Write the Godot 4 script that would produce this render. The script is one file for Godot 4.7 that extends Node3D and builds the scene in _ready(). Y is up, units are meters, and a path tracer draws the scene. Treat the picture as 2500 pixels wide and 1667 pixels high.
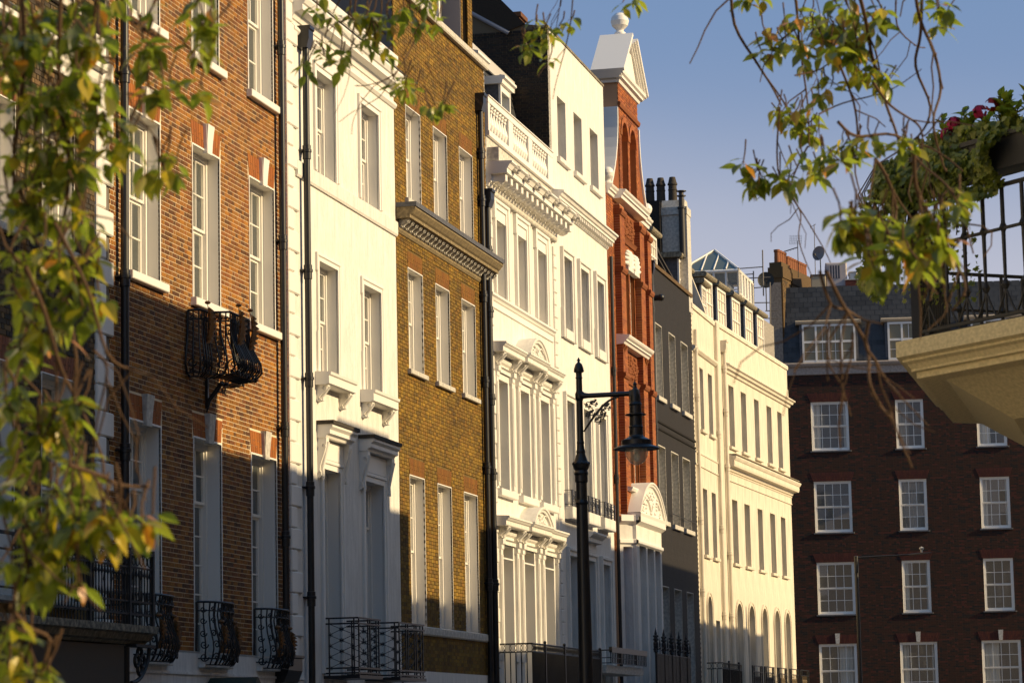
extends Node3D
# A London-like terrace seen along its fronts in low sun. Street axis is -z, house fronts stand on x = 0 and face +x.
# In a house's own frame x runs along the street (away from the camera), y up and z out of the front.

var U0 := 0.0
var M := {}
var counts := {}
var rng := RandomNumberGenerator.new()
var quads := {}


class MB:
	var v := PackedVector3Array()
	var n := PackedVector3Array()
	var c := PackedColorArray()
	var col := Color(1, 1, 1)
	var T := Transform3D()

	func tri3(p: Vector3, q: Vector3, r: Vector3, a: Vector3, b: Vector3, d: Vector3) -> void:
		v.append(p); v.append(r); v.append(q)
		n.append(a); n.append(d); n.append(b)
		c.append(col); c.append(col); c.append(col)

	func tri(p: Vector3, q: Vector3, r: Vector3) -> void:   # counter-clockwise seen from outside
		p = T * p; q = T * q; r = T * r
		var m := (q - p).cross(r - p).normalized()
		tri3(p, q, r, m, m, m)

	func quad(p: Vector3, q: Vector3, r: Vector3, s: Vector3) -> void:
		p = T * p; q = T * q; r = T * r; s = T * s
		var m := (r - p).cross(s - q).normalized()
		tri3(p, q, r, m, m, m)
		tri3(p, r, s, m, m, m)

	func quadn(p: Vector3, q: Vector3, r: Vector3, s: Vector3, a: Vector3, b: Vector3, d: Vector3, e: Vector3) -> void:
		var B := T.basis
		a = (B * a).normalized(); b = (B * b).normalized(); d = (B * d).normalized(); e = (B * e).normalized()
		p = T * p; q = T * q; r = T * r; s = T * s
		tri3(p, q, r, a, b, d)
		tri3(p, r, s, a, d, e)

	func box(x0: float, y0: float, z0: float, x1: float, y1: float, z1: float, skip := "") -> void:
		var A := Vector3(x0, y0, z1); var Bq := Vector3(x1, y0, z1); var C := Vector3(x1, y1, z1); var D := Vector3(x0, y1, z1)
		var E := Vector3(x0, y0, z0); var F := Vector3(x1, y0, z0); var G := Vector3(x1, y1, z0); var H := Vector3(x0, y1, z0)
		if not "f" in skip: quad(A, Bq, C, D)
		if not "b" in skip: quad(F, E, H, G)
		if not "l" in skip: quad(E, A, D, H)
		if not "r" in skip: quad(Bq, F, G, C)
		if not "t" in skip: quad(D, C, G, H)
		if not "d" in skip: quad(E, F, Bq, A)

	func cbox(x0: float, y0: float, z0: float, x1: float, y1: float, z1: float, k := 0.015) -> void:   # front edges chamfered by k
		var z := z1 - k
		box(x0, y0, z0, x1, y1, z, "f")
		var o := [Vector3(x0, y0, z), Vector3(x1, y0, z), Vector3(x1, y1, z), Vector3(x0, y1, z)]
		var i := [Vector3(x0 + k, y0 + k, z1), Vector3(x1 - k, y0 + k, z1), Vector3(x1 - k, y1 - k, z1), Vector3(x0 + k, y1 - k, z1)]
		quad(i[0], i[1], i[2], i[3])
		for j in 4:
			quad(o[j], o[(j + 1) % 4], i[(j + 1) % 4], i[j])

	func prism(poly: Array, z0: float, z1: float) -> void:   # poly of (x, y), counter-clockwise
		var pk := PackedVector2Array(poly)
		var t := Geometry2D.triangulate_polygon(pk)
		for k in range(0, t.size(), 3):
			var a: Vector2 = pk[t[k]]; var b: Vector2 = pk[t[k + 1]]; var d: Vector2 = pk[t[k + 2]]
			if (b - a).cross(d - a) < 0.0:
				var w := b; b = d; d = w
			tri(Vector3(a.x, a.y, z1), Vector3(b.x, b.y, z1), Vector3(d.x, d.y, z1))
			tri(Vector3(a.x, a.y, z0), Vector3(d.x, d.y, z0), Vector3(b.x, b.y, z0))
		for k in pk.size():
			var a: Vector2 = pk[k]; var b: Vector2 = pk[(k + 1) % pk.size()]
			quad(Vector3(a.x, a.y, z1), Vector3(a.x, a.y, z0), Vector3(b.x, b.y, z0), Vector3(b.x, b.y, z1))

	func cap(prof: Array, x: float, left: bool) -> void:
		var pk := PackedVector2Array()
		for p in prof: pk.append(p)
		if prof[-1].x > 0.001: pk.append(Vector2(0, prof[-1].y))
		if prof[0].x > 0.001: pk.append(Vector2(0, prof[0].y))
		var t := Geometry2D.triangulate_polygon(pk)
		for k in range(0, t.size(), 3):
			var a: Vector2 = pk[t[k]]; var b: Vector2 = pk[t[k + 1]]; var d: Vector2 = pk[t[k + 2]]
			if ((b - a).cross(d - a) < 0.0) == left:
				var w := b; b = d; d = w
			tri(Vector3(x, a.y, a.x), Vector3(x, b.y, b.x), Vector3(x, d.y, d.x))

	# a moulding: profile of (out, up) from its foot on the wall to its top on the wall, run from x0 to x1; m0, m1: it returns round the end
	func run(prof: Array, x0: float, x1: float, m0 := false, m1 := false, zb := 0.0) -> void:
		var TT := T
		T = T * Transform3D(Basis(), Vector3(0, 0, zb))
		for i in prof.size() - 1:
			var p: Vector2 = prof[i]; var q: Vector2 = prof[i + 1]
			var a0 := x0 - (p.x if m0 else 0.0); var a1 := x1 + (p.x if m1 else 0.0)
			var b0 := x0 - (q.x if m0 else 0.0); var b1 := x1 + (q.x if m1 else 0.0)
			quad(Vector3(a0, p.y, p.x), Vector3(a1, p.y, p.x), Vector3(b1, q.y, q.x), Vector3(b0, q.y, q.x))
			if m0: quad(Vector3(a0, p.y, 0), Vector3(a0, p.y, p.x), Vector3(b0, q.y, q.x), Vector3(b0, q.y, 0))
			if m1: quad(Vector3(a1, p.y, p.x), Vector3(a1, p.y, 0), Vector3(b1, q.y, 0), Vector3(b1, q.y, q.x))
		if not m0: cap(prof, x0, true)
		if not m1: cap(prof, x1, false)
		T = TT

	func lathe(prof: Array, at: Vector3, seg := 12, sx := 1.0) -> void:   # profile of (radius, height) upwards
		for i in prof.size() - 1:
			var p: Vector2 = prof[i]; var q: Vector2 = prof[i + 1]
			var sl := Vector2(q.y - p.y, p.x - q.x).normalized()
			for k in seg:
				var a := TAU * k / seg; var b := TAU * (k + 1) / seg
				var da := Vector3(cos(a) * sx, 0, -sin(a)); var db := Vector3(cos(b) * sx, 0, -sin(b))
				var na := Vector3(cos(a) * sl.x, sl.y, -sin(a) * sl.x); var nb := Vector3(cos(b) * sl.x, sl.y, -sin(b) * sl.x)
				quadn(at + da * p.x + Vector3(0, p.y, 0), at + db * p.x + Vector3(0, p.y, 0), at + db * q.x + Vector3(0, q.y, 0), at + da * q.x + Vector3(0, q.y, 0), na, nb, nb, na)

	func ball(at: Vector3, r: float, seg := 8, sy := 1.0) -> void:
		var pr := []
		for i in 7:
			var a := -PI / 2 + PI * i / 6
			pr.append(Vector2(max(cos(a), 0.001) * r, sin(a) * r * sy))
		lathe(pr, at, seg)

	func tube(pts: Array, rad, sides := 6, flat := 1.0) -> void:
		var up := Vector3(0, 1, 0)
		var t0: Vector3 = (pts[1] - pts[0]).normalized()
		if absf(t0.dot(up)) > 0.9: up = Vector3(1, 0, 0)
		var nx := t0.cross(up).normalized()
		var rings := []; var norms := []
		for i in pts.size():
			var t: Vector3
			if i == 0: t = pts[1] - pts[0]
			elif i == pts.size() - 1: t = pts[i] - pts[i - 1]
			else: t = (pts[i + 1] - pts[i]).normalized() + (pts[i] - pts[i - 1]).normalized()
			t = t.normalized()
			if t.length() < 0.5: t = t0
			nx = (nx - t * nx.dot(t)).normalized()
			var ny := t.cross(nx)
			var r: float = rad[i] if rad is Array else rad
			var ring := []; var nr := []
			for k in sides:
				var a := TAU * k / sides
				var d: Vector3 = nx * cos(a) + ny * sin(a) * flat
				ring.append(pts[i] + d * r); nr.append(d)
			rings.append(ring); norms.append(nr)
			t0 = t
		for i in pts.size() - 1:
			for k in sides:
				var m := (k + 1) % sides
				quadn(rings[i][k], rings[i][m], rings[i + 1][m], rings[i + 1][k], norms[i][k], norms[i][m], norms[i + 1][m], norms[i + 1][k])

	func mesh() -> ArrayMesh:
		var a := []
		a.resize(Mesh.ARRAY_MAX)
		a[Mesh.ARRAY_VERTEX] = v; a[Mesh.ARRAY_NORMAL] = n; a[Mesh.ARRAY_COLOR] = c
		var m := ArrayMesh.new()
		m.add_surface_from_arrays(Mesh.PRIMITIVE_TRIANGLES, a)
		return m


func mb() -> MB:
	var m := MB.new()
	m.T = Transform3D(Basis(), Vector3(-U0, 0, 0))
	return m


func named(parent: Node, called: String) -> String:
	var k := str(parent.get_instance_id()) + called
	var i: int = counts.get(k, 0)
	counts[k] = i + 1
	return called if i == 0 else "%s_%03d" % [called, i]


func place(parent: Node, called: String, m: Mesh, mat: Material, at := Transform3D()) -> MeshInstance3D:
	var o := MeshInstance3D.new()
	o.name = named(parent, called)
	o.mesh = m
	if mat: o.material_override = mat
	o.transform = at
	parent.add_child(o, true)
	return o


func part(parent: Node, called: String, b: MB, mat: Material, label := "") -> MeshInstance3D:
	var o := place(parent, called, b.mesh(), mat)
	if label: o.set_meta("label", label)
	return o


func stuff(o: Node) -> Node:
	o.set_meta("kind", "stuff")
	return o


func thing(called: String, label: String, category: String, at := Vector3.ZERO, turn := 0.0, group := "") -> Node3D:
	var o := Node3D.new()
	o.name = named(self, called)
	o.position = at
	o.rotation.y = turn
	o.set_meta("label", label)
	o.set_meta("category", category)
	if group: o.set_meta("group", group)
	add_child(o, true)
	return o


func house(called: String, label: String, u: float) -> Node3D:
	U0 = u
	return thing(called, label, "house", Vector3(0, 0, -u), PI / 2, "terraced houses along the street")


func lin(r: float, g: float, b: float) -> Color:
	return Color(r, g, b).linear_to_srgb()


var noises := {}
func noise_tex(freq: float, lo: float, hi: float, seed_no: int, octaves := 4, size := 512, stretch := false) -> NoiseTexture2D:
	var k := "%s %s %s %s %s" % [freq, lo, hi, seed_no, octaves]
	if noises.has(k): return noises[k]
	var f := FastNoiseLite.new()
	f.noise_type = FastNoiseLite.TYPE_SIMPLEX_SMOOTH
	f.frequency = freq; f.seed = seed_no; f.fractal_octaves = octaves
	var t := NoiseTexture2D.new()
	t.width = size; t.height = size; t.seamless = true; t.noise = f
	var g := Gradient.new()
	g.set_color(0, Color(lo, lo, lo)); g.set_color(1, Color(hi, hi, hi))
	t.color_ramp = g
	noises[k] = t
	return t


func bump_tex(freq: float, strength: float, seed_no: int) -> NoiseTexture2D:
	var k := "b%s %s %s" % [freq, strength, seed_no]
	if noises.has(k): return noises[k]
	var f := FastNoiseLite.new()
	f.noise_type = FastNoiseLite.TYPE_SIMPLEX_SMOOTH
	f.frequency = freq; f.seed = seed_no; f.fractal_octaves = 4
	var t := NoiseTexture2D.new()
	t.width = 512; t.height = 512; t.seamless = true; t.noise = f; t.as_normal_map = true; t.bump_strength = strength
	noises[k] = t
	return t


func mat(c: Color, rough := 0.8, tex: Texture2D = null, scale := 0.5, bump: Texture2D = null, metal := 0.0) -> StandardMaterial3D:
	var m := StandardMaterial3D.new()
	m.albedo_color = c; m.roughness = rough; m.metallic = metal
	m.vertex_color_use_as_albedo = true
	if tex:
		m.albedo_texture = tex
	if bump:
		m.normal_enabled = true; m.normal_texture = bump; m.normal_scale = 0.6
	if tex or bump:
		m.uv1_triplanar = true; m.uv1_world_triplanar = true
		m.uv1_scale = Vector3(scale, scale, scale)
	return m


# the wall's face as a sheet with holes (each [x0, x1, y0, y1])
func sheet(b: MB, x0: float, x1: float, y0: float, y1: float, holes: Array, z := 0.0) -> void:
	var xs := [x0, x1]; var ys := [y0, y1]
	for h in holes:
		for x in [h[0], h[1]]:
			if x > x0 and x < x1 and not x in xs: xs.append(x)
		for y in [h[2], h[3]]:
			if y > y0 and y < y1 and not y in ys: ys.append(y)
	xs.sort(); ys.sort()
	for i in xs.size() - 1:
		var j := 0
		while j < ys.size() - 1:
			var k := j
			while k < ys.size() - 1 and not inside((xs[i] + xs[i + 1]) / 2, (ys[k] + ys[k + 1]) / 2, holes): k += 1
			if k > j:
				b.quad(Vector3(xs[i], ys[j], z), Vector3(xs[i + 1], ys[j], z), Vector3(xs[i + 1], ys[k], z), Vector3(xs[i], ys[k], z))
			j = k + 1


func inside(x: float, y: float, holes: Array) -> bool:
	for h in holes:
		if x > h[0] and x < h[1] and y > h[2] and y < h[3]: return true
	return false


# the masses behind a front: party walls, a rear range, a roof slab
func shell(o: Node3D, x0: float, x1: float, top: float, deep := 9.0, m = null) -> void:
	var b := mb()
	b.box(x0, 0, -deep, x1, top - 0.02, -1.3)
	part(o, "rear_range", b, m if m else M.dim)
	b = mb()
	b.box(x0, 0, -1.3, x0 + 0.15, top - 0.02, -0.01)
	part(o, "party_wall", b, M.dim)
	b = mb()
	b.box(x1 - 0.15, 0, -1.3, x1, top - 0.02, -0.01)
	part(o, "party_wall", b, M.dim)
	b = mb()
	b.box(x0 + 0.15, top - 0.25, -1.3, x1 - 0.15, top - 0.03, -0.02)
	part(o, "roof", b, M.lead)


# real bricks: x ranges in courses, cut round the holes; the largest 300 singly, the others as one part
func bricks(o: Node3D, x0: float, x1: float, y0: float, y1: float, holes: Array, pal: Array, brick_mat: Material, bed := 0.010, proud := 0.008, single := 300, seen := []) -> void:
	var b := mb()
	var course := 0.075
	var soot := FastNoiseLite.new(); soot.seed = 5; soot.frequency = 0.5; soot.fractal_octaves = 3
	var ny := int(ceil((y1 - y0) / course))
	var list := []
	for j in ny:
		var ya := y0 + j * course + bed / 2
		var yb: float = min(y0 + (j + 1) * course - bed / 2, y1)
		if yb - ya < 0.02: continue
		var spans := [[x0, x1]]
		for h in holes:
			if h[2] < yb - 0.012 and h[3] > ya + 0.012:
				var out := []
				for s in spans:
					if h[1] <= s[0] or h[0] >= s[1]: out.append(s)
					else:
						if h[0] > s[0]: out.append([s[0], h[0]])
						if h[1] < s[1]: out.append([h[1], s[1]])
				spans = out
		var x := x0 - (0.168 if j % 2 else 0.0)
		var kk := 0
		while x < x1:
			var w := 0.225 if kk % 2 == 0 else 0.1125
			for s in spans:
				var a: float = max(x + bed * 0.9, s[0])
				var c: float = min(x + w - bed * 0.9, s[1])
				if c - a > 0.018: list.append([a, c, ya, yb, c - a > w - bed * 1.8 - 0.001])
			x += w; kk += 1
	var made := 0
	for e in list:
		var whole: bool = e[4] and (seen.is_empty() or (e[0] > seen[0] and e[1] < seen[1] and e[2] > seen[2] and e[3] < seen[3]))
		if whole and made < single:
			made += 1
			var wide: bool = e[1] - e[0] > 0.15
			var key := "%s %s" % [wide, o.get_instance_id()]
			if not quads.has(key):
				var q := MB.new()
				var hw: float = (e[1] - e[0]) / 2.0; var hh: float = (e[3] - e[2]) / 2.0
				q.box(-hw, -hh, -0.02, hw, hh, proud, "b")
				quads[key] = q.mesh()
			var tone: int = rng.randi() % pal.size()
			var mk := "brick %s %s" % [tone, o.get_instance_id()]
			if not M.has(mk):
				var bm: StandardMaterial3D = brick_mat.duplicate()
				bm.albedo_color = Color(pal[tone]).linear_to_srgb()
				M[mk] = bm
			place(o, "brick", quads[key], M[mk], Transform3D(Basis(), Vector3((e[0] + e[1]) / 2 - U0, (e[2] + e[3]) / 2, rng.randf_range(-0.002, 0.002))))
		else:
			b.col = pal[rng.randi() % pal.size()] * rng.randf_range(0.8, 1.15) * (1.0 + 0.32 * soot.get_noise_2d(e[0], e[2]))
			b.box(e[0], e[2], -0.02, e[1], e[3], proud + rng.randf_range(-0.002, 0.002), "b")
	stuff(part(o, "brickwork", b, brick_mat))


# a flat arch of rubbed bricks standing over an opening
func flat_arch(o: Node3D, x0: float, x1: float, y0: float, y1: float, spread: float, pal: Array, count: int, brick_mat: Material, key := [], proud := 0.010) -> void:
	var b := mb()
	var xc := (x0 + x1) / 2
	for i in count:
		for j in 2:
			var ta := float(i) / count; var tb := float(i + 1) / count
			var cut := 0.62 if i % 2 else 0.38
			var ya: float = y0 if j == 0 else lerpf(y0, y1, cut) + 0.004
			var yb: float = lerpf(y0, y1, cut) - 0.004 if j == 0 else y1
			var sa := spread * (ya - y0) / (y1 - y0); var sb := spread * (yb - y0) / (y1 - y0)
			var g := 0.006
			var pa := lerpf(x0 - sa, x1 + sa, ta) + g; var pb := lerpf(x0 - sa, x1 + sa, tb) - g
			var qa := lerpf(x0 - sb, x1 + sb, ta) + g; var qb := lerpf(x0 - sb, x1 + sb, tb) - g
			b.col = pal[rng.randi() % pal.size()] * rng.randf_range(0.9, 1.1)
			b.quad(Vector3(pa, ya, proud), Vector3(pb, ya, proud), Vector3(qb, yb, proud), Vector3(qa, yb, proud))
			b.quad(Vector3(pa, ya, 0), Vector3(pa, ya, proud), Vector3(qa, yb, proud), Vector3(qa, yb, 0))
			b.quad(Vector3(pb, ya, proud), Vector3(pb, ya, 0), Vector3(qb, yb, 0), Vector3(qb, yb, proud))
			b.quad(Vector3(pa, ya, 0), Vector3(pb, ya, 0), Vector3(pb, ya, proud), Vector3(pa, ya, proud))
	stuff(part(o, "brick_arch", b, brick_mat))


# opts: rev, cols, rows (panes across / down in each sash), split, edge, sill [over0, over1, height, out], mat, reveal, curtain, transom, sashes
func window(o: Node3D, x0: float, x1: float, y0: float, y1: float, opt := {}) -> MeshInstance3D:
	var rev: float = opt.get("rev", 0.22)
	var paint: Material = opt.get("mat", M.paint)
	var b := mb()
	var fw := 0.07
	var z := -rev - 0.08
	b.box(x0, y0, z, x0 + fw, y1, z + 0.09, "b"); b.box(x1 - fw, y0, z, x1, y1, z + 0.09, "b")
	b.box(x0 + fw, y1 - fw, z, x1 - fw, y1, z + 0.088, "b"); b.box(x0 + fw, y0, z, x1 - fw, y0 + 0.06, z + 0.088, "b")
	var w := part(o, opt.get("called", "window"), b, paint)
	b = mb()
	var iz := -rev
	b.quad(Vector3(x0, y0, 0), Vector3(x0, y0, iz), Vector3(x0, y1, iz), Vector3(x0, y1, 0))
	b.quad(Vector3(x1, y0, iz), Vector3(x1, y0, 0), Vector3(x1, y1, 0), Vector3(x1, y1, iz))
	b.quad(Vector3(x0, y1, 0), Vector3(x0, y1, iz), Vector3(x1, y1, iz), Vector3(x1, y1, 0))
	b.quad(Vector3(x0, y0, iz), Vector3(x0, y0, 0), Vector3(x1, y0, 0), Vector3(x1, y0, iz))
	var e: float = opt.get("edge", 0.0)
	if e > 0.0:
		b.box(x0 - e, y0, -0.01, x0, y1 + e, 0.012, "b"); b.box(x1, y0, -0.01, x1 + e, y1 + e, 0.012, "b"); b.box(x0, y1, -0.01, x1, y1 + e, 0.012, "b")
	part(w, "reveal", b, opt.get("reveal", M.paint))
	var gx0 := x0 + fw; var gx1 := x1 - fw
	var cols: int = opt.get("cols", 2); var rows: int = opt.get("rows", 2)
	var cuts: Array = opt.get("cuts", [0.5])
	var lv := [y0 + 0.06]
	for t in cuts: lv.append(lerpf(y0, y1, t))
	lv.append(y1 - fw)
	for i in lv.size() - 1:
		var a: float = lv[i]; var d: float = lv[i + 1]
		var sz: float = z + (0.02 if i == 0 else 0.06)
		b = mb()
		var st := 0.05
		b.box(gx0, a, sz - 0.04, gx0 + st, d, sz, "b"); b.box(gx1 - st, a, sz - 0.04, gx1, d, sz, "b")
		b.box(gx0 + st, a, sz - 0.04, gx1 - st, a + (0.08 if i == 0 else 0.045), sz - 0.001, "b"); b.box(gx0 + st, d - 0.045, sz - 0.04, gx1 - st, d, sz - 0.001, "b")
		var px0 := gx0 + st; var px1 := gx1 - st; var py0 := a + (0.08 if i == 0 else 0.045); var py1 := d - 0.045
		var rr: int = opt.get("rows_of", {}).get(i, rows)
		for k in range(1, cols):
			var x := lerpf(px0, px1, float(k) / cols)
			b.box(x - 0.012, py0, sz - 0.03, x + 0.012, py1, sz - 0.005, "btd")
		for k in range(1, rr):
			var y := lerpf(py0, py1, float(k) / rr)
			b.box(px0, y - 0.012, sz - 0.03, px1, y + 0.012, sz - 0.006, "blr")
		part(w, "sash", b, paint)
		var cw := (px1 - px0) / cols; var ch := (py1 - py0) / rr
		var q := MB.new()
		q.quad(Vector3(-cw / 2, -ch / 2, 0), Vector3(cw / 2, -ch / 2, 0), Vector3(cw / 2, ch / 2, 0), Vector3(-cw / 2, ch / 2, 0))
		var qm := q.mesh()
		var tilt: float = opt.get("tilt", 0.006)
		for k in cols:
			for l in rr:
				var tf := Transform3D(Basis.from_euler(Vector3(rng.randf_range(-tilt, tilt), rng.randf_range(-tilt, tilt), 0)), Vector3(px0 + (k + 0.5) * cw - U0, py0 + (l + 0.5) * ch, sz - 0.02))
				place(w, "pane", qm, M.glass, tf)
	var cur: Array = opt.get("curtain", [0.0, 1.0])
	if cur.size() > 1:
		b = mb()
		for s in cur.size() / 2:
			var ca := lerpf(gx0, gx1, cur[s * 2]); var cb := lerpf(gx0, gx1, cur[s * 2 + 1])
			var nn: int = max(6, int((cb - ca) / 0.035))
			var ph := rng.randf() * 6.0
			for k in nn:
				var t0 := float(k) / nn; var t1 := float(k + 1) / nn
				var za := z - 0.14 + 0.022 * sin(ph + k * 1.3) ; var zb := z - 0.14 + 0.022 * sin(ph + (k + 1) * 1.3)
				var xa := lerpf(ca, cb, t0); var xb := lerpf(ca, cb, t1)
				b.quad(Vector3(xa, y0, za), Vector3(xb, y0, zb), Vector3(xb, y1, zb), Vector3(xa, y1, za))
		part(w, "curtain", b, opt.get("cloth", M.curtain))
	if opt.has("sill"):
		var s: Array = opt.sill
		b = mb()
		b.cbox(x0 - s[0], y0 - s[2], -rev, x1 + s[1], y0, s[3], 0.012)
		part(w, "sill", b, opt.get("sill_mat", M.stone))
	return w


func quoins(o: Node3D, x0: float, wide: float, narrow: float, y0: float, y1: float, step: float, flip: bool, m: Material, mirror := false) -> void:
	var y := y0; var k := 1 if flip else 0
	while y < y1:
		var w := wide if k % 2 == 0 else narrow
		var b := mb()
		if mirror: b.cbox(x0 - w, y + 0.006, -0.02, x0, min(y + step - 0.006, y1), 0.05, 0.02)
		else: b.cbox(x0, y + 0.006, -0.02, x0 + w, min(y + step - 0.006, y1), 0.05, 0.02)
		part(o, "quoin_block", b, m)
		y += step; k += 1


func downpipe(o: Node3D, x: float, z: float, y0: float, y1: float, r: float, collars: Array, m: Material, head := false, label := "") -> void:
	var b := mb()
	b.lathe([Vector2(r, y0), Vector2(r, y1)], Vector3(x, 0, z), 12)
	for y in collars:
		b.lathe([Vector2(r, y - 0.16), Vector2(r * 1.25, y - 0.15), Vector2(r * 1.25, y - 0.03), Vector2(r * 1.5, y - 0.025), Vector2(r * 1.5, y + 0.02), Vector2(r * 1.25, y + 0.03), Vector2(r * 1.25, y + 0.10), Vector2(r, y + 0.11)], Vector3(x, 0, z), 12)
		b.box(x - r * 1.9, y - 0.012, 0.0, x + r * 1.9, y + 0.015, z - r * 0.8)
	if head:
		b.run([Vector2(0, y1 - 0.05), Vector2(z + r, y1 - 0.05), Vector2(z + r * 1.7, y1 + 0.12), Vector2(z + r * 1.7, y1 + 0.28), Vector2(z + r * 2.1, y1 + 0.3), Vector2(z + r * 2.1, y1 + 0.36), Vector2(0, y1 + 0.36)], x - r * 2.2, x + r * 2.2)
	part(o, "drainpipe", b, m, label)


func materials() -> void:
	M.paint = mat(lin(0.78, 0.75, 0.69), 0.45)
	M.stucco = mat(lin(0.80, 0.77, 0.71), 0.75, noise_tex(0.012, 0.88, 1.0, 3), 0.35, bump_tex(0.06, 2.0, 4))
	M.cream = mat(lin(0.80, 0.72, 0.58), 0.75, noise_tex(0.012, 0.84, 1.0, 5), 0.3, bump_tex(0.06, 2.0, 4))
	M.stone = mat(lin(0.70, 0.66, 0.58), 0.8, noise_tex(0.02, 0.75, 1.0, 6), 0.8)
	M.dirty = mat(lin(0.42, 0.36, 0.25), 0.85, noise_tex(0.02, 0.45, 1.0, 7), 0.9)
	M.soot = mat(lin(0.10, 0.08, 0.055), 0.9, noise_tex(0.03, 0.4, 1.0, 17), 1.5)
	M.lead = mat(lin(0.12, 0.12, 0.13), 0.6, noise_tex(0.02, 0.7, 1.0, 8), 0.7)
	M.iron = mat(lin(0.012, 0.012, 0.013), 0.35)
	M.ironrough = mat(lin(0.018, 0.017, 0.016), 0.55)
	M.gilt = mat(lin(0.30, 0.13, 0.03), 0.55, noise_tex(0.03, 0.6, 1.0, 9), 6.0)
	M.dim = mat(lin(0.16, 0.14, 0.12), 0.9)
	M.slate = mat(lin(0.055, 0.06, 0.068), 0.6, noise_tex(0.03, 0.6, 1.0, 10), 1.2)
	M.curtain = mat(lin(0.72, 0.66, 0.54), 0.95)
	M.darkcloth = mat(lin(0.22, 0.18, 0.13), 0.95)
	M.blind = mat(lin(0.62, 0.56, 0.46), 0.9)
	M.glass = StandardMaterial3D.new()
	M.glass.albedo_color = Color(0.8, 0.85, 0.85, 0.10)
	M.glass.transparency = BaseMaterial3D.TRANSPARENCY_ALPHA
	M.glass.roughness = 0.02
	var speck := noise_tex(0.05, 0.55, 1.0, 11, 5)
	M.brick = mat(Color(1, 1, 1), 0.85, speck, 2.2)
	M.brick_fine = mat(Color(1, 1, 1), 0.8, noise_tex(0.05, 0.75, 1.0, 12, 5), 2.2)
	M.mortar_white = mat(lin(0.70, 0.58, 0.40), 0.9)
	M.mortar = mat(lin(0.22, 0.14, 0.035), 0.95, noise_tex(0.02, 0.6, 1.0, 13), 1.0)
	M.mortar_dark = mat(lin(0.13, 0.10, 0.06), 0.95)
	M.black = mat(lin(0.022, 0.015, 0.010), 0.7, noise_tex(0.015, 0.35, 1.0, 14), 0.4, bump_tex(0.06, 2.0, 4))
	M.stucco.uv1_scale = Vector3(0.9, 0.13, 0.9)
	M.cream.uv1_scale = Vector3(0.8, 0.12, 0.8)
	M.black.uv1_scale = Vector3(0.9, 0.15, 0.9)
	M.terracotta = mat(lin(0.34, 0.12, 0.045), 0.85, noise_tex(0.03, 0.7, 1.0, 15), 1.5)
	M.pot = mat(lin(0.07, 0.055, 0.04), 0.85, noise_tex(0.03, 0.6, 1.0, 16), 2.0)


func _ready() -> void:
	rng.seed = 7
	var cam := Camera3D.new()
	cam.name = "camera"
	add_child(cam)
	cam.transform = Transform3D(Basis(Vector3(0.97280843, -0.02015465, -0.23073265), Vector3(0.0509358, 0.99043441, 0.12823895), Vector3(0.22594095, -0.13650448, 0.96452953)), Vector3(15.3287, 2.0, 0.0))
	var lens := CameraAttributesPhysical.new()
	lens.frustum_focal_length = 100.8
	lens.frustum_focus_distance = 56.0
	lens.exposure_aperture = 8.0
	cam.attributes = lens
	cam.fov = 13.58
	cam.near = 0.5
	cam.far = 900.0
	cam.current = true

	var env := Environment.new()
	env.background_mode = Environment.BG_SKY
	env.tonemap_mode = Environment.TONE_MAPPER_LINEAR
	env.tonemap_exposure = 1.25
	var sm := ProceduralSkyMaterial.new()
	sm.sky_top_color = Color(0.315, 0.475, 0.645)
	sm.sky_horizon_color = Color(0.735, 0.71, 0.755)
	sm.sky_curve = 0.10
	sm.ground_bottom_color = Color(0.2, 0.18, 0.16)
	sm.ground_horizon_color = Color(0.45, 0.43, 0.42)
	sm.sun_angle_max = 70.0
	sm.sun_curve = 0.24
	var haze := Image.create(512, 256, false, Image.FORMAT_RGBA8)   # thin pale haze low over the roofs, a little uneven
	var hn := FastNoiseLite.new(); hn.seed = 4; hn.frequency = 0.9; hn.fractal_octaves = 4
	var hc := lin(0.17, 0.125, 0.065)
	for j in 256:
		var up := 90.0 - (j + 0.5) * 180.0 / 256.0
		if up > 24.0 or up < -2.0: continue
		for i in 512:
			var a := TAU * i / 512.0
			var n := hn.get_noise_3d(cos(a) * 2.0, up * 0.25, sin(a) * 2.0)
			var t := clampf((13.6 + n * 3.0 - up) / 5.2, 0.0, 1.0)
			haze.set_pixel(i, j, Color(hc.r, hc.g, hc.b, t * t * (3.0 - 2.0 * t)))
	sm.sky_cover = ImageTexture.create_from_image(haze)
	var sky := Sky.new()
	sky.sky_material = sm
	env.sky = sky
	env.sdfgi_enabled = true; env.ssao_enabled = true; env.ssil_enabled = true
	var we := WorldEnvironment.new()
	we.name = "environment"
	we.environment = env
	add_child(we)

	var sun := DirectionalLight3D.new()
	sun.name = "sun"
	sun.light_color = Color(1.0, 0.89, 0.695)
	sun.light_energy = 1.5
	sun.light_angular_distance = 0.5
	sun.shadow_enabled = true
	add_child(sun)
	var el := deg_to_rad(23.0); var az := deg_to_rad(3.0)
	var to_sun := Vector3(cos(el) * cos(az), sin(el), -cos(el) * sin(az))
	sun.look_at_from_position(to_sun * 50.0, Vector3.ZERO, Vector3.UP)

	materials()
	ground()
	house_dark()
	house_red()
	house_white()
	house_brown()
	house_ornate()
	house_plain()
	house_gable()
	house_black()
	house_cream_near()
	house_cream_far()
	back_building()
	opposite()
	more()


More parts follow.
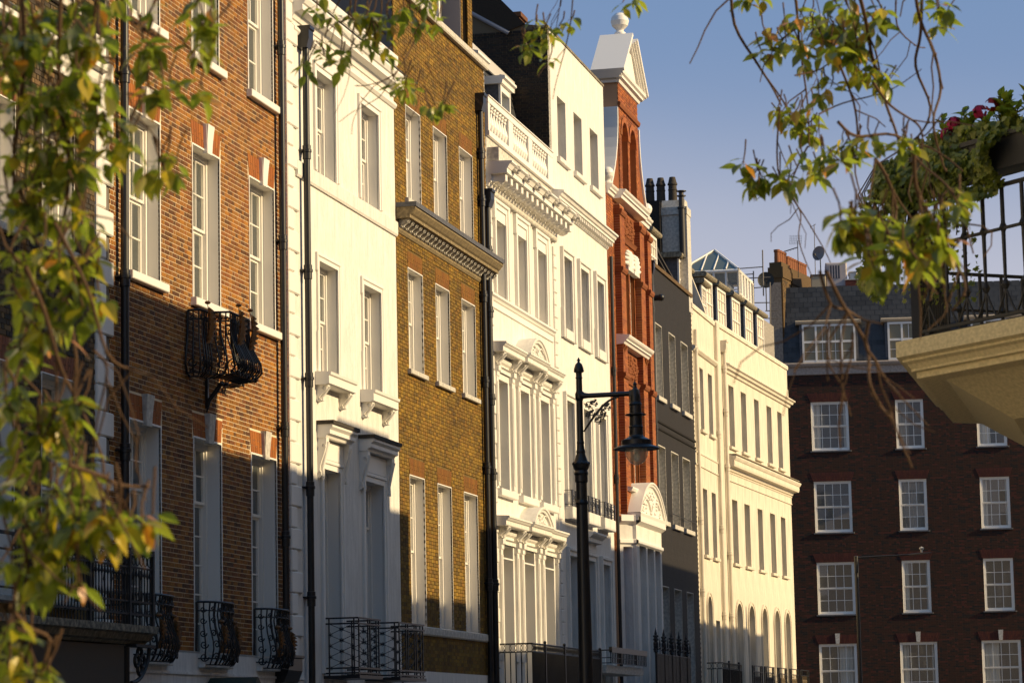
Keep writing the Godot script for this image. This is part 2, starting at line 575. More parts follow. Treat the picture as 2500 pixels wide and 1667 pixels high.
func ground() -> void:
	var b := MB.new()
	b.quad(Vector3(-400, 0, 300), Vector3(400, 0, 300), Vector3(400, 0, -700), Vector3(-400, 0, -700))
	var o := part(self, "ground", b, mat(lin(0.16, 0.15, 0.13), 0.95, noise_tex(0.02, 0.7, 1.0, 20), 0.2))
	o.set_meta("kind", "structure")
	b = MB.new()
	b.box(2.6, 0.0, -112.0, 7.0, 0.004, 40.0, "d")
	o = part(self, "road", b, mat(lin(0.05, 0.05, 0.052), 0.9, noise_tex(0.05, 0.7, 1.0, 21), 0.8))
	o.set_meta("kind", "structure")
	for x in [[-0.02, 2.6], [7.0, 16.2]]:
		b = MB.new()
		b.box(x[0], 0.0, -112.0, x[1], 0.13, -10.0, "d")
		o = part(self, "pavement", b, mat(lin(0.28, 0.26, 0.23), 0.9, noise_tex(0.03, 0.75, 1.0, 22), 0.6))
		o.set_meta("kind", "structure")


# ---------------------------------------------------------------- dark brick house, nearest
func house_dark() -> void:
	var o := house("dark_brick_house", "dark sooty brick house nearest at left, mostly behind leaves", 30.0)
	var holes := []
	for x in [[32.5, 33.78], [34.65, 35.85], [36.82, 37.98]]:
		holes.append([x[0], x[1], 8.98, 10.72]); holes.append([x[0], x[1], 4.0, 7.12])
		holes.append([x[0], x[1], 12.6, 14.2])
	var b := mb()
	sheet(b, 30.0, 38.8, 0.0, 16.0, holes, -0.004)
	part(o, "wall", b, M.mortar)
	shell(o, 30.0, 39.4, 16.0)
	var pal := [Color(0.22, 0.13, 0.05), Color(0.10, 0.07, 0.035), Color(0.30, 0.19, 0.07), Color(0.065, 0.05, 0.03), Color(0.17, 0.11, 0.04), Color(0.09, 0.065, 0.04)]
	var bh: Array = holes.duplicate()
	for x in [[34.65, 35.85], [36.82, 37.98]]:
		bh.append([x[0] - 0.12, x[1] + 0.12, 7.12, 7.46]); bh.append([x[0] - 0.12, x[1] + 0.12, 10.72, 11.06])
	bh.append([30.0, 39.0, 11.48, 11.92])
	bricks(o, 33.5, 38.8, 4.4, 16.0, bh, pal, M.brick, 0.010, 0.008, 300, [34.5, 38.9, 6.0, 13.5])
	for h in holes:
		window(o, h[0], h[1], h[2], h[3], {"cols": 2, "rows": 2, "edge": 0.02, "sill": [0.1, 0.1, 0.11, 0.09]})
	for x in [[34.65, 35.85], [36.82, 37.98]]:
		flat_arch(o, x[0], x[1], 7.12, 7.46, 0.11, [Color(0.36, 0.12, 0.04), Color(0.30, 0.10, 0.04)], 14, M.brick_fine)
		flat_arch(o, x[0], x[1], 10.72, 11.06, 0.11, [Color(0.36, 0.12, 0.04), Color(0.30, 0.10, 0.04)], 14, M.brick_fine)
	b = mb()
	b.run([Vector2(0, 11.48), Vector2(0.06, 11.48), Vector2(0.06, 11.60), Vector2(0.10, 11.66), Vector2(0.13, 11.78), Vector2(0.22, 11.80), Vector2(0.22, 11.88), Vector2(0, 11.93)], 30.0, 38.82)
	part(o, "cornice", b, M.paint)
	b = mb()
	b.box(30.0, 11.935, 0.0, 38.84, 11.95, 0.24)
	part(o, "lead_flashing", b, M.lead)
	# the balcony over its porch
	b = mb()
	b.run([Vector2(0, 3.40), Vector2(0.70, 3.40), Vector2(0.74, 3.44), Vector2(0.80, 3.46), Vector2(0.84, 3.54), Vector2(0.92, 3.56), Vector2(0.92, 3.66), Vector2(0, 3.68)], 31.0, 38.95)
	var sl := part(o, "balcony_slab", b, M.dirty, "stained stone balcony slab")
	b = mb()
	b.box(31.0, 4.66, 0.80, 38.95, 4.70, 0.86); b.box(31.0, 4.46, 0.815, 38.95, 4.485, 0.845)
	b.box(31.0, 3.98, 0.815, 38.95, 4.005, 0.845); b.box(31.0, 3.80, 0.815, 38.95, 3.83, 0.845)
	b.box(38.9, 4.66, 0.0, 38.95, 4.70, 0.80); b.box(38.91, 3.98, 0.0, 38.94, 4.005, 0.80)
	var rail := part(o, "balcony_railing", b, M.ironrough)
	var bar := MB.new()
	bar.lathe([Vector2(0.009, 0.0), Vector2(0.009, 0.12), Vector2(0.02, 0.16), Vector2(0.011, 0.2), Vector2(0.009, 0.3), Vector2(0.018, 0.42), Vector2(0.009, 0.5), Vector2(0.01, 0.66), Vector2(0.022, 0.7), Vector2(0.012, 0.76), Vector2(0.009, 0.8)], Vector3.ZERO, 6)
	var bm := bar.mesh()
	var x := 34.0
	while x < 38.9:
		place(rail, "baluster", bm, M.ironrough, Transform3D(Basis(), Vector3(x - U0, 3.67, 0.83)))
		x += 0.11
	for i in 7:
		place(rail, "baluster", bm, M.ironrough, Transform3D(Basis(), Vector3(38.925 - U0, 3.67, 0.1 + i * 0.11)))
	b = mb()   # frieze of small rings between the two top bars
	x = 34.0
	while x < 38.9:
		b.T = Transform3D(Basis(Vector3(1, 0, 0), PI / 2), Vector3(x - U0, 4.575, 0.83))
		var ring := []
		for k in 9: ring.append(Vector3(cos(TAU * k / 8), 0, sin(TAU * k / 8)) * 0.07)
		b.tube(ring, 0.010, 4)
		x += 0.155
	part(rail, "frieze", b, M.ironrough)
	for px in [35.0, 36.5, 38.0, 38.93]:   # heavier piers of the railing
		b = mb()
		b.box(px - 0.03, 3.67, 0.8, px + 0.03, 4.74, 0.86)
		part(rail, "post", b, M.ironrough)
	# pierced iron bracket under its end
	b = mb()
	for p in [[0.0, 0.11], [0.11, 0.0], [0.0, -0.11], [-0.11, 0.0]]:
		var ring := []
		for k in 13: ring.append(Vector3(38.55 + p[0] + 0.085 * cos(TAU * k / 12), 3.17 + p[1] + 0.085 * sin(TAU * k / 12), 0.78))
		b.tube(ring, 0.026, 6)
	b.box(38.2, 3.36, 0.70, 39.0, 3.40, 0.86)
	var arc := []
	for k in 9: arc.append(Vector3(38.22 + 0.72 * sin(PI / 2 * k / 8), 3.36 - 0.55 * cos(PI / 2 * k / 8) + 0.05, 0.78))
	b.tube(arc, 0.03, 6)
	part(o, "balcony_bracket", b, M.ironrough)
	b = mb()
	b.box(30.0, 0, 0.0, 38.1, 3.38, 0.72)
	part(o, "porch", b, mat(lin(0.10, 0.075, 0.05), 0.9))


# ---------------------------------------------------------------- red brick house with white pointing
func house_red() -> void:
	var o := house("red_brick_house", "red brick house with bright white mortar joints, iron balconettes and keystones", 39.45)
	var cols := [[40.2, 41.53], [43.05, 44.37], [45.93, 47.28]]
	var holes := []
	for c in cols:
		holes.append([c[0], c[1], 13.1, 15.9]); holes.append([c[0], c[1], 9.07, 11.58]); holes.append([c[0], c[1], 3.30, 6.82])
	var b := mb()
	sheet(b, 39.4, 48.1, 3.43, 18.0, holes, -0.004)
	part(o, "wall", b, M.mortar_white)
	b = mb()
	sheet(b, 39.4, 48.6, 0.0, 3.43, [[40.2, 41.53, 3.3, 4], [43.05, 44.37, 3.3, 4], [45.93, 47.28, 3.3, 4]], 0.06)
	b.box(39.4, 3.40, -0.01, 48.1, 3.43, 0.06)
	b.box(39.4, 3.06, 0.0, 48.6, 3.10, 0.085)
	part(o, "plinth", b, M.stucco)
	shell(o, 39.4, 48.65, 18.0)
	var bh: Array = holes.duplicate()
	for c in cols:
		for y in [11.58, 6.82]: bh.append([c[0] - 0.07, c[1] + 0.09, y, y + 0.40])
	var pal := [Color(0.36, 0.115, 0.012), Color(0.44, 0.165, 0.014), Color(0.26, 0.085, 0.011), Color(0.50, 0.20, 0.016), Color(0.18, 0.065, 0.011), Color(0.40, 0.16, 0.014)]
	bricks(o, 39.4, 48.3, 3.43, 17.0, bh, pal, M.brick, 0.013, 0.003, 300, [39.6, 48.0, 5.0, 14.8])
	for c in cols:
		for y in [11.58, 6.82]:
			flat_arch(o, c[0], c[1], y, y + 0.40, 0.08, [Color(0.42, 0.13, 0.014), Color(0.36, 0.105, 0.012)], 12, M.brick_fine, [], 0.006)
			b = mb()
			var xc: float = (c[0] + c[1]) / 2 + 0.03
			b.prism([Vector2(xc - 0.12, y - 0.04), Vector2(xc + 0.12, y - 0.04), Vector2(xc + 0.17, y + 0.44), Vector2(xc - 0.17, y + 0.44)], -0.02, 0.06)
			for k in 6:
				var t0 := float(k) / 6; var t1 := float(k + 1) / 6
				var z0 := 0.065 + 0.03 * t0 * t0; var z1 := 0.065 + 0.03 * t1 * t1
				var w0 := lerpf(0.11, 0.16, t0); var w1 := lerpf(0.11, 0.16, t1)
				var ya := lerpf(y - 0.04, y + 0.44, t0); var yb := lerpf(y - 0.04, y + 0.44, t1)
				b.quad(Vector3(xc - w0, ya, z0), Vector3(xc + w0, ya, z0), Vector3(xc + w1, yb, z1), Vector3(xc - w1, yb, z1))
				b.quad(Vector3(xc - w0, ya, 0.05), Vector3(xc - w0, ya, z0), Vector3(xc - w1, yb, z1), Vector3(xc - w1, yb, 0.05))
				b.quad(Vector3(xc + w0, ya, z0), Vector3(xc + w0, ya, 0.05), Vector3(xc + w1, yb, 0.05), Vector3(xc + w1, yb, z1))
			part(o, "keystone", b, M.stone if y < 8 else M.paint)
		var op := {"rev": 0.21, "cols": 3, "rows": 2, "edge": 0.03, "sill": [0.1, 0.16, 0.13, 0.11], "sill_mat": M.paint, "curtain": [0.0, 1.0]}
		window(o, c[0], c[1], 13.1, 15.9, op)
		window(o, c[0], c[1], 9.07, 11.58, op)
		window(o, c[0], c[1], 3.30, 6.82, {"rev": 0.24, "cols": 3, "rows": 5, "edge": 0.03, "cuts": [0.72], "rows_of": {1: 2}, "curtain": [0.0, 1.0], "sill": [-0.02, 0.12, 0.12, 0.16], "sill_mat": M.stucco})
	quoins(o, 38.8, 0.66, 0.36, 5.70, 12.4, 0.375, false, M.paint)
	quoins(o, 38.8, 0.66, 0.36, 3.43, 5.70, 0.378, false, M.paint)
	quoins(o, 48.0, 0.64, 0.34, 3.43, 17.0, 0.381, true, M.paint)
	downpipe(o, 39.72, 0.12, 0.0, 16.5, 0.062, [12.0, 8.9, 6.3], M.iron, false, "black drainpipe beside the left quoins")
	downpipe(o, 47.42, 0.12, 3.2, 18.0, 0.06, [14.2, 10.7, 7.4, 5.5], M.iron, false, "black drainpipe beside the right quoins")
	b = mb()   # rainwater box and offset at the foot of the second pipe
	b.run([Vector2(0, 2.95), Vector2(0.22, 3.0), Vector2(0.3, 3.2), Vector2(0.3, 3.4), Vector2(0.34, 3.42), Vector2(0.34, 3.46), Vector2(0, 3.46)], 46.95, 47.75)
	b.tube([Vector3(47.6, 3.1, 0.12), Vector3(47.75, 2.95, 0.12), Vector3(47.78, 2.8, 0.12), Vector3(47.78, 0.2, 0.12)], 0.06, 8)
	part(o, "rainwater_box", b, M.iron)
	b = mb()   # little pointed hood over the door, seen from above at the bottom edge
	b.prism([Vector2(42.9, 2.62), Vector2(44.1, 2.62), Vector2(43.5, 3.02)], 0.1, 0.9)
	part(o, "door_hood", b, mat(lin(0.02, 0.035, 0.025), 0.5))
	balconette(o, 42.72, 44.55, 8.82, 0.60, 0.62, true)
	for c in cols:
		balconette(o, c[0] + 0.02, c[1] - 0.02, 4.21, 0.99, 0.30, false)


# a bellied iron basket before a window: plan rises from the wall, belly swells below
func balconette(o: Node3D, x0: float, x1: float, top: float, tall: float, out: float, grand: bool) -> void:
	var plan := []
	if grand:
		plan = [Vector2(x0, 0.03), Vector2(x0, out * 0.40), Vector2(x0 + 0.34, out * 0.42), Vector2(x0 + 0.42, out * 0.95), Vector2(x1 - 0.42, out * 0.95), Vector2(x1 - 0.34, out * 0.42), Vector2(x1, out * 0.40), Vector2(x1, 0.03)]
	else:
		for k in 9:
			var a := PI * k / 8
			plan.append(Vector2(lerpf(x0, x1, (1 - cos(a)) / 2), 0.03 + out * pow(sin(a), 0.6)))
	var xc := (x0 + x1) / 2
	var hh := 1.05 if grand else tall
	var prof := [Vector2(1.0, 0.0), Vector2(1.0, -0.22), Vector2(1.03, -0.36), Vector2(1.14, -0.52), Vector2(1.30, -0.70), Vector2(1.33, -0.84), Vector2(1.15, -0.96), Vector2(0.7, -1.0)]
	if not grand: prof = [Vector2(1.0, 0.0), Vector2(0.9, -0.2), Vector2(1.0, -0.4), Vector2(1.28, -0.62), Vector2(1.34, -0.75), Vector2(1.18, -0.9), Vector2(0.95, -1.0)]
	var at := func(p: Vector2, q: Vector2) -> Vector3:
		var s: float = 1.0 + (q.x - 1.0) * (0.45 if grand else 0.25)
		return Vector3(xc + (p.x - xc) * s, top + q.y * hh, p.y * q.x)
	var b := mb()
	var root: MeshInstance3D = null
	for lv in [prof[0], Vector2(1.0, -0.14), prof[-2], prof[-1]]:
		var line := []
		for p in plan: line.append(at.call(p, lv))
		b = mb()
		b.tube(line, 0.020 if lv.y > -0.05 else 0.012, 6)
		if root == null: root = part(o, "balconette", b, M.iron, "large bellied iron balconette" if grand else "")
		else: part(root, "rail", b, M.iron)
	# bars spaced along the plan
	var total := 0.0
	for i in plan.size() - 1: total += plan[i].distance_to(plan[i + 1])
	var n := 30 if grand else 14
	for k in n + 1:
		var want := total * k / n; var p: Vector2 = plan[0]
		for i in plan.size() - 1:
			var l: float = plan[i].distance_to(plan[i + 1])
			if want <= l + 0.0001:
				p = plan[i].lerp(plan[i + 1], want / l); break
			want -= l
		var line := []
		for q in prof: line.append(at.call(p, q))
		b = mb()
		b.tube(line, 0.013 if k % (4 if grand else 3) else 0.02, 5)
		part(root, "bar", b, M.iron)
	# scrolls low on the belly and small ones under the rail
	b = mb()
	for k in (18 if grand else 8):
		var want := total * (k + 0.5) / (18 if grand else 8); var p: Vector2 = plan[0]; var dirv := Vector2(1, 0)
		for i in plan.size() - 1:
			var l: float = plan[i].distance_to(plan[i + 1])
			if want <= l:
				p = plan[i].lerp(plan[i + 1], want / l); dirv = (plan[i + 1] - plan[i]).normalized(); break
			want -= l
		for lv in ([[-0.80, 0.085], [-0.11, 0.045], [-0.93, 0.05]] if grand else [[-0.88, 0.075], [-0.68, 0.07], [-0.5, 0.06], [-0.3, 0.055], [-0.12, 0.05]]):
			var pos: Vector3 = at.call(p, Vector2(1.22 if lv[0] < -0.6 else 1.0, lv[0]))
			var line := []
			for j in 15:
				var a := -j * 0.62 + (PI if k % 2 else 0.0); var r: float = lv[1] * (1.0 - j / 16.0)
				line.append(pos + Vector3(dirv.x * cos(a) * r, sin(a) * r, dirv.y * cos(a) * r + 0.004))
			b.tube(line, 0.012, 4)
	part(root, "scrollwork", b, M.iron)
	for k in (4 if grand else 2):
		b = mb()
		var fx: float = lerpf(x0, x1, (k + 0.5) / (4 if grand else 2)) if not grand else [x0 + 0.17, x0 + 0.62, x1 - 0.62, x1 - 0.17][k]
		var fz: float = (out * 0.44 if k in [0, 3] else out * 1.0) if grand else out * 1.0
		acanthus(b, Vector3(fx, top - hh * (0.42 if grand else 0.75), fz * 1.05), hh * (0.52 if grand else 0.42), 0.15 if grand else 0.09)
		part(root, "gilded_leaf", b, M.gilt)
	if grand:
		b = mb()
		b.tube([Vector3(xc, top - hh, 0.3), Vector3(xc, top - hh - 0.1, 0.22), Vector3(xc, top - hh - 0.3, 0.06), Vector3(xc, top - hh - 0.5, 0.02)], [0.03, 0.04, 0.035, 0.01], 6)
		b.box(xc - 0.03, top - hh - 0.42, 0.0, xc + 0.03, top - hh + 0.05, 0.05)
		for j in 4: b.ball(Vector3(xc + 0.06 * cos(j * 1.6), top - hh - 0.05, 0.3 + 0.06 * sin(j * 1.6)), 0.035, 6)
		part(root, "bracket", b, M.iron)


# an acanthus leaf: a bent spine with curled lobes on both sides
func acanthus(b: MB, at: Vector3, tall: float, wide: float) -> void:
	for side in [-1.0, 1.0]:
		for k in 7:
			var t := k / 7.0
			var base := at + Vector3(0, tall * (t - 0.1), 0.05 * sin(t * 3.0))
			var w := wide * sin(PI * (0.22 + 0.72 * t))
			var tip := base + Vector3(side * w, tall * 0.10, 0.05)
			var low := base + Vector3(side * w * 0.6, -tall * 0.05, 0.02)
			var up := base + Vector3(0, tall * 0.17, 0.012)
			if side > 0: b.quad(base, low, tip, up)
			else: b.quad(base, up, tip, low)
			var curl := tip + Vector3(side * 0.01, -0.03, 0.03)
			if side > 0: b.tri(low, curl, tip)
			else: b.tri(low, tip, curl)
	b.tube([at + Vector3(0, -tall * 0.15, 0), at + Vector3(0, tall * 0.4, 0.06), at + Vector3(0, tall, 0.02)], [0.016, 0.018, 0.006], 5)
	b.ball(at + Vector3(0, tall * 1.05, 0.02), 0.05, 6, 0.6)


# a scrolled console (bracket) whose back is on the wall: side view swept across its width
func console(b: MB, x0: float, x1: float, y0: float, y1: float, out: float) -> void:
	var h := y1 - y0
	var prof := []
	for k in 15:
		var t := k / 14.0
		var z := out * (0.30 + 0.62 * pow(t, 1.5)) - out * 0.13 * sin(t * TAU) + (out * 0.12 if t < 0.16 else 0.0)
		prof.append(Vector2(max(z, 0.015), y0 + h * t))
	prof[0].x = 0.02
	b.run([Vector2(0, prof[0].y)] + prof + [Vector2(0, y1)], x0, x1)
	for x in [x0, x1]:   # eyes of the volutes
		b.tube([Vector3(x - 0.02, y1 - h * 0.20, out * 0.68), Vector3(x + 0.02, y1 - h * 0.20, out * 0.68)], out * 0.17, 8)
		b.tube([Vector3(x - 0.016, y0 + h * 0.14, out * 0.26), Vector3(x + 0.016, y0 + h * 0.14, out * 0.26)], out * 0.12, 8)
	var xm := (x0 + x1) / 2
	b.tube([Vector3(xm, y0 + 0.01, out * 0.42), Vector3(xm, y0 + h * 0.25, out * 0.38), Vector3(xm, y0 + h * 0.55, out * 0.62), Vector3(xm, y1 - h * 0.1, out * 0.95)], (x1 - x0) * 0.22, 6)


# a moulded architrave round an opening
func architrave(b: MB, x0: float, x1: float, y0: float, y1: float, w: float, out := 0.06, ears := 0.0, foot := 0.0) -> void:
	b.box(x0 - w, y0, -0.01, x0, y1 + w - 0.002, out * 0.6, "b"); b.box(x1, y0, -0.01, x1 + w, y1 + w - 0.002, out * 0.6, "b"); b.box(x0, y1, -0.01, x1, y1 + w - 0.002, out * 0.6, "b")
	var k := w * 0.38
	b.cbox(x0 - w - 0.012, y0, 0.0, x0 - w + k, y1 + w - k, out, 0.012); b.cbox(x1 + w - k, y0, 0.0, x1 + w + 0.012, y1 + w - k, out, 0.012)
	b.cbox(x0 - w - 0.012, y1 + w - k, 0.0, x1 + w + 0.012, y1 + w + 0.012, out + 0.003, 0.012)
	if ears > 0.0:
		for s in [[x0 - w - ears, x0 - w - 0.012], [x1 + w + 0.012, x1 + w + ears]]:
			b.cbox(s[0], y1 - ears * 4.0, 0.0, s[1], y1 + w + 0.01, out + 0.004, 0.012)
	if foot > 0.0:
		for s in [[x0 - w - foot, x0 - w - 0.012], [x1 + w + 0.012, x1 + w + foot]]:
			b.cbox(s[0], y0, 0.0, s[1], y0 + (y1 - y0) * 0.36, out, 0.012)


# ---------------------------------------------------------------- white stucco house
func house_white() -> void:
	var o := house("white_stucco_house", "white stucco house between red and brown brick, with two first floor hoods and iron balconies", 48.6)
	var tops := [[49.84, 51.04], [52.77, 54.0]]
	var doors := [[50.03, 51.08], [52.73, 54.03]]
	var holes := []
	for c in tops: holes.append([c[0], c[1], 12.40, 14.33]); holes.append([c[0] + 0.06, c[1] + 0.04, 8.68, 10.75])
	for c in doors: holes.append([c[0], c[1], 3.2, 6.92])
	var b := mb()
	sheet(b, 48.3, 55.27, 0.0, 15.9, holes)
	part(o, "wall", b, M.stucco)
	shell(o, 48.66, 55.27, 15.9)
	b = mb()
	b.run([Vector2(0, 14.98), Vector2(0.03, 14.98), Vector2(0.05, 15.04), Vector2(0.09, 15.09), Vector2(0.22, 15.12), Vector2(0.22, 15.22), Vector2(0.25, 15.24), Vector2(0.29, 15.32), Vector2(0.29, 15.36), Vector2(0, 15.38)], 48.4, 55.27)
	b.box(48.4, 15.385, 0.0, 55.27, 15.62, 0.07)
	b.run([Vector2(0, 15.62), Vector2(0.09, 15.62), Vector2(0.11, 15.68), Vector2(0.11, 15.82), Vector2(0, 15.86)], 48.4, 55.27)
	part(o, "cornice", b, M.paint)
	b = mb()
	b.box(48.4, 15.385, 0.08, 55.27, 15.40, 0.30)
	part(o, "lead_flashing", b, M.lead)
	b = mb()
	b.run([Vector2(0, 14.72), Vector2(0.03, 14.73), Vector2(0.07, 14.78), Vector2(0.07, 14.82), Vector2(0.03, 14.87), Vector2(0, 14.88)], 48.4, 55.27)
	part(o, "string_course", b, M.paint)
	b = mb()
	b.run([Vector2(0, 12.09), Vector2(0.035, 12.09), Vector2(0.055, 12.13), Vector2(0.055, 12.38), Vector2(0.03, 12.40), Vector2(0, 12.41)], 48.55, 55.27)
	part(o, "band", b, M.stucco)
	for i in 2:
		var c: Array = tops[i]
		var w := window(o, c[0], c[1], 12.40, 14.33, {"rev": 0.2, "cols": 2, "rows": 2, "curtain": [0.0, 0.3, 0.75, 1.0]})
		b = mb(); architrave(b, c[0], c[1], 12.41, 14.33, 0.15); part(w, "architrave", b, M.paint)
		var x0: float = c[0] + 0.06; var x1: float = c[1] + 0.04
		w = window(o, x0, x1, 8.68, 10.75, {"rev": 0.2, "cols": 2, "rows": 2, "curtain": [0.0, 0.3, 0.75, 1.0], "sill": [0.0, 0.0, 0.03, 0.02]})
		b = mb(); architrave(b, x0, x1, 8.68, 10.75, 0.13, 0.05, 0.05, 0.04); part(w, "architrave", b, M.paint)
		b = mb()
		b.run([Vector2(0, 8.42), Vector2(0.2, 8.42), Vector2(0.27, 8.44), Vector2(0.27, 8.58), Vector2(0.30, 8.60), Vector2(0.31, 8.65), Vector2(0, 8.67)], x0 - 0.28, x1 + 0.28)
		part(w, "bracketed_sill", b, M.paint)
		for q in [x0 - 0.2, x1 + 0.04]:
			b = mb(); console(b, q, q + 0.15, 8.12, 8.42, 0.24); part(w, "console", b, M.paint)
		# tall first floor openings with consoled hoods
		var d: Array = doors[i]
		w = window(o, d[0], d[1], 3.2, 6.92, {"called": "french_window", "rev": 0.24, "cols": 1, "rows": 1, "cuts": [0.77], "curtain": [0.1, 0.5]})
		b = mb(); architrave(b, d[0], d[1], 3.2, 6.92, 0.16, 0.06); part(w, "architrave", b, M.paint)
		b = mb()
		b.box(d[0] - 0.14, 7.10, 0.0, d[1] + 0.14, 7.44, 0.05)
		b.run([Vector2(0, 7.46), Vector2(0.17, 7.46), Vector2(0.19, 7.51), Vector2(0.25, 7.53), Vector2(0.25, 7.60), Vector2(0.30, 7.65), Vector2(0.30, 7.70), Vector2(0, 7.74)], d[0] - 0.33, d[1] + 0.28)
		var hood := part(o, "hood", b, M.paint)
		b = mb()
		b.box(d[0] - 0.36, 7.70, 0.0, d[1] + 0.31, 7.77, 0.33)
		part(hood, "lead_cover", b, M.soot)
		for q in [d[0] - 0.31, d[1] + 0.12]:
			b = mb(); console(b, q, q + 0.17, 6.72, 7.46, 0.19); part(hood, "console", b, M.paint)
	downpipe(o, 48.88, 0.12, 0.0, 14.55, 0.062, [12.6, 10.4, 8.44, 6.48, 4.52], M.iron, true, "black drainpipe with a hopper head")
	lattice_balcony(o, 50.0, 51.45, 3.2, 4.19, 0.64)
	lattice_balcony(o, 52.65, 54.5, 3.2, 4.19, 0.66)


func lattice_balcony(o: Node3D, x0: float, x1: float, y0: float, y1: float, out: float) -> void:
	var b := mb()
	for y in [y0, y0 + 0.09, y1 - 0.10, y1]:
		b.box(x0 - 0.02, y - 0.014, 0.0, x0 + 0.02, y + 0.014, out); b.box(x1 - 0.02, y - 0.014, 0.0, x1 + 0.02, y + 0.014, out)
		b.box(x0 - 0.02, y - 0.0145, out - 0.02, x1 + 0.02, y + 0.0145, out + 0.02)
	var root := part(o, "iron_balcony", b, M.iron)
	b = mb(); b.box(x0 - 0.03, y0 - 0.10, 0.0, x1 + 0.03, y0 - 0.04, out + 0.04); part(root, "floor_plate", b, M.iron)
	var runs := [[Vector3(x0, 0, 0.03), Vector3(x0, 0, out)], [Vector3(x0, 0, out), Vector3(x1, 0, out)], [Vector3(x1, 0, out), Vector3(x1, 0, 0.03)]]
	for r in runs:
		var L: float = r[0].distance_to(r[1])
		var n: int = max(1, int(round(L / 0.62)))
		for k in n + 1:
			for s in [-0.07, 0.07]:
				var t: float = (k * L / n + s) / L
				if t < -0.001 or t > 1.001: continue
				b = mb()
				var p: Vector3 = r[0].lerp(r[1], t)
				b.box(p.x - 0.012, y0 - 0.04, p.z - 0.012, p.x + 0.012, y1, p.z + 0.012)
				part(root, "upright", b, M.iron)
			if k == n: break
			b = mb()
			var ca: Vector3 = r[0].lerp(r[1], (k * L / n + 0.07) / L); var cb: Vector3 = r[0].lerp(r[1], ((k + 1) * L / n - 0.07) / L)
			var rows := 4
			for j in rows:
				var ya := lerpf(y0 + 0.09, y1 - 0.10, float(j) / rows); var yb := lerpf(y0 + 0.09, y1 - 0.10, float(j + 1) / rows)
				b.tube([Vector3(ca.x, ya, ca.z), Vector3(cb.x, yb, cb.z)], 0.006, 4); b.tube([Vector3(cb.x, ya, cb.z), Vector3(ca.x, yb, ca.z)], 0.006, 4)
				var mid := Vector3((ca.x + cb.x) / 2, (ya + yb) / 2, (ca.z + cb.z) / 2)
				for st in [mid, Vector3(lerpf(ca.x, cb.x, 0.06), ya, lerpf(ca.z, cb.z, 0.06)), Vector3(lerpf(ca.x, cb.x, 0.94), ya, lerpf(ca.z, cb.z, 0.94))]:
					b.ball(st, 0.018, 5)
					for q in 4:
						var a := PI * q / 4
						var dv: Vector3 = ((cb - ca).normalized() * cos(a) + Vector3(0, sin(a), 0)) * 0.045
						b.tube([st - dv, st + dv], 0.006, 4)
			part(root, "lattice", b, M.iron)


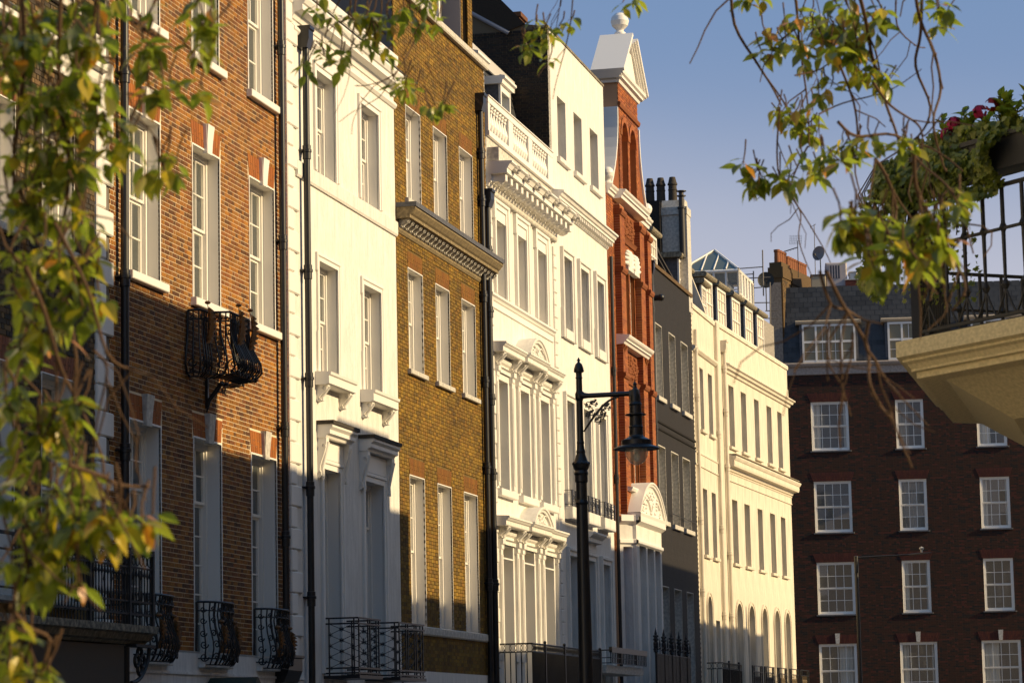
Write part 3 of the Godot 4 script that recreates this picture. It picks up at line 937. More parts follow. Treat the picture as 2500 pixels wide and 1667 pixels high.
# ---------------------------------------------------------------- yellow brown brick house
func house_brown() -> void:
	var o := house("brown_brick_house", "yellow-brown brick house with nine plain sash windows and a dark cornice between two floors", 55.27)
	var cols := [[56.15, 57.28], [58.37, 59.5], [60.62, 61.8]]
	var holes := []
	for c in cols:
		holes.append([c[0], c[1], 13.03, 15.0]); holes.append([c[0], c[1], 9.48, 11.58]); holes.append([c[0] - 0.1, c[1] - 0.1, 4.28, 7.3])
	var b := mb()
	sheet(b, 55.27, 63.1, 0.0, 17.3, holes, -0.008)
	part(o, "wall", b, M.mortar)
	shell(o, 55.27, 63.1, 17.3)
	var pal := [Color(0.35, 0.195, 0.014), Color(0.29, 0.155, 0.012), Color(0.40, 0.225, 0.016), Color(0.21, 0.118, 0.012), Color(0.33, 0.165, 0.012), Color(0.31, 0.185, 0.015)]
	var bh: Array = holes.duplicate()
	for h in holes: bh.append([h[0] - 0.03, h[1] + 0.03, h[3], h[3] + 0.36])
	bh.append([55.2, 63.2, 12.2, 12.62])
	bricks(o, 55.27, 63.1, 3.36, 17.3, bh, pal, M.brick, 0.011, 0.010, 300, [55.4, 63.0, 7.6, 12.0])
	for h in holes:
		flat_arch(o, h[0], h[1], h[3], h[3] + 0.36, 0.03, [Color(0.34, 0.125, 0.012), Color(0.29, 0.125, 0.012), Color(0.38, 0.16, 0.014)], 15, M.brick)
		var tallw: bool = h[3] < 8.0
		window(o, h[0], h[1], h[2], h[3], {"rev": 0.2, "cols": 2, "rows": 2, "edge": 0.022, "cuts": [0.5], "curtain": [0.0, 1.0], "cloth": M.blind if tallw else (M.curtain if h[3] < 13 else M.blind), "sill": [0.16, 0.08, 0.10, 0.10] if not tallw else [0.0, 0.0, 0.02, 0.02]})
	b = mb()
	b.run([Vector2(0, 17.29), Vector2(0.10, 17.29), Vector2(0.12, 17.32), Vector2(0.12, 17.43), Vector2(0, 17.47)], 55.27, 63.12)
	part(o, "coping", b, M.stone)
	b = mb()
	b.run([Vector2(0, 4.09), Vector2(0.05, 4.09), Vector2(0.07, 4.12), Vector2(0.07, 4.25), Vector2(0, 4.28)], 55.27, 62.95)
	part(o, "band", b, M.stone)
	b = mb()
	sheet(b, 55.27, 63.1, 0.0, 3.36, [], 0.03)
	part(o, "plinth", b, M.stucco)
	b = mb()
	b.run([Vector2(0, 12.20), Vector2(0.03, 12.20), Vector2(0.06, 12.25), Vector2(0.06, 12.29), Vector2(0.02, 12.30), Vector2(0.02, 12.47), Vector2(0.30, 12.48), Vector2(0.30, 12.54), Vector2(0.34, 12.57), Vector2(0.41, 12.66), Vector2(0.41, 12.70), Vector2(0, 12.73)], 55.3, 62.95)
	var cor := part(o, "cornice", b, mat(lin(0.33, 0.25, 0.13), 0.85, noise_tex(0.02, 0.6, 1.0, 7), 0.9))
	b = mb()
	b.box(55.28, 12.705, 0.0, 62.97, 12.80, 0.44)
	part(cor, "lead_cover", b, M.lead)
	var x := 55.45
	while x < 62.9:
		b = mb()
		console(b, x, x + 0.12, 12.30, 12.475, 0.26)
		part(cor, "modillion", b, M.stone)
		x += 0.31
	# attic storey set behind the coping
	b = mb()
	b.box(55.3, 17.2, -2.5, 61.0, 21.0, -0.42)
	var at := part(o, "attic", b, M.lead)
	for c in [[55.2, 56.2], [57.1, 58.2], [59.25, 60.35]]:
		b = mb()
		b.box(c[0], 17.2, -0.44, c[0] + 0.10, 19.5, -0.30); b.box(c[1] - 0.12, 17.2, -0.44, c[1], 19.5, -0.30); b.box(c[0] + 0.10, 18.4, -0.43, c[1] - 0.12, 18.47, -0.305); b.box(c[0] + 0.10, 19.41, -0.43, c[1] - 0.12, 19.5, -0.305)
		b.box((c[0] + c[1]) / 2 - 0.02, 17.2, -0.43, (c[0] + c[1]) / 2 + 0.02, 19.41, -0.33)
		for y in [17.8, 18.1, 18.75]: b.box(c[0] + 0.10, y, -0.43, c[1] - 0.12, y + 0.03, -0.34)
		part(at, "attic_window", b, M.paint)
	b = mb()
	b.box(60.98, 17.2, -2.5, 61.0, 21.0, 0.0)
	part(at, "rendered_cheek", b, mat(lin(0.30, 0.27, 0.27), 0.9))
	var yb := mat(lin(0.27, 0.16, 0.05), 0.9, noise_tex(0.05, 0.5, 1.0, 11, 5), 2.2)
	for c in [[61.01, 61.17, -0.02], [61.62, 62.05, -0.02]]:
		b = mb()
		b.box(c[0], 17.2, -3.0, c[1], 21.5, c[2] - 0.02, "f")
		part(o, "party_wall_upstand", b, yb)
		bricks(o, c[0], c[1], 17.35, 20.0, [], pal, M.brick, 0.011, 0.010, 0)
	downpipe(o, 62.3, 0.10, 2.0, 16.2, 0.065, [15.2, 14.1, 11.9, 9.95, 8.0, 5.4], M.iron, true, "black drainpipe with a hopper head, nearer of the pair")
	downpipe(o, 62.72, 0.12, 2.0, 14.05, 0.075, [13.0, 11.6, 9.6, 7.9, 5.4], M.iron, true, "thicker black drainpipe, farther of the pair")


# a segmental or half-round moulded arch with its barrel behind; tympanum with relief
func arched_pediment(o: Node3D, x0: float, x1: float, y: float, rise: float, z: float, m: Material, seed_no: int) -> void:
	var b := mb()
	var hw := (x1 - x0) / 2; var xc := (x0 + x1) / 2
	var R := (hw * hw + rise * rise) / (2 * rise)
	var a0 := asin(clampf(hw / R, -1, 1))
	if rise > hw: a0 = PI - a0
	var n := 18
	var bands := [[0.0, 0.0], [0.05, 0.0], [0.07, -0.03], [0.12, -0.04], [0.14, -0.09], [0.20, -0.10]]   # inward, back
	for k in n:
		var ta := -a0 + 2 * a0 * k / n; var tb := -a0 + 2 * a0 * (k + 1) / n
		var pa := Vector3(xc + R * sin(ta), y + rise - R + R * cos(ta), 0); var pb := Vector3(xc + R * sin(tb), y + rise - R + R * cos(tb), 0)
		var na := Vector3(sin(ta), cos(ta), 0); var nb := Vector3(sin(tb), cos(tb), 0)
		b.quadn(pa + Vector3(0, 0, z), pb + Vector3(0, 0, z), pb, pa, na, nb, nb, na)
		for j in bands.size() - 1:
			var p: Array = bands[j]; var q: Array = bands[j + 1]
			b.quad(pa - na * p[0] + Vector3(0, 0, z + p[1]), pa - na * q[0] + Vector3(0, 0, z + q[1]), pb - nb * q[0] + Vector3(0, 0, z + q[1]), pb - nb * p[0] + Vector3(0, 0, z + p[1]))
	var arc := part(o, "arched_pediment", b, m)
	b = mb()
	var poly := []
	for k in n + 1:
		var t := a0 - 2 * a0 * k / n
		poly.append(Vector2(xc + (R - 0.19) * sin(t), max(y, y + rise - R + (R - 0.19) * cos(t))))
	b.prism(poly, z - 0.2, z - 0.10)
	part(arc, "tympanum", b, m)
	b = mb()
	var r := RandomNumberGenerator.new(); r.seed = seed_no
	for k in 46:
		var px := xc + r.randf_range(-1, 1) * hw * 0.72
		var lim := y + rise - R + sqrt(max(0.0, pow(R - 0.24, 2) - pow(px - xc, 2)))
		var py := lerpf(y + 0.03, lim, r.randf())
		if lim < y + 0.05: continue
		b.ball(Vector3(px, py, z - 0.09), r.randf_range(0.025, 0.055), 6, r.randf_range(0.7, 1.2))
	for s in [-1.0, 1.0]:
		var line := []
		for k in 12:
			var t := k / 11.0
			line.append(Vector3(xc + s * hw * 0.62 * t, y + 0.06 + rise * 0.55 * sin(t * 2.4) * (1 - 0.4 * t), z - 0.07))
		b.tube(line, 0.022, 5)
	part(arc, "relief_carving", b, m)


func hood_row(o: Node3D, wins: Array, x0: float, x1: float, top: float, base: float, out: float, m: Material, seed_no: int, rise: float) -> void:
	var b := mb()
	var fh := 0.22
	var prof := [Vector2(0, top - fh), Vector2(out - 0.10, top - fh), Vector2(out - 0.08, top - fh + 0.02), Vector2(out - 0.08, top - 0.11), Vector2(out - 0.05, top - 0.09), Vector2(out - 0.02, top - 0.05), Vector2(out, top - 0.04), Vector2(out, top), Vector2(0, top + 0.02)]
	b.run(prof, x0, x1)
	var root := part(o, "hood", b, m)
	var c: Array = wins[1]
	b = mb()
	var xc: float = (c[0] + c[1]) / 2
	var prof2 := []
	for p in prof: prof2.append(Vector2(p.x + (0.07 if p.x > 0.01 else 0.0), p.y + 0.003))
	b.run(prof2, xc - 1.08, xc + 1.08)
	part(root, "hood_break", b, m)
	arched_pediment(root, xc - 1.06, xc + 1.06, top + 0.01, rise, out + 0.06, m, seed_no)
	var ch := top - fh
	for w in wins:
		for q in [[w[0] - 0.36, w[0] - 0.14], [w[1] + 0.14, w[1] + 0.36]]:
			b = mb(); console(b, q[0], q[1], base + 0.17, ch, out * 0.78); part(root, "console", b, m)
			b = mb()   # pilaster capital below the console
			b.run([Vector2(0.06, base - 0.10), Vector2(0.09, base - 0.06), Vector2(0.09, base + 0.02), Vector2(0.13, base + 0.05), Vector2(0.13, base + 0.16), Vector2(0, base + 0.17)], q[0] - 0.02, q[1] + 0.02)
			part(root, "capital", b, m)
			b = mb()
			b.box(q[0] + 0.01, base - 2.6, -0.01, q[1] - 0.01, base - 0.09, 0.07)
			b.box(q[0] + 0.05, base - 2.5, 0.07, q[1] - 0.05, base - 0.2, 0.085)
			part(root, "pilaster", b, m)
		b = mb()
		b.run([Vector2(0.02, base + 0.06), Vector2(0.05, base + 0.06), Vector2(0.05, base + 0.14), Vector2(0.10, base + 0.17), Vector2(0, base + 0.2)], w[0] - 0.14, w[1] + 0.14)
		b.run([Vector2(0, base + 0.26), Vector2(0.06, base + 0.30), Vector2(0.08, base + 0.36), Vector2(0.06, base + 0.42), Vector2(0, base + 0.44)], w[0] - 0.14, w[1] + 0.14)
		part(root, "frieze", b, m)


# ---------------------------------------------------------------- ornate white house with balustrade
func house_ornate() -> void:
	var o := house("ornate_white_house", "ornate white house with a roof balustrade, lion-head cornice and arched pediments", 63.1)
	var a := [[63.88, 64.87], [66.05, 67.02], [68.2, 69.22]]
	var m2 := [[63.87, 64.92], [66.07, 67.13], [68.24, 69.32]]
	var m3 := [[63.98, 65.1], [66.12, 67.32], [68.34, 69.5]]
	var holes := []
	for c in a: holes.append([c[0], c[1], 12.18, 13.93])
	for c in m2: holes.append([c[0], c[1], 7.64, 10.2])
	for c in m3: holes.append([c[0], c[1], 3.2, 6.36])
	var b := mb()
	sheet(b, 63.1, 70.1, 0.0, 15.75, holes)
	part(o, "wall", b, M.stucco)
	shell(o, 63.1, 70.1, 15.75)
	for i in 3:
		var c: Array = a[i]
		var w := window(o, c[0], c[1], 12.18, 13.93, {"rev": 0.26, "cols": 2, "rows": 1, "curtain": [0.0, 0.4, 0.7, 1.0]})
		b = mb(); architrave(b, c[0], c[1], 12.16, 14.2, 0.2, 0.09, 0.07); b.box(c[0] - 0.1, 13.94, 0.0, c[1] + 0.1, 14.18, 0.03)
		part(w, "architrave", b, M.paint)
		c = m2[i]
		window(o, c[0], c[1], 7.64, 10.2, {"rev": 0.30, "cols": 1, "rows": 1, "curtain": [0.0, 0.4], "sill": [0.3, 0.3, 0.17, 0.14], "sill_mat": M.paint})
		c = m3[i]
		var g := window(o, c[0], c[1], 3.2, 6.36, {"called": "french_window", "rev": 0.42, "cols": 1, "rows": 1, "cuts": [0.74], "curtain": [0.0, 0.5]})
		b = mb()
		b.run([Vector2(0, 6.04), Vector2(0.02, 6.05), Vector2(0.02, 6.08), Vector2(0, 6.09)], c[0], c[1])
		part(g, "impost", b, M.paint)
	# main cornice
	b = mb()
	b.run([Vector2(0, 14.60), Vector2(0.05, 14.60), Vector2(0.07, 14.66), Vector2(0.11, 14.68), Vector2(0.11, 14.86), Vector2(0.46, 14.87), Vector2(0.46, 14.875)], 63.15, 70.45)
	b.run([Vector2(0, 14.872), Vector2(0.50, 14.875), Vector2(0.50, 14.98), Vector2(0.52, 14.99), Vector2(0.54, 15.03), Vector2(0.57, 15.08), Vector2(0.62, 15.11), Vector2(0.62, 15.15), Vector2(0, 15.17)], 63.15, 70.45)
	var cor := part(o, "cornice", b, M.paint)
	var x := 63.36
	while x < 70.4:
		b = mb(); b.cbox(x - 0.09, 14.70, 0.0, x + 0.09, 14.865, 0.44, 0.01); b.ball(Vector3(x, 14.71, 0.30), 0.085, 8)
		part(cor, "modillion", b, M.paint)
		b = mb(); b.ball(Vector3(x + 0.27, 14.74, 0.16), 0.12, 8, 0.8); part(cor, "boss", b, M.paint)
		x += 0.54
	x = 63.72
	while x < 70.5:
		b = mb()   # lion head: mane, brow, muzzle
		b.ball(Vector3(x, 15.06, 0.58), 0.105, 9); b.ball(Vector3(x, 15.03, 0.67), 0.06, 8, 0.8)
		for s in [-1.0, 1.0]:
			b.ball(Vector3(x + s * 0.08, 15.14, 0.58), 0.04, 6); b.ball(Vector3(x + s * 0.035, 15.085, 0.665), 0.028, 6); b.ball(Vector3(x + s * 0.09, 15.0, 0.58), 0.05, 6)
		b.ball(Vector3(x, 14.97, 0.62), 0.05, 6)
		part(cor, "lion_head", b, M.stone)
		x += 1.09
	x = 63.75
	while x < 70.1:   # roll of beads under the cornice
		b = mb(); b.tube([Vector3(x - 0.1, 14.47, 0.06), Vector3(x - 0.08, 14.47, 0.06), Vector3(x + 0.08, 14.47, 0.06), Vector3(x + 0.1, 14.47, 0.06)], [0.02, 0.085, 0.085, 0.02], 8)
		part(cor, "bead", b, M.stone)
		x += 0.30
	# blocking course, lead and balustrade
	b = mb()
	b.box(63.15, 15.17, -0.2, 70.08, 15.77, 0.02)
	b.prism([Vector2(63.2, 15.18), Vector2(63.6, 15.18), Vector2(63.2, 15.5)], 0.02, 0.3)
	part(o, "blocking_course", b, M.stone)
	b = mb()
	b.box(63.15, 15.775, -0.14, 70.05, 15.89, 0.10); b.box(63.12, 16.56, -0.12, 70.05, 16.70, 0.09)
	b.box(63.1, 16.70, -0.13, 70.05, 16.72, 0.12)
	var bal := part(o, "balustrade", b, M.paint)
	var bays := [[63.32, 65.2], [65.65, 67.3], [67.72, 69.5]]
	for p in [[63.15, 63.32], [65.2, 65.65], [67.3, 67.72], [69.5, 70.05]]:
		b = mb(); b.box(p[0], 15.89, -0.10, p[1], 16.56, 0.08); part(bal, "pier", b, M.paint)
	var q := MB.new()
	q.lathe([Vector2(0.075, 0.0), Vector2(0.075, 0.04), Vector2(0.05, 0.06), Vector2(0.075, 0.14), Vector2(0.095, 0.22), Vector2(0.075, 0.32), Vector2(0.045, 0.42), Vector2(0.038, 0.50), Vector2(0.06, 0.53), Vector2(0.06, 0.56), Vector2(0.045, 0.58), Vector2(0.075, 0.61), Vector2(0.075, 0.67)], Vector3.ZERO, 10)
	var qm := q.mesh()
	for bay in bays:
		for k in 7:
			place(bal, "baluster", qm, M.paint, Transform3D(Basis(), Vector3(lerpf(bay[0], bay[1], (k + 0.5) / 7) - U0, 15.89, -0.01)))
	b = mb()
	b.run([Vector2(0, 11.80), Vector2(0.04, 11.81), Vector2(0.04, 11.84), Vector2(0.02, 11.86), Vector2(0.02, 11.96), Vector2(0.05, 11.98), Vector2(0.07, 12.03), Vector2(0.12, 12.06), Vector2(0.12, 12.11), Vector2(0, 12.14)], 63.1, 69.9)
	part(o, "string_course", b, M.paint)
	hood_row(o, m2, 63.3, 69.75, 10.98, 10.30, 0.37, M.stucco, 31, 0.47)
	hood_row(o, m3, 63.3, 69.8, 6.98, 6.32, 0.36, M.stucco, 32, 0.42)
	quoins(o, 63.16, 0.36, 0.28, 3.2, 14.3, 0.34, false, M.stucco)
	quoins(o, 70.08, 0.36, 0.28, 3.2, 14.3, 0.32, true, M.stucco)
	# mansard and dormer behind the balustrade
	b = mb()
	b.quad(Vector3(63.1, 15.8, -0.55), Vector3(70.05, 15.8, -0.55), Vector3(70.05, 18.35, -1.0), Vector3(63.1, 18.35, -1.0))
	b.quad(Vector3(63.1, 18.55, -0.95), Vector3(70.05, 18.55, -0.95), Vector3(70.05, 18.9, -6.0), Vector3(63.1, 18.9, -6.0))
	var man := part(o, "mansard_roof", b, M.slate)
	b = mb()
	b.run([Vector2(-0.9, 18.3), Vector2(-0.86, 18.3), Vector2(-0.86, 18.6), Vector2(-0.9, 18.62)], 63.1, 70.0)
	part(man, "lead_roll", b, mat(lin(0.5, 0.48, 0.45), 0.5))
	for r in 10:   # slates
		var y := 15.9 + r * 0.25
		var xx := 63.1 + (0.15 if r % 2 else 0.0)
		b = mb()
		while xx < 69.9:
			b.col = Color(1, 1, 1) * rng.randf_range(0.6, 1.5)
			var z := -0.55 - 0.45 * (y - 15.8) / 2.55
			b.quad(Vector3(xx + 0.006, y, z + 0.03), Vector3(xx + 0.29, y, z + 0.03), Vector3(xx + 0.29, y + 0.27, z - 0.035), Vector3(xx + 0.006, y + 0.27, z - 0.035))
			b.quad(Vector3(xx + 0.006, y, z - 0.01), Vector3(xx + 0.29, y, z - 0.01), Vector3(xx + 0.29, y, z + 0.03), Vector3(xx + 0.006, y, z + 0.03))
			xx += 0.3
		stuff(part(man, "slates", b, M.slate))
	for c in [[66.9, 67.95], [64.2, 65.2]]:
		b = mb()
		b.box(c[0], 16.0, -1.4, c[0] + 0.1, 17.85, -0.5); b.box(c[1] - 0.1, 16.0, -1.4, c[1], 17.85, -0.5); b.box(c[0] + 0.1, 17.7, -1.4, c[1] - 0.1, 17.85, -0.51)
		b.run([Vector2(0, 17.85), Vector2(0.06, 17.86), Vector2(0.08, 17.95), Vector2(0.14, 17.98), Vector2(0.14, 18.04), Vector2(0, 18.07)], c[0] - 0.1, c[1] + 0.1, false, false, -0.5)
		b.box(c[0] - 0.1, 17.85, -1.5, c[1] + 0.1, 18.05, -0.5)
		var dm := part(man, "dormer", b, M.paint)
		b = mb()
		b.box(c[0] - 0.02, 16.0, -1.5, c[0] + 0.0, 17.84, -0.55)
		part(dm, "dormer_cheek", b, M.lead)
		b = mb()
		b.quad(Vector3(c[0] + 0.1, 16.0, -0.6), Vector3(c[1] - 0.1, 16.0, -0.6), Vector3(c[1] - 0.1, 17.7, -0.6), Vector3(c[0] + 0.1, 17.7, -0.6))
		part(dm, "pane", b, M.glass)
	# first floor railing of ringed bars, round the corner at the near end
	railing("ringed_balcony_railing", "black iron balcony railing with a row of rings on top, before the ornate white house", [Vector2(63.42, 0.03), Vector2(63.42, 0.80), Vector2(71.2, 0.80)], 3.0, 4.08, 0.115)


# upright bars in a frame, rings between the two top rails
func railing(called: String, label: String, plan: Array, y0: float, y1: float, gap: float, rings := true) -> void:
	var keep := U0
	U0 = plan[0].x
	var o := thing(called, label, "railing", Vector3(0, 0, -U0), PI / 2, "balcony and area railings")
	var b := mb()
	for i in plan.size() - 1:
		var p: Vector2 = plan[i]; var q: Vector2 = plan[i + 1]
		for y in [y1, y1 - 0.19, y0]:
			b.tube([Vector3(p.x, y, p.y), Vector3(q.x, y, q.y)], 0.018 if y == y1 else 0.013, 6)
	part(o, "rail", b, M.iron)
	b = mb()
	b.box(plan[0].x - 0.1, y0 - 0.25, 0.0, plan[-1].x + 0.1, y0 - 0.05, 0.9)
	part(o, "balcony_floor", b, M.stone)
	var q := MB.new(); q.lathe([Vector2(0.014, 0.0), Vector2(0.014, y1 - y0 - (0.19 if rings else 0.0))], Vector3.ZERO, 6)
	var bar := q.mesh()
	q = MB.new()
	var ring := []
	for k in 17: ring.append(Vector3(cos(TAU * k / 16), sin(TAU * k / 16), 0) * 0.085)
	q.tube(ring, 0.008, 5)
	var ringm := q.mesh()
	q = MB.new(); q.box(-0.03, 0, -0.03, 0.03, y1 - y0 + 0.02, 0.03); q.ball(Vector3(0, y1 - y0 + 0.05, 0), 0.04)
	var post := q.mesh()
	for i in plan.size() - 1:
		var p: Vector2 = plan[i]; var r: Vector2 = plan[i + 1]
		var L := p.distance_to(r); var n := int(L / gap)
		var turn := Basis(Vector3.UP, -atan2(r.y - p.y, r.x - p.x))
		for k in n + 1:
			var t := p.lerp(r, float(k) / n)
			place(o, "bar", bar, M.iron, Transform3D(Basis(), Vector3(t.x - U0, y0, t.y)))
			if rings and k < n:
				t = p.lerp(r, (k + 0.5) / n)
				place(o, "ring", ringm, M.iron, Transform3D(turn, Vector3(t.x - U0, y1 - 0.095, t.y)))
		if i > 0:
			var k := 1.3
			while k < L:
				var t := p.lerp(r, k / L)
				place(o, "post", post, M.iron, Transform3D(Basis(), Vector3(t.x - U0, y0, t.y)))
				k += 2.1
	U0 = keep


# ---------------------------------------------------------------- plain white house, tall parapet
func house_plain() -> void:
	var o := house("plain_white_house", "tall plain white house with a blank parapet and dentil cornice", 70.1)
	var r1 := [[71.1, 72.12], [73.14, 74.18], [75.25, 76.32]]
	var r2 := [[71.23, 72.24], [73.32, 74.36], [75.46, 76.41]]
	var r3 := [[71.19, 72.15], [73.25, 74.2], [75.3, 76.25]]
	var r4 := [[71.14, 72.3], [73.25, 74.35], [75.36, 76.37]]
	var holes := []
	for c in r1: holes.append([c[0], c[1], 16.80, 18.43])
	for c in r2: holes.append([c[0], c[1], 12.36, 14.25])
	for c in r3: holes.append([c[0], c[1], 7.75, 10.5])
	for c in r4: holes.append([c[0], c[1], 3.2, 6.53])
	var b := mb()
	sheet(b, 70.1, 77.25, 0.0, 20.0, holes)
	part(o, "wall", b, M.stucco)
	shell(o, 70.12, 77.25, 20.0)
	b = mb()
	b.box(70.08, 20.0, -0.35, 77.27, 20.06, 0.03)
	part(o, "coping", b, M.dirty)
	for c in r1: window(o, c[0], c[1], 16.80, 18.43, {"rev": 0.3, "cols": 1, "rows": 1, "reveal": M.stucco, "curtain": [0.0, 0.3], "sill": [0.16, 0.16, 0.13, 0.10], "sill_mat": M.stucco})
	for c in r2:
		var w := window(o, c[0], c[1], 12.36, 14.25, {"rev": 0.3, "cols": 1, "rows": 1, "reveal": M.stucco, "curtain": [0.0, 0.3]})
		b = mb(); architrave(b, c[0], c[1], 12.10, 14.25, 0.20, 0.10, 0.0, 0.06); b.box(c[0], 12.10, 0.0, c[1], 12.35, 0.09); part(w, "architrave", b, M.stucco)
	for c in r3:
		var w := window(o, c[0], c[1], 7.75, 10.5, {"rev": 0.3, "cols": 1, "rows": 1, "reveal": M.stucco, "curtain": [0.0, 0.3]})
		b = mb(); architrave(b, c[0], c[1], 7.75, 10.5, 0.19, 0.10); part(w, "architrave", b, M.stucco)
		b = mb(); b.cbox(c[0] - 0.28, 7.44, -0.02, c[1] + 0.2, 7.75, 0.22, 0.015); part(w, "sill_box", b, M.stucco)
		b = mb()
		for y in [7.80, 7.88, 8.10, 8.16]: b.box(c[0] - 0.26, y, 0.19, c[1] + 0.18, y + 0.015, 0.21); 
		for y in [7.80, 8.16]: b.box(c[0] - 0.26, y, 0.0, c[0] - 0.245, y + 0.015, 0.2)
		var g := part(w, "window_guard", b, M.iron)
		for k in 4:
			b = mb(); var x := lerpf(c[0] - 0.25, c[1] + 0.17, k / 3.0); b.box(x - 0.05, 7.75, 0.185, x + 0.05, 8.17, 0.215); part(g, "upright", b, M.iron)
			if k < 3:
				b = mb(); var x2 := lerpf(c[0] - 0.25, c[1] + 0.17, (k + 1) / 3.0)
				b.tube([Vector3(x, 7.88, 0.2), Vector3(x2, 8.1, 0.2)], 0.01, 4); b.tube([Vector3(x, 8.1, 0.2), Vector3(x2, 7.88, 0.2)], 0.01, 4); part(g, "cross_bars", b, M.iron)
	for c in r4:
		var w := window(o, c[0], c[1], 3.2, 6.53, {"rev": 0.36, "cols": 1, "rows": 1, "reveal": M.stucco, "curtain": [0.0, 0.3]})
		b = mb(); architrave(b, c[0], c[1], 3.2, 6.53, 0.19, 0.10); part(w, "architrave", b, M.stucco)
	b = mb()
	b.run([Vector2(0, 6.98), Vector2(0.2, 7.0), Vector2(0.2, 7.09), Vector2(0.28, 7.15), Vector2(0.32, 7.2), Vector2(0.32, 7.24), Vector2(0, 7.28)], 72.95, 74.65)
	b.box(73.1, 6.75, 0.0, 74.5, 6.98, 0.06)
	part(o, "door_hood", b, M.stucco)
	b = mb()
	b.run([Vector2(0, 15.36), Vector2(0.03, 15.37), Vector2(0.06, 15.42), Vector2(0.06, 15.52), Vector2(0.22, 15.54), Vector2(0.22, 15.60), Vector2(0.26, 15.62), Vector2(0.29, 15.68), Vector2(0.34, 15.70), Vector2(0.34, 15.75), Vector2(0, 15.80)], 70.12, 77.25)
	var cor := part(o, "cornice", b, M.stucco)
	var q := MB.new(); q.box(-0.06, 0, 0, 0.06, 0.10, 0.13)
	var qm := q.mesh()
	var x := 70.3
	while x < 77.2:
		place(cor, "dentil", qm, M.stucco, Transform3D(Basis(), Vector3(x - U0, 15.435, 0.06)))
		x += 0.235
	# its dark brick side wall rises over the lower neighbour
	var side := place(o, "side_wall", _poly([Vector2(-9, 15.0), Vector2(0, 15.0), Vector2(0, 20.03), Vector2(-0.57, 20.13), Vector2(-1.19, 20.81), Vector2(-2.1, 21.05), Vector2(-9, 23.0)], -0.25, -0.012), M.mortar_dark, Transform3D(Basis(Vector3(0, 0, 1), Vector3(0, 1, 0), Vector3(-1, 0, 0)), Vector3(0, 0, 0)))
	var keep := U0
	U0 = 0.0
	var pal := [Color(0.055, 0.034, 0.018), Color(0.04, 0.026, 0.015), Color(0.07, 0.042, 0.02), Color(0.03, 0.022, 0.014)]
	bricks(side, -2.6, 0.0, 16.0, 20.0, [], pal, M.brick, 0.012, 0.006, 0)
	b = mb()
	b.tube([Vector3(-2.2, 20.65, 0.03), Vector3(-1.0, 19.91, 0.03)], 0.06, 6)
	part(side, "lead_flashing", b, mat(lin(0.25, 0.25, 0.27), 0.5))
	b = mb()
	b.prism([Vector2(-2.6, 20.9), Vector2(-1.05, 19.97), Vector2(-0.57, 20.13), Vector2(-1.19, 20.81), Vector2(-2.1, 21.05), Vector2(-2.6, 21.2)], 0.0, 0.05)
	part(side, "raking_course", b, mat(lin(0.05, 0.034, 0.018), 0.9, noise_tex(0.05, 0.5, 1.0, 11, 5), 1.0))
	U0 = keep
	for c in [[72.6, 73.3, -1.3, 21.0], [75.6, 76.2, -0.9, 20.72]]:
		b = mb()
		b.box(c[0], 19.9, c[2] - 0.8, c[1], c[3], c[2]); b.box(c[0] - 0.06, c[3], c[2] - 0.86, c[1] + 0.06, c[3] + 0.12, c[2] + 0.06); b.box(c[0] - 0.03, c[3] - 0.2, c[2] - 0.83, c[1] + 0.03, c[3] - 0.12, c[2] + 0.03)
		part(o, "chimney", b, mat(lin(0.22, 0.09, 0.035), 0.9, noise_tex(0.05, 0.55, 1.0, 11, 5), 2.0))


func _poly(p: Array, z0: float, z1: float) -> ArrayMesh:
	var b := MB.new()
	b.prism(p, z0, z1)
	return b.mesh()


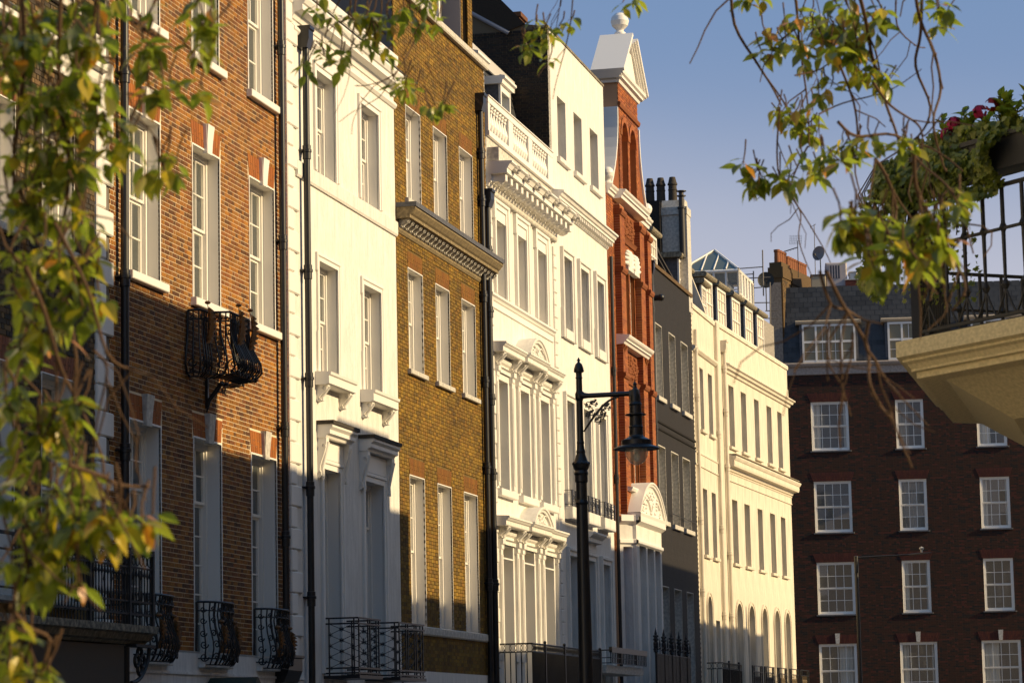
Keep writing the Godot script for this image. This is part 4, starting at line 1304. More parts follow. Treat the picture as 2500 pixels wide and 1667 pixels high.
# ---------------------------------------------------------------- narrow orange brick house with a shaped gable
func house_gable() -> void:
	var o := house("orange_gabled_house", "narrow orange brick house with shaped gable, broken pediment and ball finial", 77.25)
	var pal := [Color(0.42, 0.115, 0.022), Color(0.36, 0.095, 0.02), Color(0.46, 0.14, 0.028), Color(0.30, 0.08, 0.02), Color(0.40, 0.13, 0.03)]
	var ob := mat(lin(0.38, 0.11, 0.024), 0.9, noise_tex(0.05, 0.55, 1.0, 11, 5), 2.0)
	var joint := mat(lin(0.45, 0.26, 0.14), 0.9)
	var b := mb()
	var holes := [[79.65, 80.35, 13.3, 15.4], [80.55, 81.2, 13.3, 15.4], [79.65, 80.35, 9.1, 11.6], [80.55, 81.2, 9.1, 11.6]]
	sheet(b, 77.25, 83.4, 0.0, 17.3, holes, -0.008)
	part(o, "wall", b, joint)
	shell(o, 77.25, 83.4, 17.2)
	var bh: Array = holes.duplicate()
	bricks(o, 77.25, 83.4, 7.0, 17.2, bh, pal, M.brick_fine, 0.011, 0.007, 120, [77.3, 78.3, 9.0, 16.5])
	for h in holes: window(o, h[0], h[1], h[2], h[3], {"rev": 0.12, "cols": 1, "rows": 1, "reveal": ob, "curtain": [0.0, 0.4]})
	# pilasters
	for c in [[78.3, 78.95, 0.19], [81.3, 81.95, 0.19], [82.85, 83.38, 0.13]]:
		b = mb()
		b.box(c[0], 7.0, -0.02, c[1], 16.85, c[2] - 0.008)
		var pl := part(o, "pilaster", b, joint)
		for y in [[14.9, 15.05], [16.55, 16.7], [11.9, 12.05]]:
			b = mb()
			b.run([Vector2(0, y[0]), Vector2(c[2] + 0.03, y[0]), Vector2(c[2] + 0.07, y[0] + 0.07), Vector2(c[2] + 0.07, y[1]), Vector2(0, y[1] + 0.02)], c[0] - 0.04, c[1] + 0.04)
			part(pl, "moulded_band", b, ob)
		b = mb()
		var y := 7.0; var k := 0
		while y < 16.8:
			var parts := [[c[0], c[0] + 0.225, 1], [c[0] + 0.235, c[1], 1]] if k % 2 else [[c[0], c[0] + 0.1125, 1], [c[0] + 0.1225, c[0] + 0.34, 1], [c[0] + 0.35, c[1], 1]]
			for p in parts:
				b.col = pal[rng.randi() % pal.size()]
				b.box(p[0], y + 0.005, -0.02, p[1], y + 0.07, c[2], "b")
			b.col = pal[rng.randi() % pal.size()] * 0.9
			b.box(c[0] - 0.004, y + 0.005, 0.0, c[0], y + 0.07, c[2] - 0.002)
			y += 0.075; k += 1
		stuff(part(pl, "brickwork", b, M.brick_fine))
	# carved terracotta panels
	for p in [[79.15, 81.2, 16.12, 16.80], [79.15, 81.2, 12.05, 12.78]]:
		b = mb()
		b.box(p[0], p[2], 0.0, p[1], p[3], 0.03)
		var r := RandomNumberGenerator.new(); r.seed = 5
		for k in 150:
			b.ball(Vector3(r.randf_range(p[0] + 0.05, p[1] - 0.05), r.randf_range(p[2] + 0.05, p[3] - 0.05), 0.03), r.randf_range(0.025, 0.065), 5, r.randf_range(0.6, 1.2))
		part(o, "carved_panel", b, ob)
		b = mb()
		b.run([Vector2(0, p[2] - 0.16), Vector2(0.05, p[2] - 0.16), Vector2(0.09, p[2] - 0.08), Vector2(0.12, p[2] - 0.04), Vector2(0, p[2] - 0.02)], 78.95, 81.3)
		part(o, "moulding", b, ob)
	# white scallop shells over the upper windows
	for xc in [79.98, 80.88]:
		b = mb()
		for k in 9:
			var a := PI * (k + 0.5) / 9
			var dv := Vector3(cos(a), sin(a), 0)
			b.tube([Vector3(xc, 15.22, 0.10), Vector3(xc, 15.25, 0.12) + dv * 0.22, Vector3(xc, 15.27, 0.12) + dv * 0.42, Vector3(xc, 15.28, 0.05) + dv * 0.5], [0.03, 0.06, 0.085, 0.04], 6)
		b.box(xc - 0.4, 15.16, 0.0, xc + 0.4, 15.26, 0.16)
		part(o, "scallop_shell", b, M.stucco)
	b = mb()   # sill cornice of the upper windows
	b.run([Vector2(0, 12.84), Vector2(0.22, 12.86), Vector2(0.25, 12.92), Vector2(0.30, 12.94), Vector2(0.30, 12.98), Vector2(0.36, 13.02), Vector2(0.39, 13.07), Vector2(0.39, 13.10), Vector2(0, 13.14)], 78.25, 82.05)
	part(o, "sill_cornice", b, M.paint)
	for x in [[78.35, 78.6], [81.6, 81.85]]:
		b = mb(); console(b, x[0], x[1], 12.45, 12.84, 0.26); part(o, "console", b, ob)
	# main cornice with breaks
	b = mb()
	var prof := [Vector2(0, 16.98), Vector2(0.06, 17.0), Vector2(0.08, 17.08), Vector2(0.13, 17.10), Vector2(0.13, 17.15), Vector2(0.18, 17.19), Vector2(0.20, 17.24), Vector2(0, 17.28)]
	b.run(prof, 77.3, 83.55)
	part(o, "cornice", b, M.paint)
	b = mb()
	b.run(prof.map(func(p): return Vector2(p.x + (0.2 if p.x > 0 else 0.0), p.y + 0.002)), 78.2, 82.05)
	part(o, "cornice_break", b, M.paint)
	# shaped gable
	b = mb()
	var gw := [[79.42, 80.33], [80.62, 81.58]]
	var gh := []
	for g in gw: gh.append([g[0], g[1], 17.5, 19.55])
	sheet(b, 79.05, 82.0, 17.24, 20.55, gh, 0.072)
	b.box(79.05, 17.24, -0.54, 79.06, 20.55, 0.07); b.box(81.99, 17.24, -0.54, 82.0, 20.55, 0.07); b.box(79.06, 17.24, -0.54, 81.99, 20.55, -0.30)
	var gab := part(o, "gable", b, joint)
	var old := U0
	var gs := Node3D.new(); gs.name = "gable_front"; gs.position = Vector3(0, 0, 0.08); o.add_child(gs)
	bricks(gs, 79.05, 82.0, 17.24, 20.55, gh, pal, M.brick_fine, 0.011, 0.006, 0)
	for g in gw:   # round heads of the two lights, piers standing proud
		b = mb()
		var xc: float = (g[0] + g[1]) / 2; var R: float = (g[1] - g[0]) / 2
		for k in 10:
			var a := PI * k / 10; var c := PI * (k + 1) / 10
			var p := Vector3(xc + R * cos(a), 19.05 + R * sin(a), 0.08); var q := Vector3(xc + R * cos(c), 19.05 + R * sin(c), 0.08)
			b.col = pal[k % pal.size()]
			b.quad(p, Vector3(p.x, 19.55, 0.08), Vector3(q.x, 19.55, 0.08), q)
			b.quad(p, q, q + Vector3(0, 0, -0.3), p + Vector3(0, 0, -0.3))
			var na := Vector3(cos(a), sin(a), 0) * 0.16; var nb := Vector3(cos(c), sin(c), 0) * 0.16
			b.quad(p + Vector3(0, 0, 0.03), p + na + Vector3(0, 0, 0.03), q + nb + Vector3(0, 0, 0.03), q + Vector3(0, 0, 0.03))
			b.quad(p, p + Vector3(0, 0, 0.03), q + Vector3(0, 0, 0.03), q)
		part(gab, "round_arch", b, M.brick_fine)
		b = mb()
		b.quad(Vector3(g[0], 17.5, 0.07), Vector3(g[0], 17.5, -0.25), Vector3(g[0], 19.5, -0.25), Vector3(g[0], 19.5, 0.07))
		b.quad(Vector3(g[1], 17.5, -0.25), Vector3(g[1], 17.5, 0.07), Vector3(g[1], 19.5, 0.07), Vector3(g[1], 19.5, -0.25))
		part(gab, "reveal", b, mat(lin(0.22, 0.07, 0.02), 0.9))
		b = mb()
		b.box(g[0], 17.5, -0.24, g[0] + 0.1, 19.5, -0.12); b.box(g[0] + 0.1, 17.5, -0.24, g[1], 17.62, -0.12); b.box(g[0] + 0.1, 18.4, -0.24, g[1], 18.46, -0.14)
		part(gab, "window_frame", b, M.paint)
	b = mb()
	b.run([Vector2(0, 19.80), Vector2(0.05, 19.82), Vector2(0.08, 19.90), Vector2(0.08, 19.94), Vector2(0, 19.97)], 79.0, 82.05, false, false, 0.08)
	part(gab, "string_course", b, ob)
	# concave white sweeps at both sides, with balls at their feet
	for s in [-1.0, 1.0]:
		b = mb()
		var ex := 79.05 if s < 0 else 82.0
		var pts := []
		for k in 9:
			var t := k / 8.0
			pts.append(Vector2(ex + s * (0.12 + 1.15 * pow(1 - t, 2.2)), 17.3 + 2.45 * t))
		for k in 8:
			var p: Vector2 = pts[k]; var q: Vector2 = pts[k + 1]
			var d := Vector2(s * 0.09, 0.03)
			var A := [p, p + d, q + d, q] if s > 0 else [p + d, p, q, q + d]
			b.prism([A[0], A[1], A[2], A[3]], -0.50, 0.10)
		part(o, "gable_sweep", b, M.paint)
		b = mb()
		for k in 8:
			var p: Vector2 = pts[k]; var q: Vector2 = pts[k + 1]
			if s > 0: b.quad(Vector3(ex, p.y, 0.04), Vector3(p.x, p.y, 0.04), Vector3(q.x, q.y, 0.04), Vector3(ex, q.y, 0.04))
			else: b.quad(Vector3(p.x, p.y, 0.04), Vector3(ex, p.y, 0.04), Vector3(ex, q.y, 0.04), Vector3(q.x, q.y, 0.04))
		part(o, "gable_wing", b, ob)
		b = mb()
		b.lathe([Vector2(0.12, 0), Vector2(0.16, 0.05), Vector2(0.09, 0.12), Vector2(0.12, 0.16)], Vector3(ex + s * 1.45, 17.27, 0.0), 10); b.ball(Vector3(ex + s * 1.45, 17.60, 0.0), 0.19, 12)
		part(o, "ball_finial", b, M.paint)
	# broken pediment
	b = mb()
	b.run([Vector2(0, 20.5), Vector2(0.05, 20.52), Vector2(0.08, 20.60), Vector2(0.16, 20.63), Vector2(0.16, 20.70), Vector2(0.22, 20.74), Vector2(0.24, 20.82), Vector2(0, 20.84)], 79.02, 82.03, true, true, 0.08)
	b.box(78.95, 20.52, -0.62, 82.1, 20.83, 0.08)
	var ped := part(o, "pediment", b, M.paint)
	b = mb()
	b.prism([Vector2(79.3, 20.84), Vector2(81.75, 20.84), Vector2(80.95, 21.75), Vector2(80.1, 21.75)], -0.4, 0.14)
	part(ped, "tympanum", b, M.paint)
	for s in [-1.0, 1.0]:
		var c := 80.53
		b = mb()
		var e := Vector2(c + s * 1.92, 20.84); var t := Vector2(c + s * 0.38, 22.22)
		var nn := Vector2(t.y - e.y, -(t.x - e.x)).normalized() * (1.0 if s > 0 else -1.0)
		for l in [[0.0, 0.10, 0.36], [0.10, 0.17, 0.31], [0.17, 0.23, 0.25], [0.23, 0.30, 0.2]]:
			var A: Vector2 = e - nn * l[0]; var B2: Vector2 = e - nn * l[1]; var C: Vector2 = t - nn * l[1]; var D: Vector2 = t - nn * l[0]
			var poly := [A, B2, C, D]
			if (B2 - A).cross(C - A) < 0: poly = [D, C, B2, A]
			b.prism(poly, -0.62, l[2])
		part(ped, "raking_cornice", b, M.paint)
	b = mb()
	b.lathe([Vector2(0.13, 0), Vector2(0.13, 0.75), Vector2(0.17, 0.80), Vector2(0.17, 0.85), Vector2(0.10, 0.92), Vector2(0.14, 0.98)], Vector3(80.6, 21.5, -0.11), 12)
	b.ball(Vector3(80.6, 22.70, -0.11), 0.27, 18)
	part(ped, "ball_finial", b, M.paint)
	# canted bay with its arched hood
	b = mb()
	var P := [Vector2(77.95, 0.0), Vector2(78.3, 0.32), Vector2(78.32, 0.42), Vector2(82.2, 0.42), Vector2(82.22, 0.32), Vector2(82.6, 0.0)]
	for i in P.size() - 1:
		var p: Vector2 = P[i]; var q: Vector2 = P[i + 1]
		if i == 2:
			sheet(b, p.x, q.x, 7.26, 8.0, [], 0.42)
			for x in [[78.32, 78.75], [79.72, 79.98], [80.95, 81.15], [81.95, 82.2]]: b.box(x[0], 2.0, 0.0, x[1], 7.26, 0.42)
		elif i == 0:
			var l := p.lerp(q, 0.30); var r := p.lerp(q, 0.92)
			for g in [[p, l, 2.0, 8.0], [r, q, 2.0, 8.0], [l, r, 7.15, 8.0]]:
				b.quad(Vector3(g[0].x, g[2], g[0].y), Vector3(g[1].x, g[2], g[1].y), Vector3(g[1].x, g[3], g[1].y), Vector3(g[0].x, g[3], g[0].y))
			b.quad(Vector3(r.x, 2.0, r.y - 0.3), Vector3(r.x, 2.0, r.y), Vector3(r.x, 7.15, r.y), Vector3(r.x, 7.15, r.y - 0.3))
		else: b.quad(Vector3(p.x, 2.0, p.y), Vector3(q.x, 2.0, q.y), Vector3(q.x, 8.0, q.y), Vector3(p.x, 8.0, p.y))
	var bay := part(o, "bay_window", b, M.stucco)
	b = mb()
	for y in [[7.26, 0.06, 0.08], [7.86, 0.14, 0.16]]:
		for i in P.size() - 1:
			var p: Vector2 = P[i]; var q: Vector2 = P[i + 1]
			var dv := Vector2(q.y - p.y, -(q.x - p.x)).normalized() * -1.0
			var pp: Vector2 = p + dv * y[1]; var qq: Vector2 = q + dv * y[1]
			b.quad(Vector3(p.x, y[0] - y[2] * 0.6, p.y), Vector3(q.x, y[0] - y[2] * 0.6, q.y), Vector3(qq.x, y[0], qq.y), Vector3(pp.x, y[0], pp.y))
			b.quad(Vector3(pp.x, y[0], pp.y), Vector3(qq.x, y[0], qq.y), Vector3(qq.x, y[0] + y[2], qq.y), Vector3(pp.x, y[0] + y[2], pp.y))
			b.quad(Vector3(pp.x, y[0] + y[2], pp.y), Vector3(qq.x, y[0] + y[2], qq.y), Vector3(q.x, y[0] + y[2] + 0.03, q.y), Vector3(p.x, y[0] + y[2] + 0.03, p.y))
	part(bay, "entablature", b, M.paint)
	b = mb()
	b.run([Vector2(0, 7.88), Vector2(0.5, 7.9), Vector2(0.5, 7.98), Vector2(0.56, 8.02), Vector2(0.58, 8.10), Vector2(0, 8.12)], 78.3, 82.55)
	part(bay, "hood", b, M.paint)
	arched_pediment(o, 78.32, 82.52, 8.12, 0.98, 0.56, M.paint, 33)
	b = mb()
	for x in [[79.0, 79.7], [80.0, 80.93], [81.17, 81.93]]: b.box(x[0] - 0.25, 2.0, 0.02, x[1] + 0.02, 7.26, 0.06)
	part(bay, "blind_panel", b, M.stucco)
	b = mb()   # small shelf bracket above the hood
	b.run([Vector2(0, 8.72), Vector2(0.30, 8.74), Vector2(0.34, 8.80), Vector2(0.34, 8.84), Vector2(0, 8.87)], 78.4, 81.4)
	part(o, "ledge", b, M.paint)
	downpipe(o, 77.42, 0.08, 0.0, 15.2, 0.05, [12.0, 9.0], M.iron)
	railing("plain_balcony_railing", "low black iron balcony railing behind the lamp post", [Vector2(71.4, 0.03), Vector2(71.4, 1.0), Vector2(76.2, 1.0)], 3.80, 4.12, 0.2, false)
	b = mb(); b.box(71.4, 4.06, 0.96, 76.2, 4.20, 1.04); part(o, "balcony_beam", b, M.iron)


# ---------------------------------------------------------------- soot black house
func house_black() -> void:
	var o := house("black_painted_house", "black painted brick house between orange gabled house and cream houses", 83.4)
	var r1 := [[84.4, 85.45], [86.7, 87.78], [88.86, 90.05]]
	var r2 := [[84.4, 85.5], [86.57, 87.78], [88.6, 89.9]]
	var r3 := [[84.46, 85.5], [86.48, 87.7], [88.7, 89.85]]
	var holes := []
	for c in r1: holes.append([c[0], c[1], 12.07, 14.28])
	for c in r2: holes.append([c[0], c[1], 8.33, 10.57])
	for c in r3: holes.append([c[0], c[1], 3.2, 6.35])
	var b := mb()
	sheet(b, 83.4, 91.0, 0.0, 16.0, holes)
	part(o, "wall", b, M.black)
	shell(o, 83.4, 91.0, 16.0)
	b = mb()
	var y := 3.0   # raised courses of painted brick
	while y < 15.95:
		var x := 83.42 + (0.11 if int(y / 0.075) % 2 else 0.0)
		while x < 90.9:
			if not inside(x + 0.11, y + 0.035, holes): b.quad(Vector3(x, y, 0.005), Vector3(x + 0.215, y, 0.005), Vector3(x + 0.215, y + 0.065, 0.005), Vector3(x, y + 0.065, 0.005))
			x += 0.225
		y += 0.075
	stuff(part(o, "brickwork", b, M.black))
	for h in holes:
		var top: bool = h[3] < 7.0
		window(o, h[0], h[1], h[2], h[3], {"rev": 0.3, "cols": 1, "rows": 2, "edge": 0.03, "reveal": M.stone, "curtain": [0.0, 0.4], "sill": [0.14, 0.1, 0.14, 0.11] if not top else [0, 0, 0.05, 0.03]})
	b = mb()
	for yy in [11.26, 11.05]: b.run([Vector2(0, yy), Vector2(0.04, yy + 0.01), Vector2(0.06, yy + 0.06), Vector2(0, yy + 0.10)], 83.4, 91.0)
	part(o, "string_course", b, M.black)
	b = mb()
	b.run([Vector2(0, 15.99), Vector2(0.06, 16.0), Vector2(0.08, 16.10), Vector2(0, 16.14)], 83.5, 91.02)
	part(o, "coping", b, mat(lin(0.20, 0.12, 0.05), 0.9, noise_tex(0.02, 0.6, 1.0, 7), 0.9))
	b = mb()
	b.quad(Vector3(83.4, 15.9, -0.25), Vector3(91.0, 15.9, -0.25), Vector3(91.0, 17.6, -0.9), Vector3(83.4, 17.6, -0.9))
	b.quad(Vector3(83.4, 17.6, -0.9), Vector3(91.0, 17.6, -0.9), Vector3(91.0, 18.2, -6), Vector3(83.4, 18.2, -6))
	var man := part(o, "mansard_roof", b, M.slate)
	for c in [[85.2, 86.35], [90.3, 91.2]]: dormer(man, c[0], c[1], 16.1, 17.2, -0.22)
	# slanting party walls between the roofs
	for x in [[86.9, 87.2, 19.0], [88.1, 88.45, 19.0]]:
		b = mb()
		var pr := _poly([Vector2(-4, 15.9), Vector2(-0.1, 15.9), Vector2(-0.1, 16.3), Vector2(-1.5, x[2]), Vector2(-4, x[2])], -(x[1] - x[0]), 0.0)
		place(o, "party_wall_slope", pr, mat(lin(0.06, 0.045, 0.03), 0.9, noise_tex(0.03, 0.5, 1.0, 16), 1.0), Transform3D(Basis(Vector3(0, 0, 1), Vector3(0, 1, 0), Vector3(-1, 0, 0)), Vector3(x[0] - U0, 0, 0)))
	# chimney stack with pots
	b = mb()
	b.box(90.6, 15.5, -0.8, 91.3, 18.9, 0.02); b.box(90.55, 18.7, -0.84, 91.35, 18.95, 0.04); b.prism([Vector2(90.6, 18.95), Vector2(91.3, 18.95), Vector2(91.2, 19.2), Vector2(90.7, 19.2)], -0.8, -0.05)
	var st := part(o, "chimney", b, M.stone, "rendered chimney stack")
	b = mb()
	b.box(90.3, 16.2, -2.2, 91.0, 19.15, -0.81)
	part(o, "chimney", b, mat(lin(0.04, 0.033, 0.025), 0.95, noise_tex(0.03, 0.5, 1.0, 16), 1.0))
	for d in [-0.47, -0.86, -1.22, -1.62]:
		b = mb()
		b.lathe([Vector2(0.15, 0), Vector2(0.14, 0.35), Vector2(0.155, 0.36), Vector2(0.155, 0.39), Vector2(0.14, 0.40), Vector2(0.135, 0.52), Vector2(0.165, 0.54), Vector2(0.165, 0.58), Vector2(0.14, 0.62), Vector2(0.10, 0.80), Vector2(0.0, 0.80)], Vector3(90.9, 19.2, d), 12)
		part(st, "chimney_pot", b, M.pot)
	b = mb()
	b.lathe([Vector2(0.10, 0), Vector2(0.10, 1.6), Vector2(0.14, 1.62), Vector2(0.14, 1.66), Vector2(0.09, 1.7), Vector2(0.09, 2.0), Vector2(0.15, 2.02), Vector2(0.15, 2.05), Vector2(0.08, 2.06), Vector2(0.08, 2.15), Vector2(0.17, 2.18), Vector2(0.17, 2.2)], Vector3(90.5, 17.25, -0.12), 10)
	part(st, "flue_pipe", b, mat(lin(0.03, 0.025, 0.022), 0.5))
	downpipe(o, 83.62, 0.09, 3.0, 15.7, 0.05, [14.6, 11.0, 8.0], M.iron, true)
	b = mb(); b.tube([Vector3(83.8, 14.95, 0.05), Vector3(83.8, 14.95, 0.3)], 0.09, 10); b.ball(Vector3(83.8, 14.95, 0.32), 0.11, 8); b.box(83.7, 14.9, 0.0, 83.9, 15.35, 0.1)
	part(o, "wall_lamp", b, M.iron)
	b = mb()
	b.tube([Vector3(86.0, 8.62, 0.1), Vector3(88.0, 8.62, 0.1)], 0.014, 5); b.tube([Vector3(88.1, 8.62, 0.1), Vector3(90.2, 8.62, 0.1)], 0.014, 5)
	part(o, "window_bar", b, M.iron)
	spear_railing()


func dormer(o: Node3D, x0: float, x1: float, y0: float, y1: float, z: float) -> void:
	var b := mb()
	b.box(x0, y0, z - 1.2, x1, y1 + 0.12, z - 0.06)
	var d := part(o, "dormer", b, M.lead)
	b = mb()
	b.box(x0, y0, z - 0.06, x0 + 0.10, y1, z); b.box(x1 - 0.10, y0, z - 0.06, x1, y1, z); b.box(x0 + 0.1, y1 - 0.09, z - 0.06, x1 - 0.1, y1, z - 0.001); b.box(x0 + 0.1, y0, z - 0.06, x1 - 0.1, y0 + 0.07, z - 0.001)
	b.box(x0 + 0.1, lerpf(y0, y1, 0.38), z - 0.05, x1 - 0.1, lerpf(y0, y1, 0.38) + 0.05, z - 0.01)
	for k in [1, 2]: var x := lerpf(x0 + 0.1, x1 - 0.1, k / 3.0); b.box(x - 0.015, y0 + 0.07, z - 0.05, x + 0.015, y1 - 0.09, z - 0.02)
	b.box(x0 + 0.1, lerpf(y0, y1, 0.7) - 0.012, z - 0.049, x1 - 0.1, lerpf(y0, y1, 0.7) + 0.012, z - 0.021)
	part(d, "dormer_window", b, M.paint)
	b = mb()
	b.quad(Vector3(x0 + 0.1, y0, z - 0.055), Vector3(x1 - 0.1, y0, z - 0.055), Vector3(x1 - 0.1, y1, z - 0.055), Vector3(x0 + 0.1, y1, z - 0.055))
	part(d, "pane", b, M.curtain)
	b = mb()   # leaded flat top with rolled edge
	b.run([Vector2(0, y1 + 0.02), Vector2(0.10, y1 + 0.03), Vector2(0.14, y1 + 0.08), Vector2(0.14, y1 + 0.15), Vector2(0.08, y1 + 0.2), Vector2(0, y1 + 0.21)], x0 - 0.22, x1 + 0.22, false, false, z)
	b.box(x0 - 0.22, y1 + 0.03, z - 1.2, x1 + 0.22, y1 + 0.2, z)
	part(d, "lead_top", b, M.dirty)


func spear_railing() -> void:
	var keep := U0
	U0 = 78.0
	var o := thing("spear_railing", "black railing of tall crocketed spear finials before the black house", "railing", Vector3(0, 0, -U0), PI / 2, "balcony and area railings")
	var b := mb()
	for y in [4.36, 4.18, 3.2]: b.tube([Vector3(78.0, y, 0.95), Vector3(83.5, y, 0.95)], 0.016, 5)
	part(o, "rail", b, M.iron)
	var q := MB.new()
	q.lathe([Vector2(0.035, 0), Vector2(0.035, 1.1), Vector2(0.075, 1.14), Vector2(0.05, 1.18), Vector2(0.07, 1.28), Vector2(0.075, 1.36), Vector2(0.045, 1.40), Vector2(0.06, 1.46), Vector2(0.05, 1.52), Vector2(0.055, 1.56), Vector2(0.035, 1.60), Vector2(0.04, 1.64), Vector2(0.022, 1.70), Vector2(0.0, 1.82)], Vector3.ZERO, 8)
	for k in 5:
		for j in 4:
			var a := TAU * j / 4 + k * 0.4
			q.ball(Vector3(cos(a) * 0.055, 1.2 + k * 0.09, sin(a) * 0.055), 0.03, 5)
	var big := q.mesh()
	q = MB.new()
	q.lathe([Vector2(0.014, 0), Vector2(0.014, 1.2), Vector2(0.035, 1.24), Vector2(0.02, 1.29), Vector2(0.028, 1.36), Vector2(0.012, 1.48), Vector2(0.0, 1.58)], Vector3.ZERO, 6)
	var small := q.mesh()
	for k in 10:
		place(o, "spear", big if k % 2 == 0 else small, M.iron, Transform3D(Basis(), Vector3(78.0 + k * 0.61 - U0, 3.1, 0.95)))
	for k in 40:
		place(o, "bar", quad_bar(), M.iron, Transform3D(Basis(), Vector3(78.05 + k * 0.137 - U0, 3.0, 0.95)))
	b = mb(); b.box(77.6, 2.8, 0.0, 83.7, 3.05, 1.0); part(o, "balcony_floor", b, M.ironrough)
	U0 = keep


var _bar: ArrayMesh
func quad_bar() -> ArrayMesh:
	if _bar == null:
		var q := MB.new(); q.box(-0.022, 0, -0.01, 0.022, 1.2, 0.01); _bar = q.mesh()
	return _bar


# round-headed opening: spandrels and soffit
func arch_head(b: MB, x0: float, x1: float, spring: float, top: float, depth: float) -> void:
	var xc := (x0 + x1) / 2; var R := (x1 - x0) / 2
	for k in 12:
		var a := PI * k / 12; var c := PI * (k + 1) / 12
		var p := Vector3(xc + R * cos(a), spring + R * sin(a), 0); var q := Vector3(xc + R * cos(c), spring + R * sin(c), 0)
		b.quad(p, Vector3(p.x, top, 0), Vector3(q.x, top, 0), q)
		b.quad(p, q, q + Vector3(0, 0, -depth), p + Vector3(0, 0, -depth))


func arch_trim(b: MB, x0: float, x1: float, y0: float, spring: float, w: float, out: float) -> void:
	var xc := (x0 + x1) / 2; var R := (x1 - x0) / 2
	b.box(x0 - w, y0, -0.01, x0, spring, out, "b"); b.box(x1, y0, -0.01, x1 + w, spring, out, "b")
	for k in 14:
		var a := PI * k / 14; var c := PI * (k + 1) / 14
		var da := Vector3(cos(a), sin(a), 0); var dc := Vector3(cos(c), sin(c), 0)
		var ctr := Vector3(xc, spring, 0); var f := Vector3(0, 0, out)
		b.quad(ctr + da * R + f, ctr + da * (R + w) + f, ctr + dc * (R + w) + f, ctr + dc * R + f)
		b.quad(ctr + da * (R + w) + f, ctr + da * (R + w), ctr + dc * (R + w), ctr + dc * (R + w) + f)
		b.quad(ctr + da * R, ctr + da * R + f, ctr + dc * R + f, ctr + dc * R)


# ---------------------------------------------------------------- cream houses
func house_cream_near() -> void:
	var o := house("narrow_cream_house", "narrow two-window cream stucco house beside the black house", 91.0)
	var holes := []
	for c in [[92.35, 93.05], [94.03, 94.87]]: holes.append([c[0], c[1], 11.84, 13.9])
	for c in [[92.35, 93.2], [94.1, 94.95]]: holes.append([c[0], c[1], 7.74, 9.92])
	holes.append([92.5, 93.4, 3.2, 6.42]); holes.append([94.25, 95.08, 3.2, 5.68])
	cream(o, 91.0, 95.75, 15.85, holes, [92.5, 93.4])
	for c in [[91.55, 92.6], [95.0, 96.0]]: dormer(o, c[0], c[1], 16.0, 17.05, -0.28)
	b_band(o, 91.0, 95.7, 10.56, 11.02)
	var b := mb()
	b.run([Vector2(0, 14.28), Vector2(0.05, 14.30), Vector2(0.12, 14.38), Vector2(0.12, 14.44), Vector2(0, 14.48)], 91.0, 95.7)
	part(o, "cornice", b, M.cream)
	downpipe(o, 91.3, 0.08, 0.0, 15.0, 0.06, [14.4, 12.8, 8.8, 6.5], M.cream)
	downpipe(o, 95.55, 0.08, 0.0, 15.8, 0.06, [12.0, 8.8, 5.9], M.cream)
	var s := _poly([Vector2(-1.5, 15.9), Vector2(0.0, 15.9), Vector2(-0.05, 16.1), Vector2(-0.55, 17.5), Vector2(-1.5, 17.5)], -0.2, 0.0)
	place(o, "party_wall_slope", s, M.cream, Transform3D(Basis(Vector3(0, 0, 1), Vector3(0, 1, 0), Vector3(-1, 0, 0)), Vector3(93.9 - U0, 0, 0)))
	railing("scrolled_railing", "short black scrolled railing below narrow cream house", [Vector2(91.6, 0.05), Vector2(91.6, 0.6), Vector2(95.6, 0.6)], 3.2, 4.22, 0.16)


func b_band(o: Node3D, x0: float, x1: float, y0: float, y1: float) -> void:
	var b := mb()
	b.run([Vector2(0, y0), Vector2(0.04, y0 + 0.02), Vector2(0.04, y0 + 0.06), Vector2(0.02, y0 + 0.07), Vector2(0.02, y1 - 0.06), Vector2(0.05, y1 - 0.03), Vector2(0.05, y1), Vector2(0, y1 + 0.02)], x0, x1)
	part(o, "band", b, M.cream)


func cream(o: Node3D, x0: float, x1: float, top: float, holes: Array, arches: Array) -> void:
	var b := mb()
	sheet(b, x0, x1, 0.0, top, holes)
	var wall := part(o, "wall", b, M.cream)
	shell(o, x0, x1, top)
	for h in holes:
		var round_head := false
		for k in arches.size() / 2:
			if absf(h[0] - arches[k * 2]) < 0.01: round_head = true
		var w := window(o, h[0], h[1], h[2], h[3], {"rev": 0.3, "cols": 1, "rows": 1, "reveal": M.cream, "curtain": [0.0, 0.3], "sill": [0.14, 0.14, 0.10, 0.10] if h[3] > 7.0 else [0.0, 0.0, 0.03, 0.01], "sill_mat": M.cream})
		if round_head:
			b = mb()
			var sp: float = h[3] - (h[1] - h[0]) / 2
			arch_head(b, h[0], h[1], sp, h[3] + 0.001, 0.3)
			arch_trim(b, h[0], h[1], h[2], sp, 0.16, 0.035); arch_trim(b, h[0] - 0.09, h[1] + 0.09, h[2], sp, 0.06, 0.055)
			part(w, "arch_trim", b, M.cream)
	b = mb()
	b.run([Vector2(0, top - 0.16), Vector2(0.05, top - 0.16), Vector2(0.06, top - 0.06), Vector2(0.04, top), Vector2(0, top + 0.01)], x0, x1)
	part(o, "coping", b, M.cream)
	b = mb()
	b.quad(Vector3(x0, top - 0.05, -0.4), Vector3(x1, top - 0.05, -0.4), Vector3(x1, top + 1.4, -0.8), Vector3(x0, top + 1.4, -0.8))
	b.quad(Vector3(x0, top + 1.4, -0.8), Vector3(x1, top + 1.4, -0.8), Vector3(x1, top + 1.6, -6), Vector3(x0, top + 1.6, -6))
	part(o, "mansard_roof", b, M.slate)


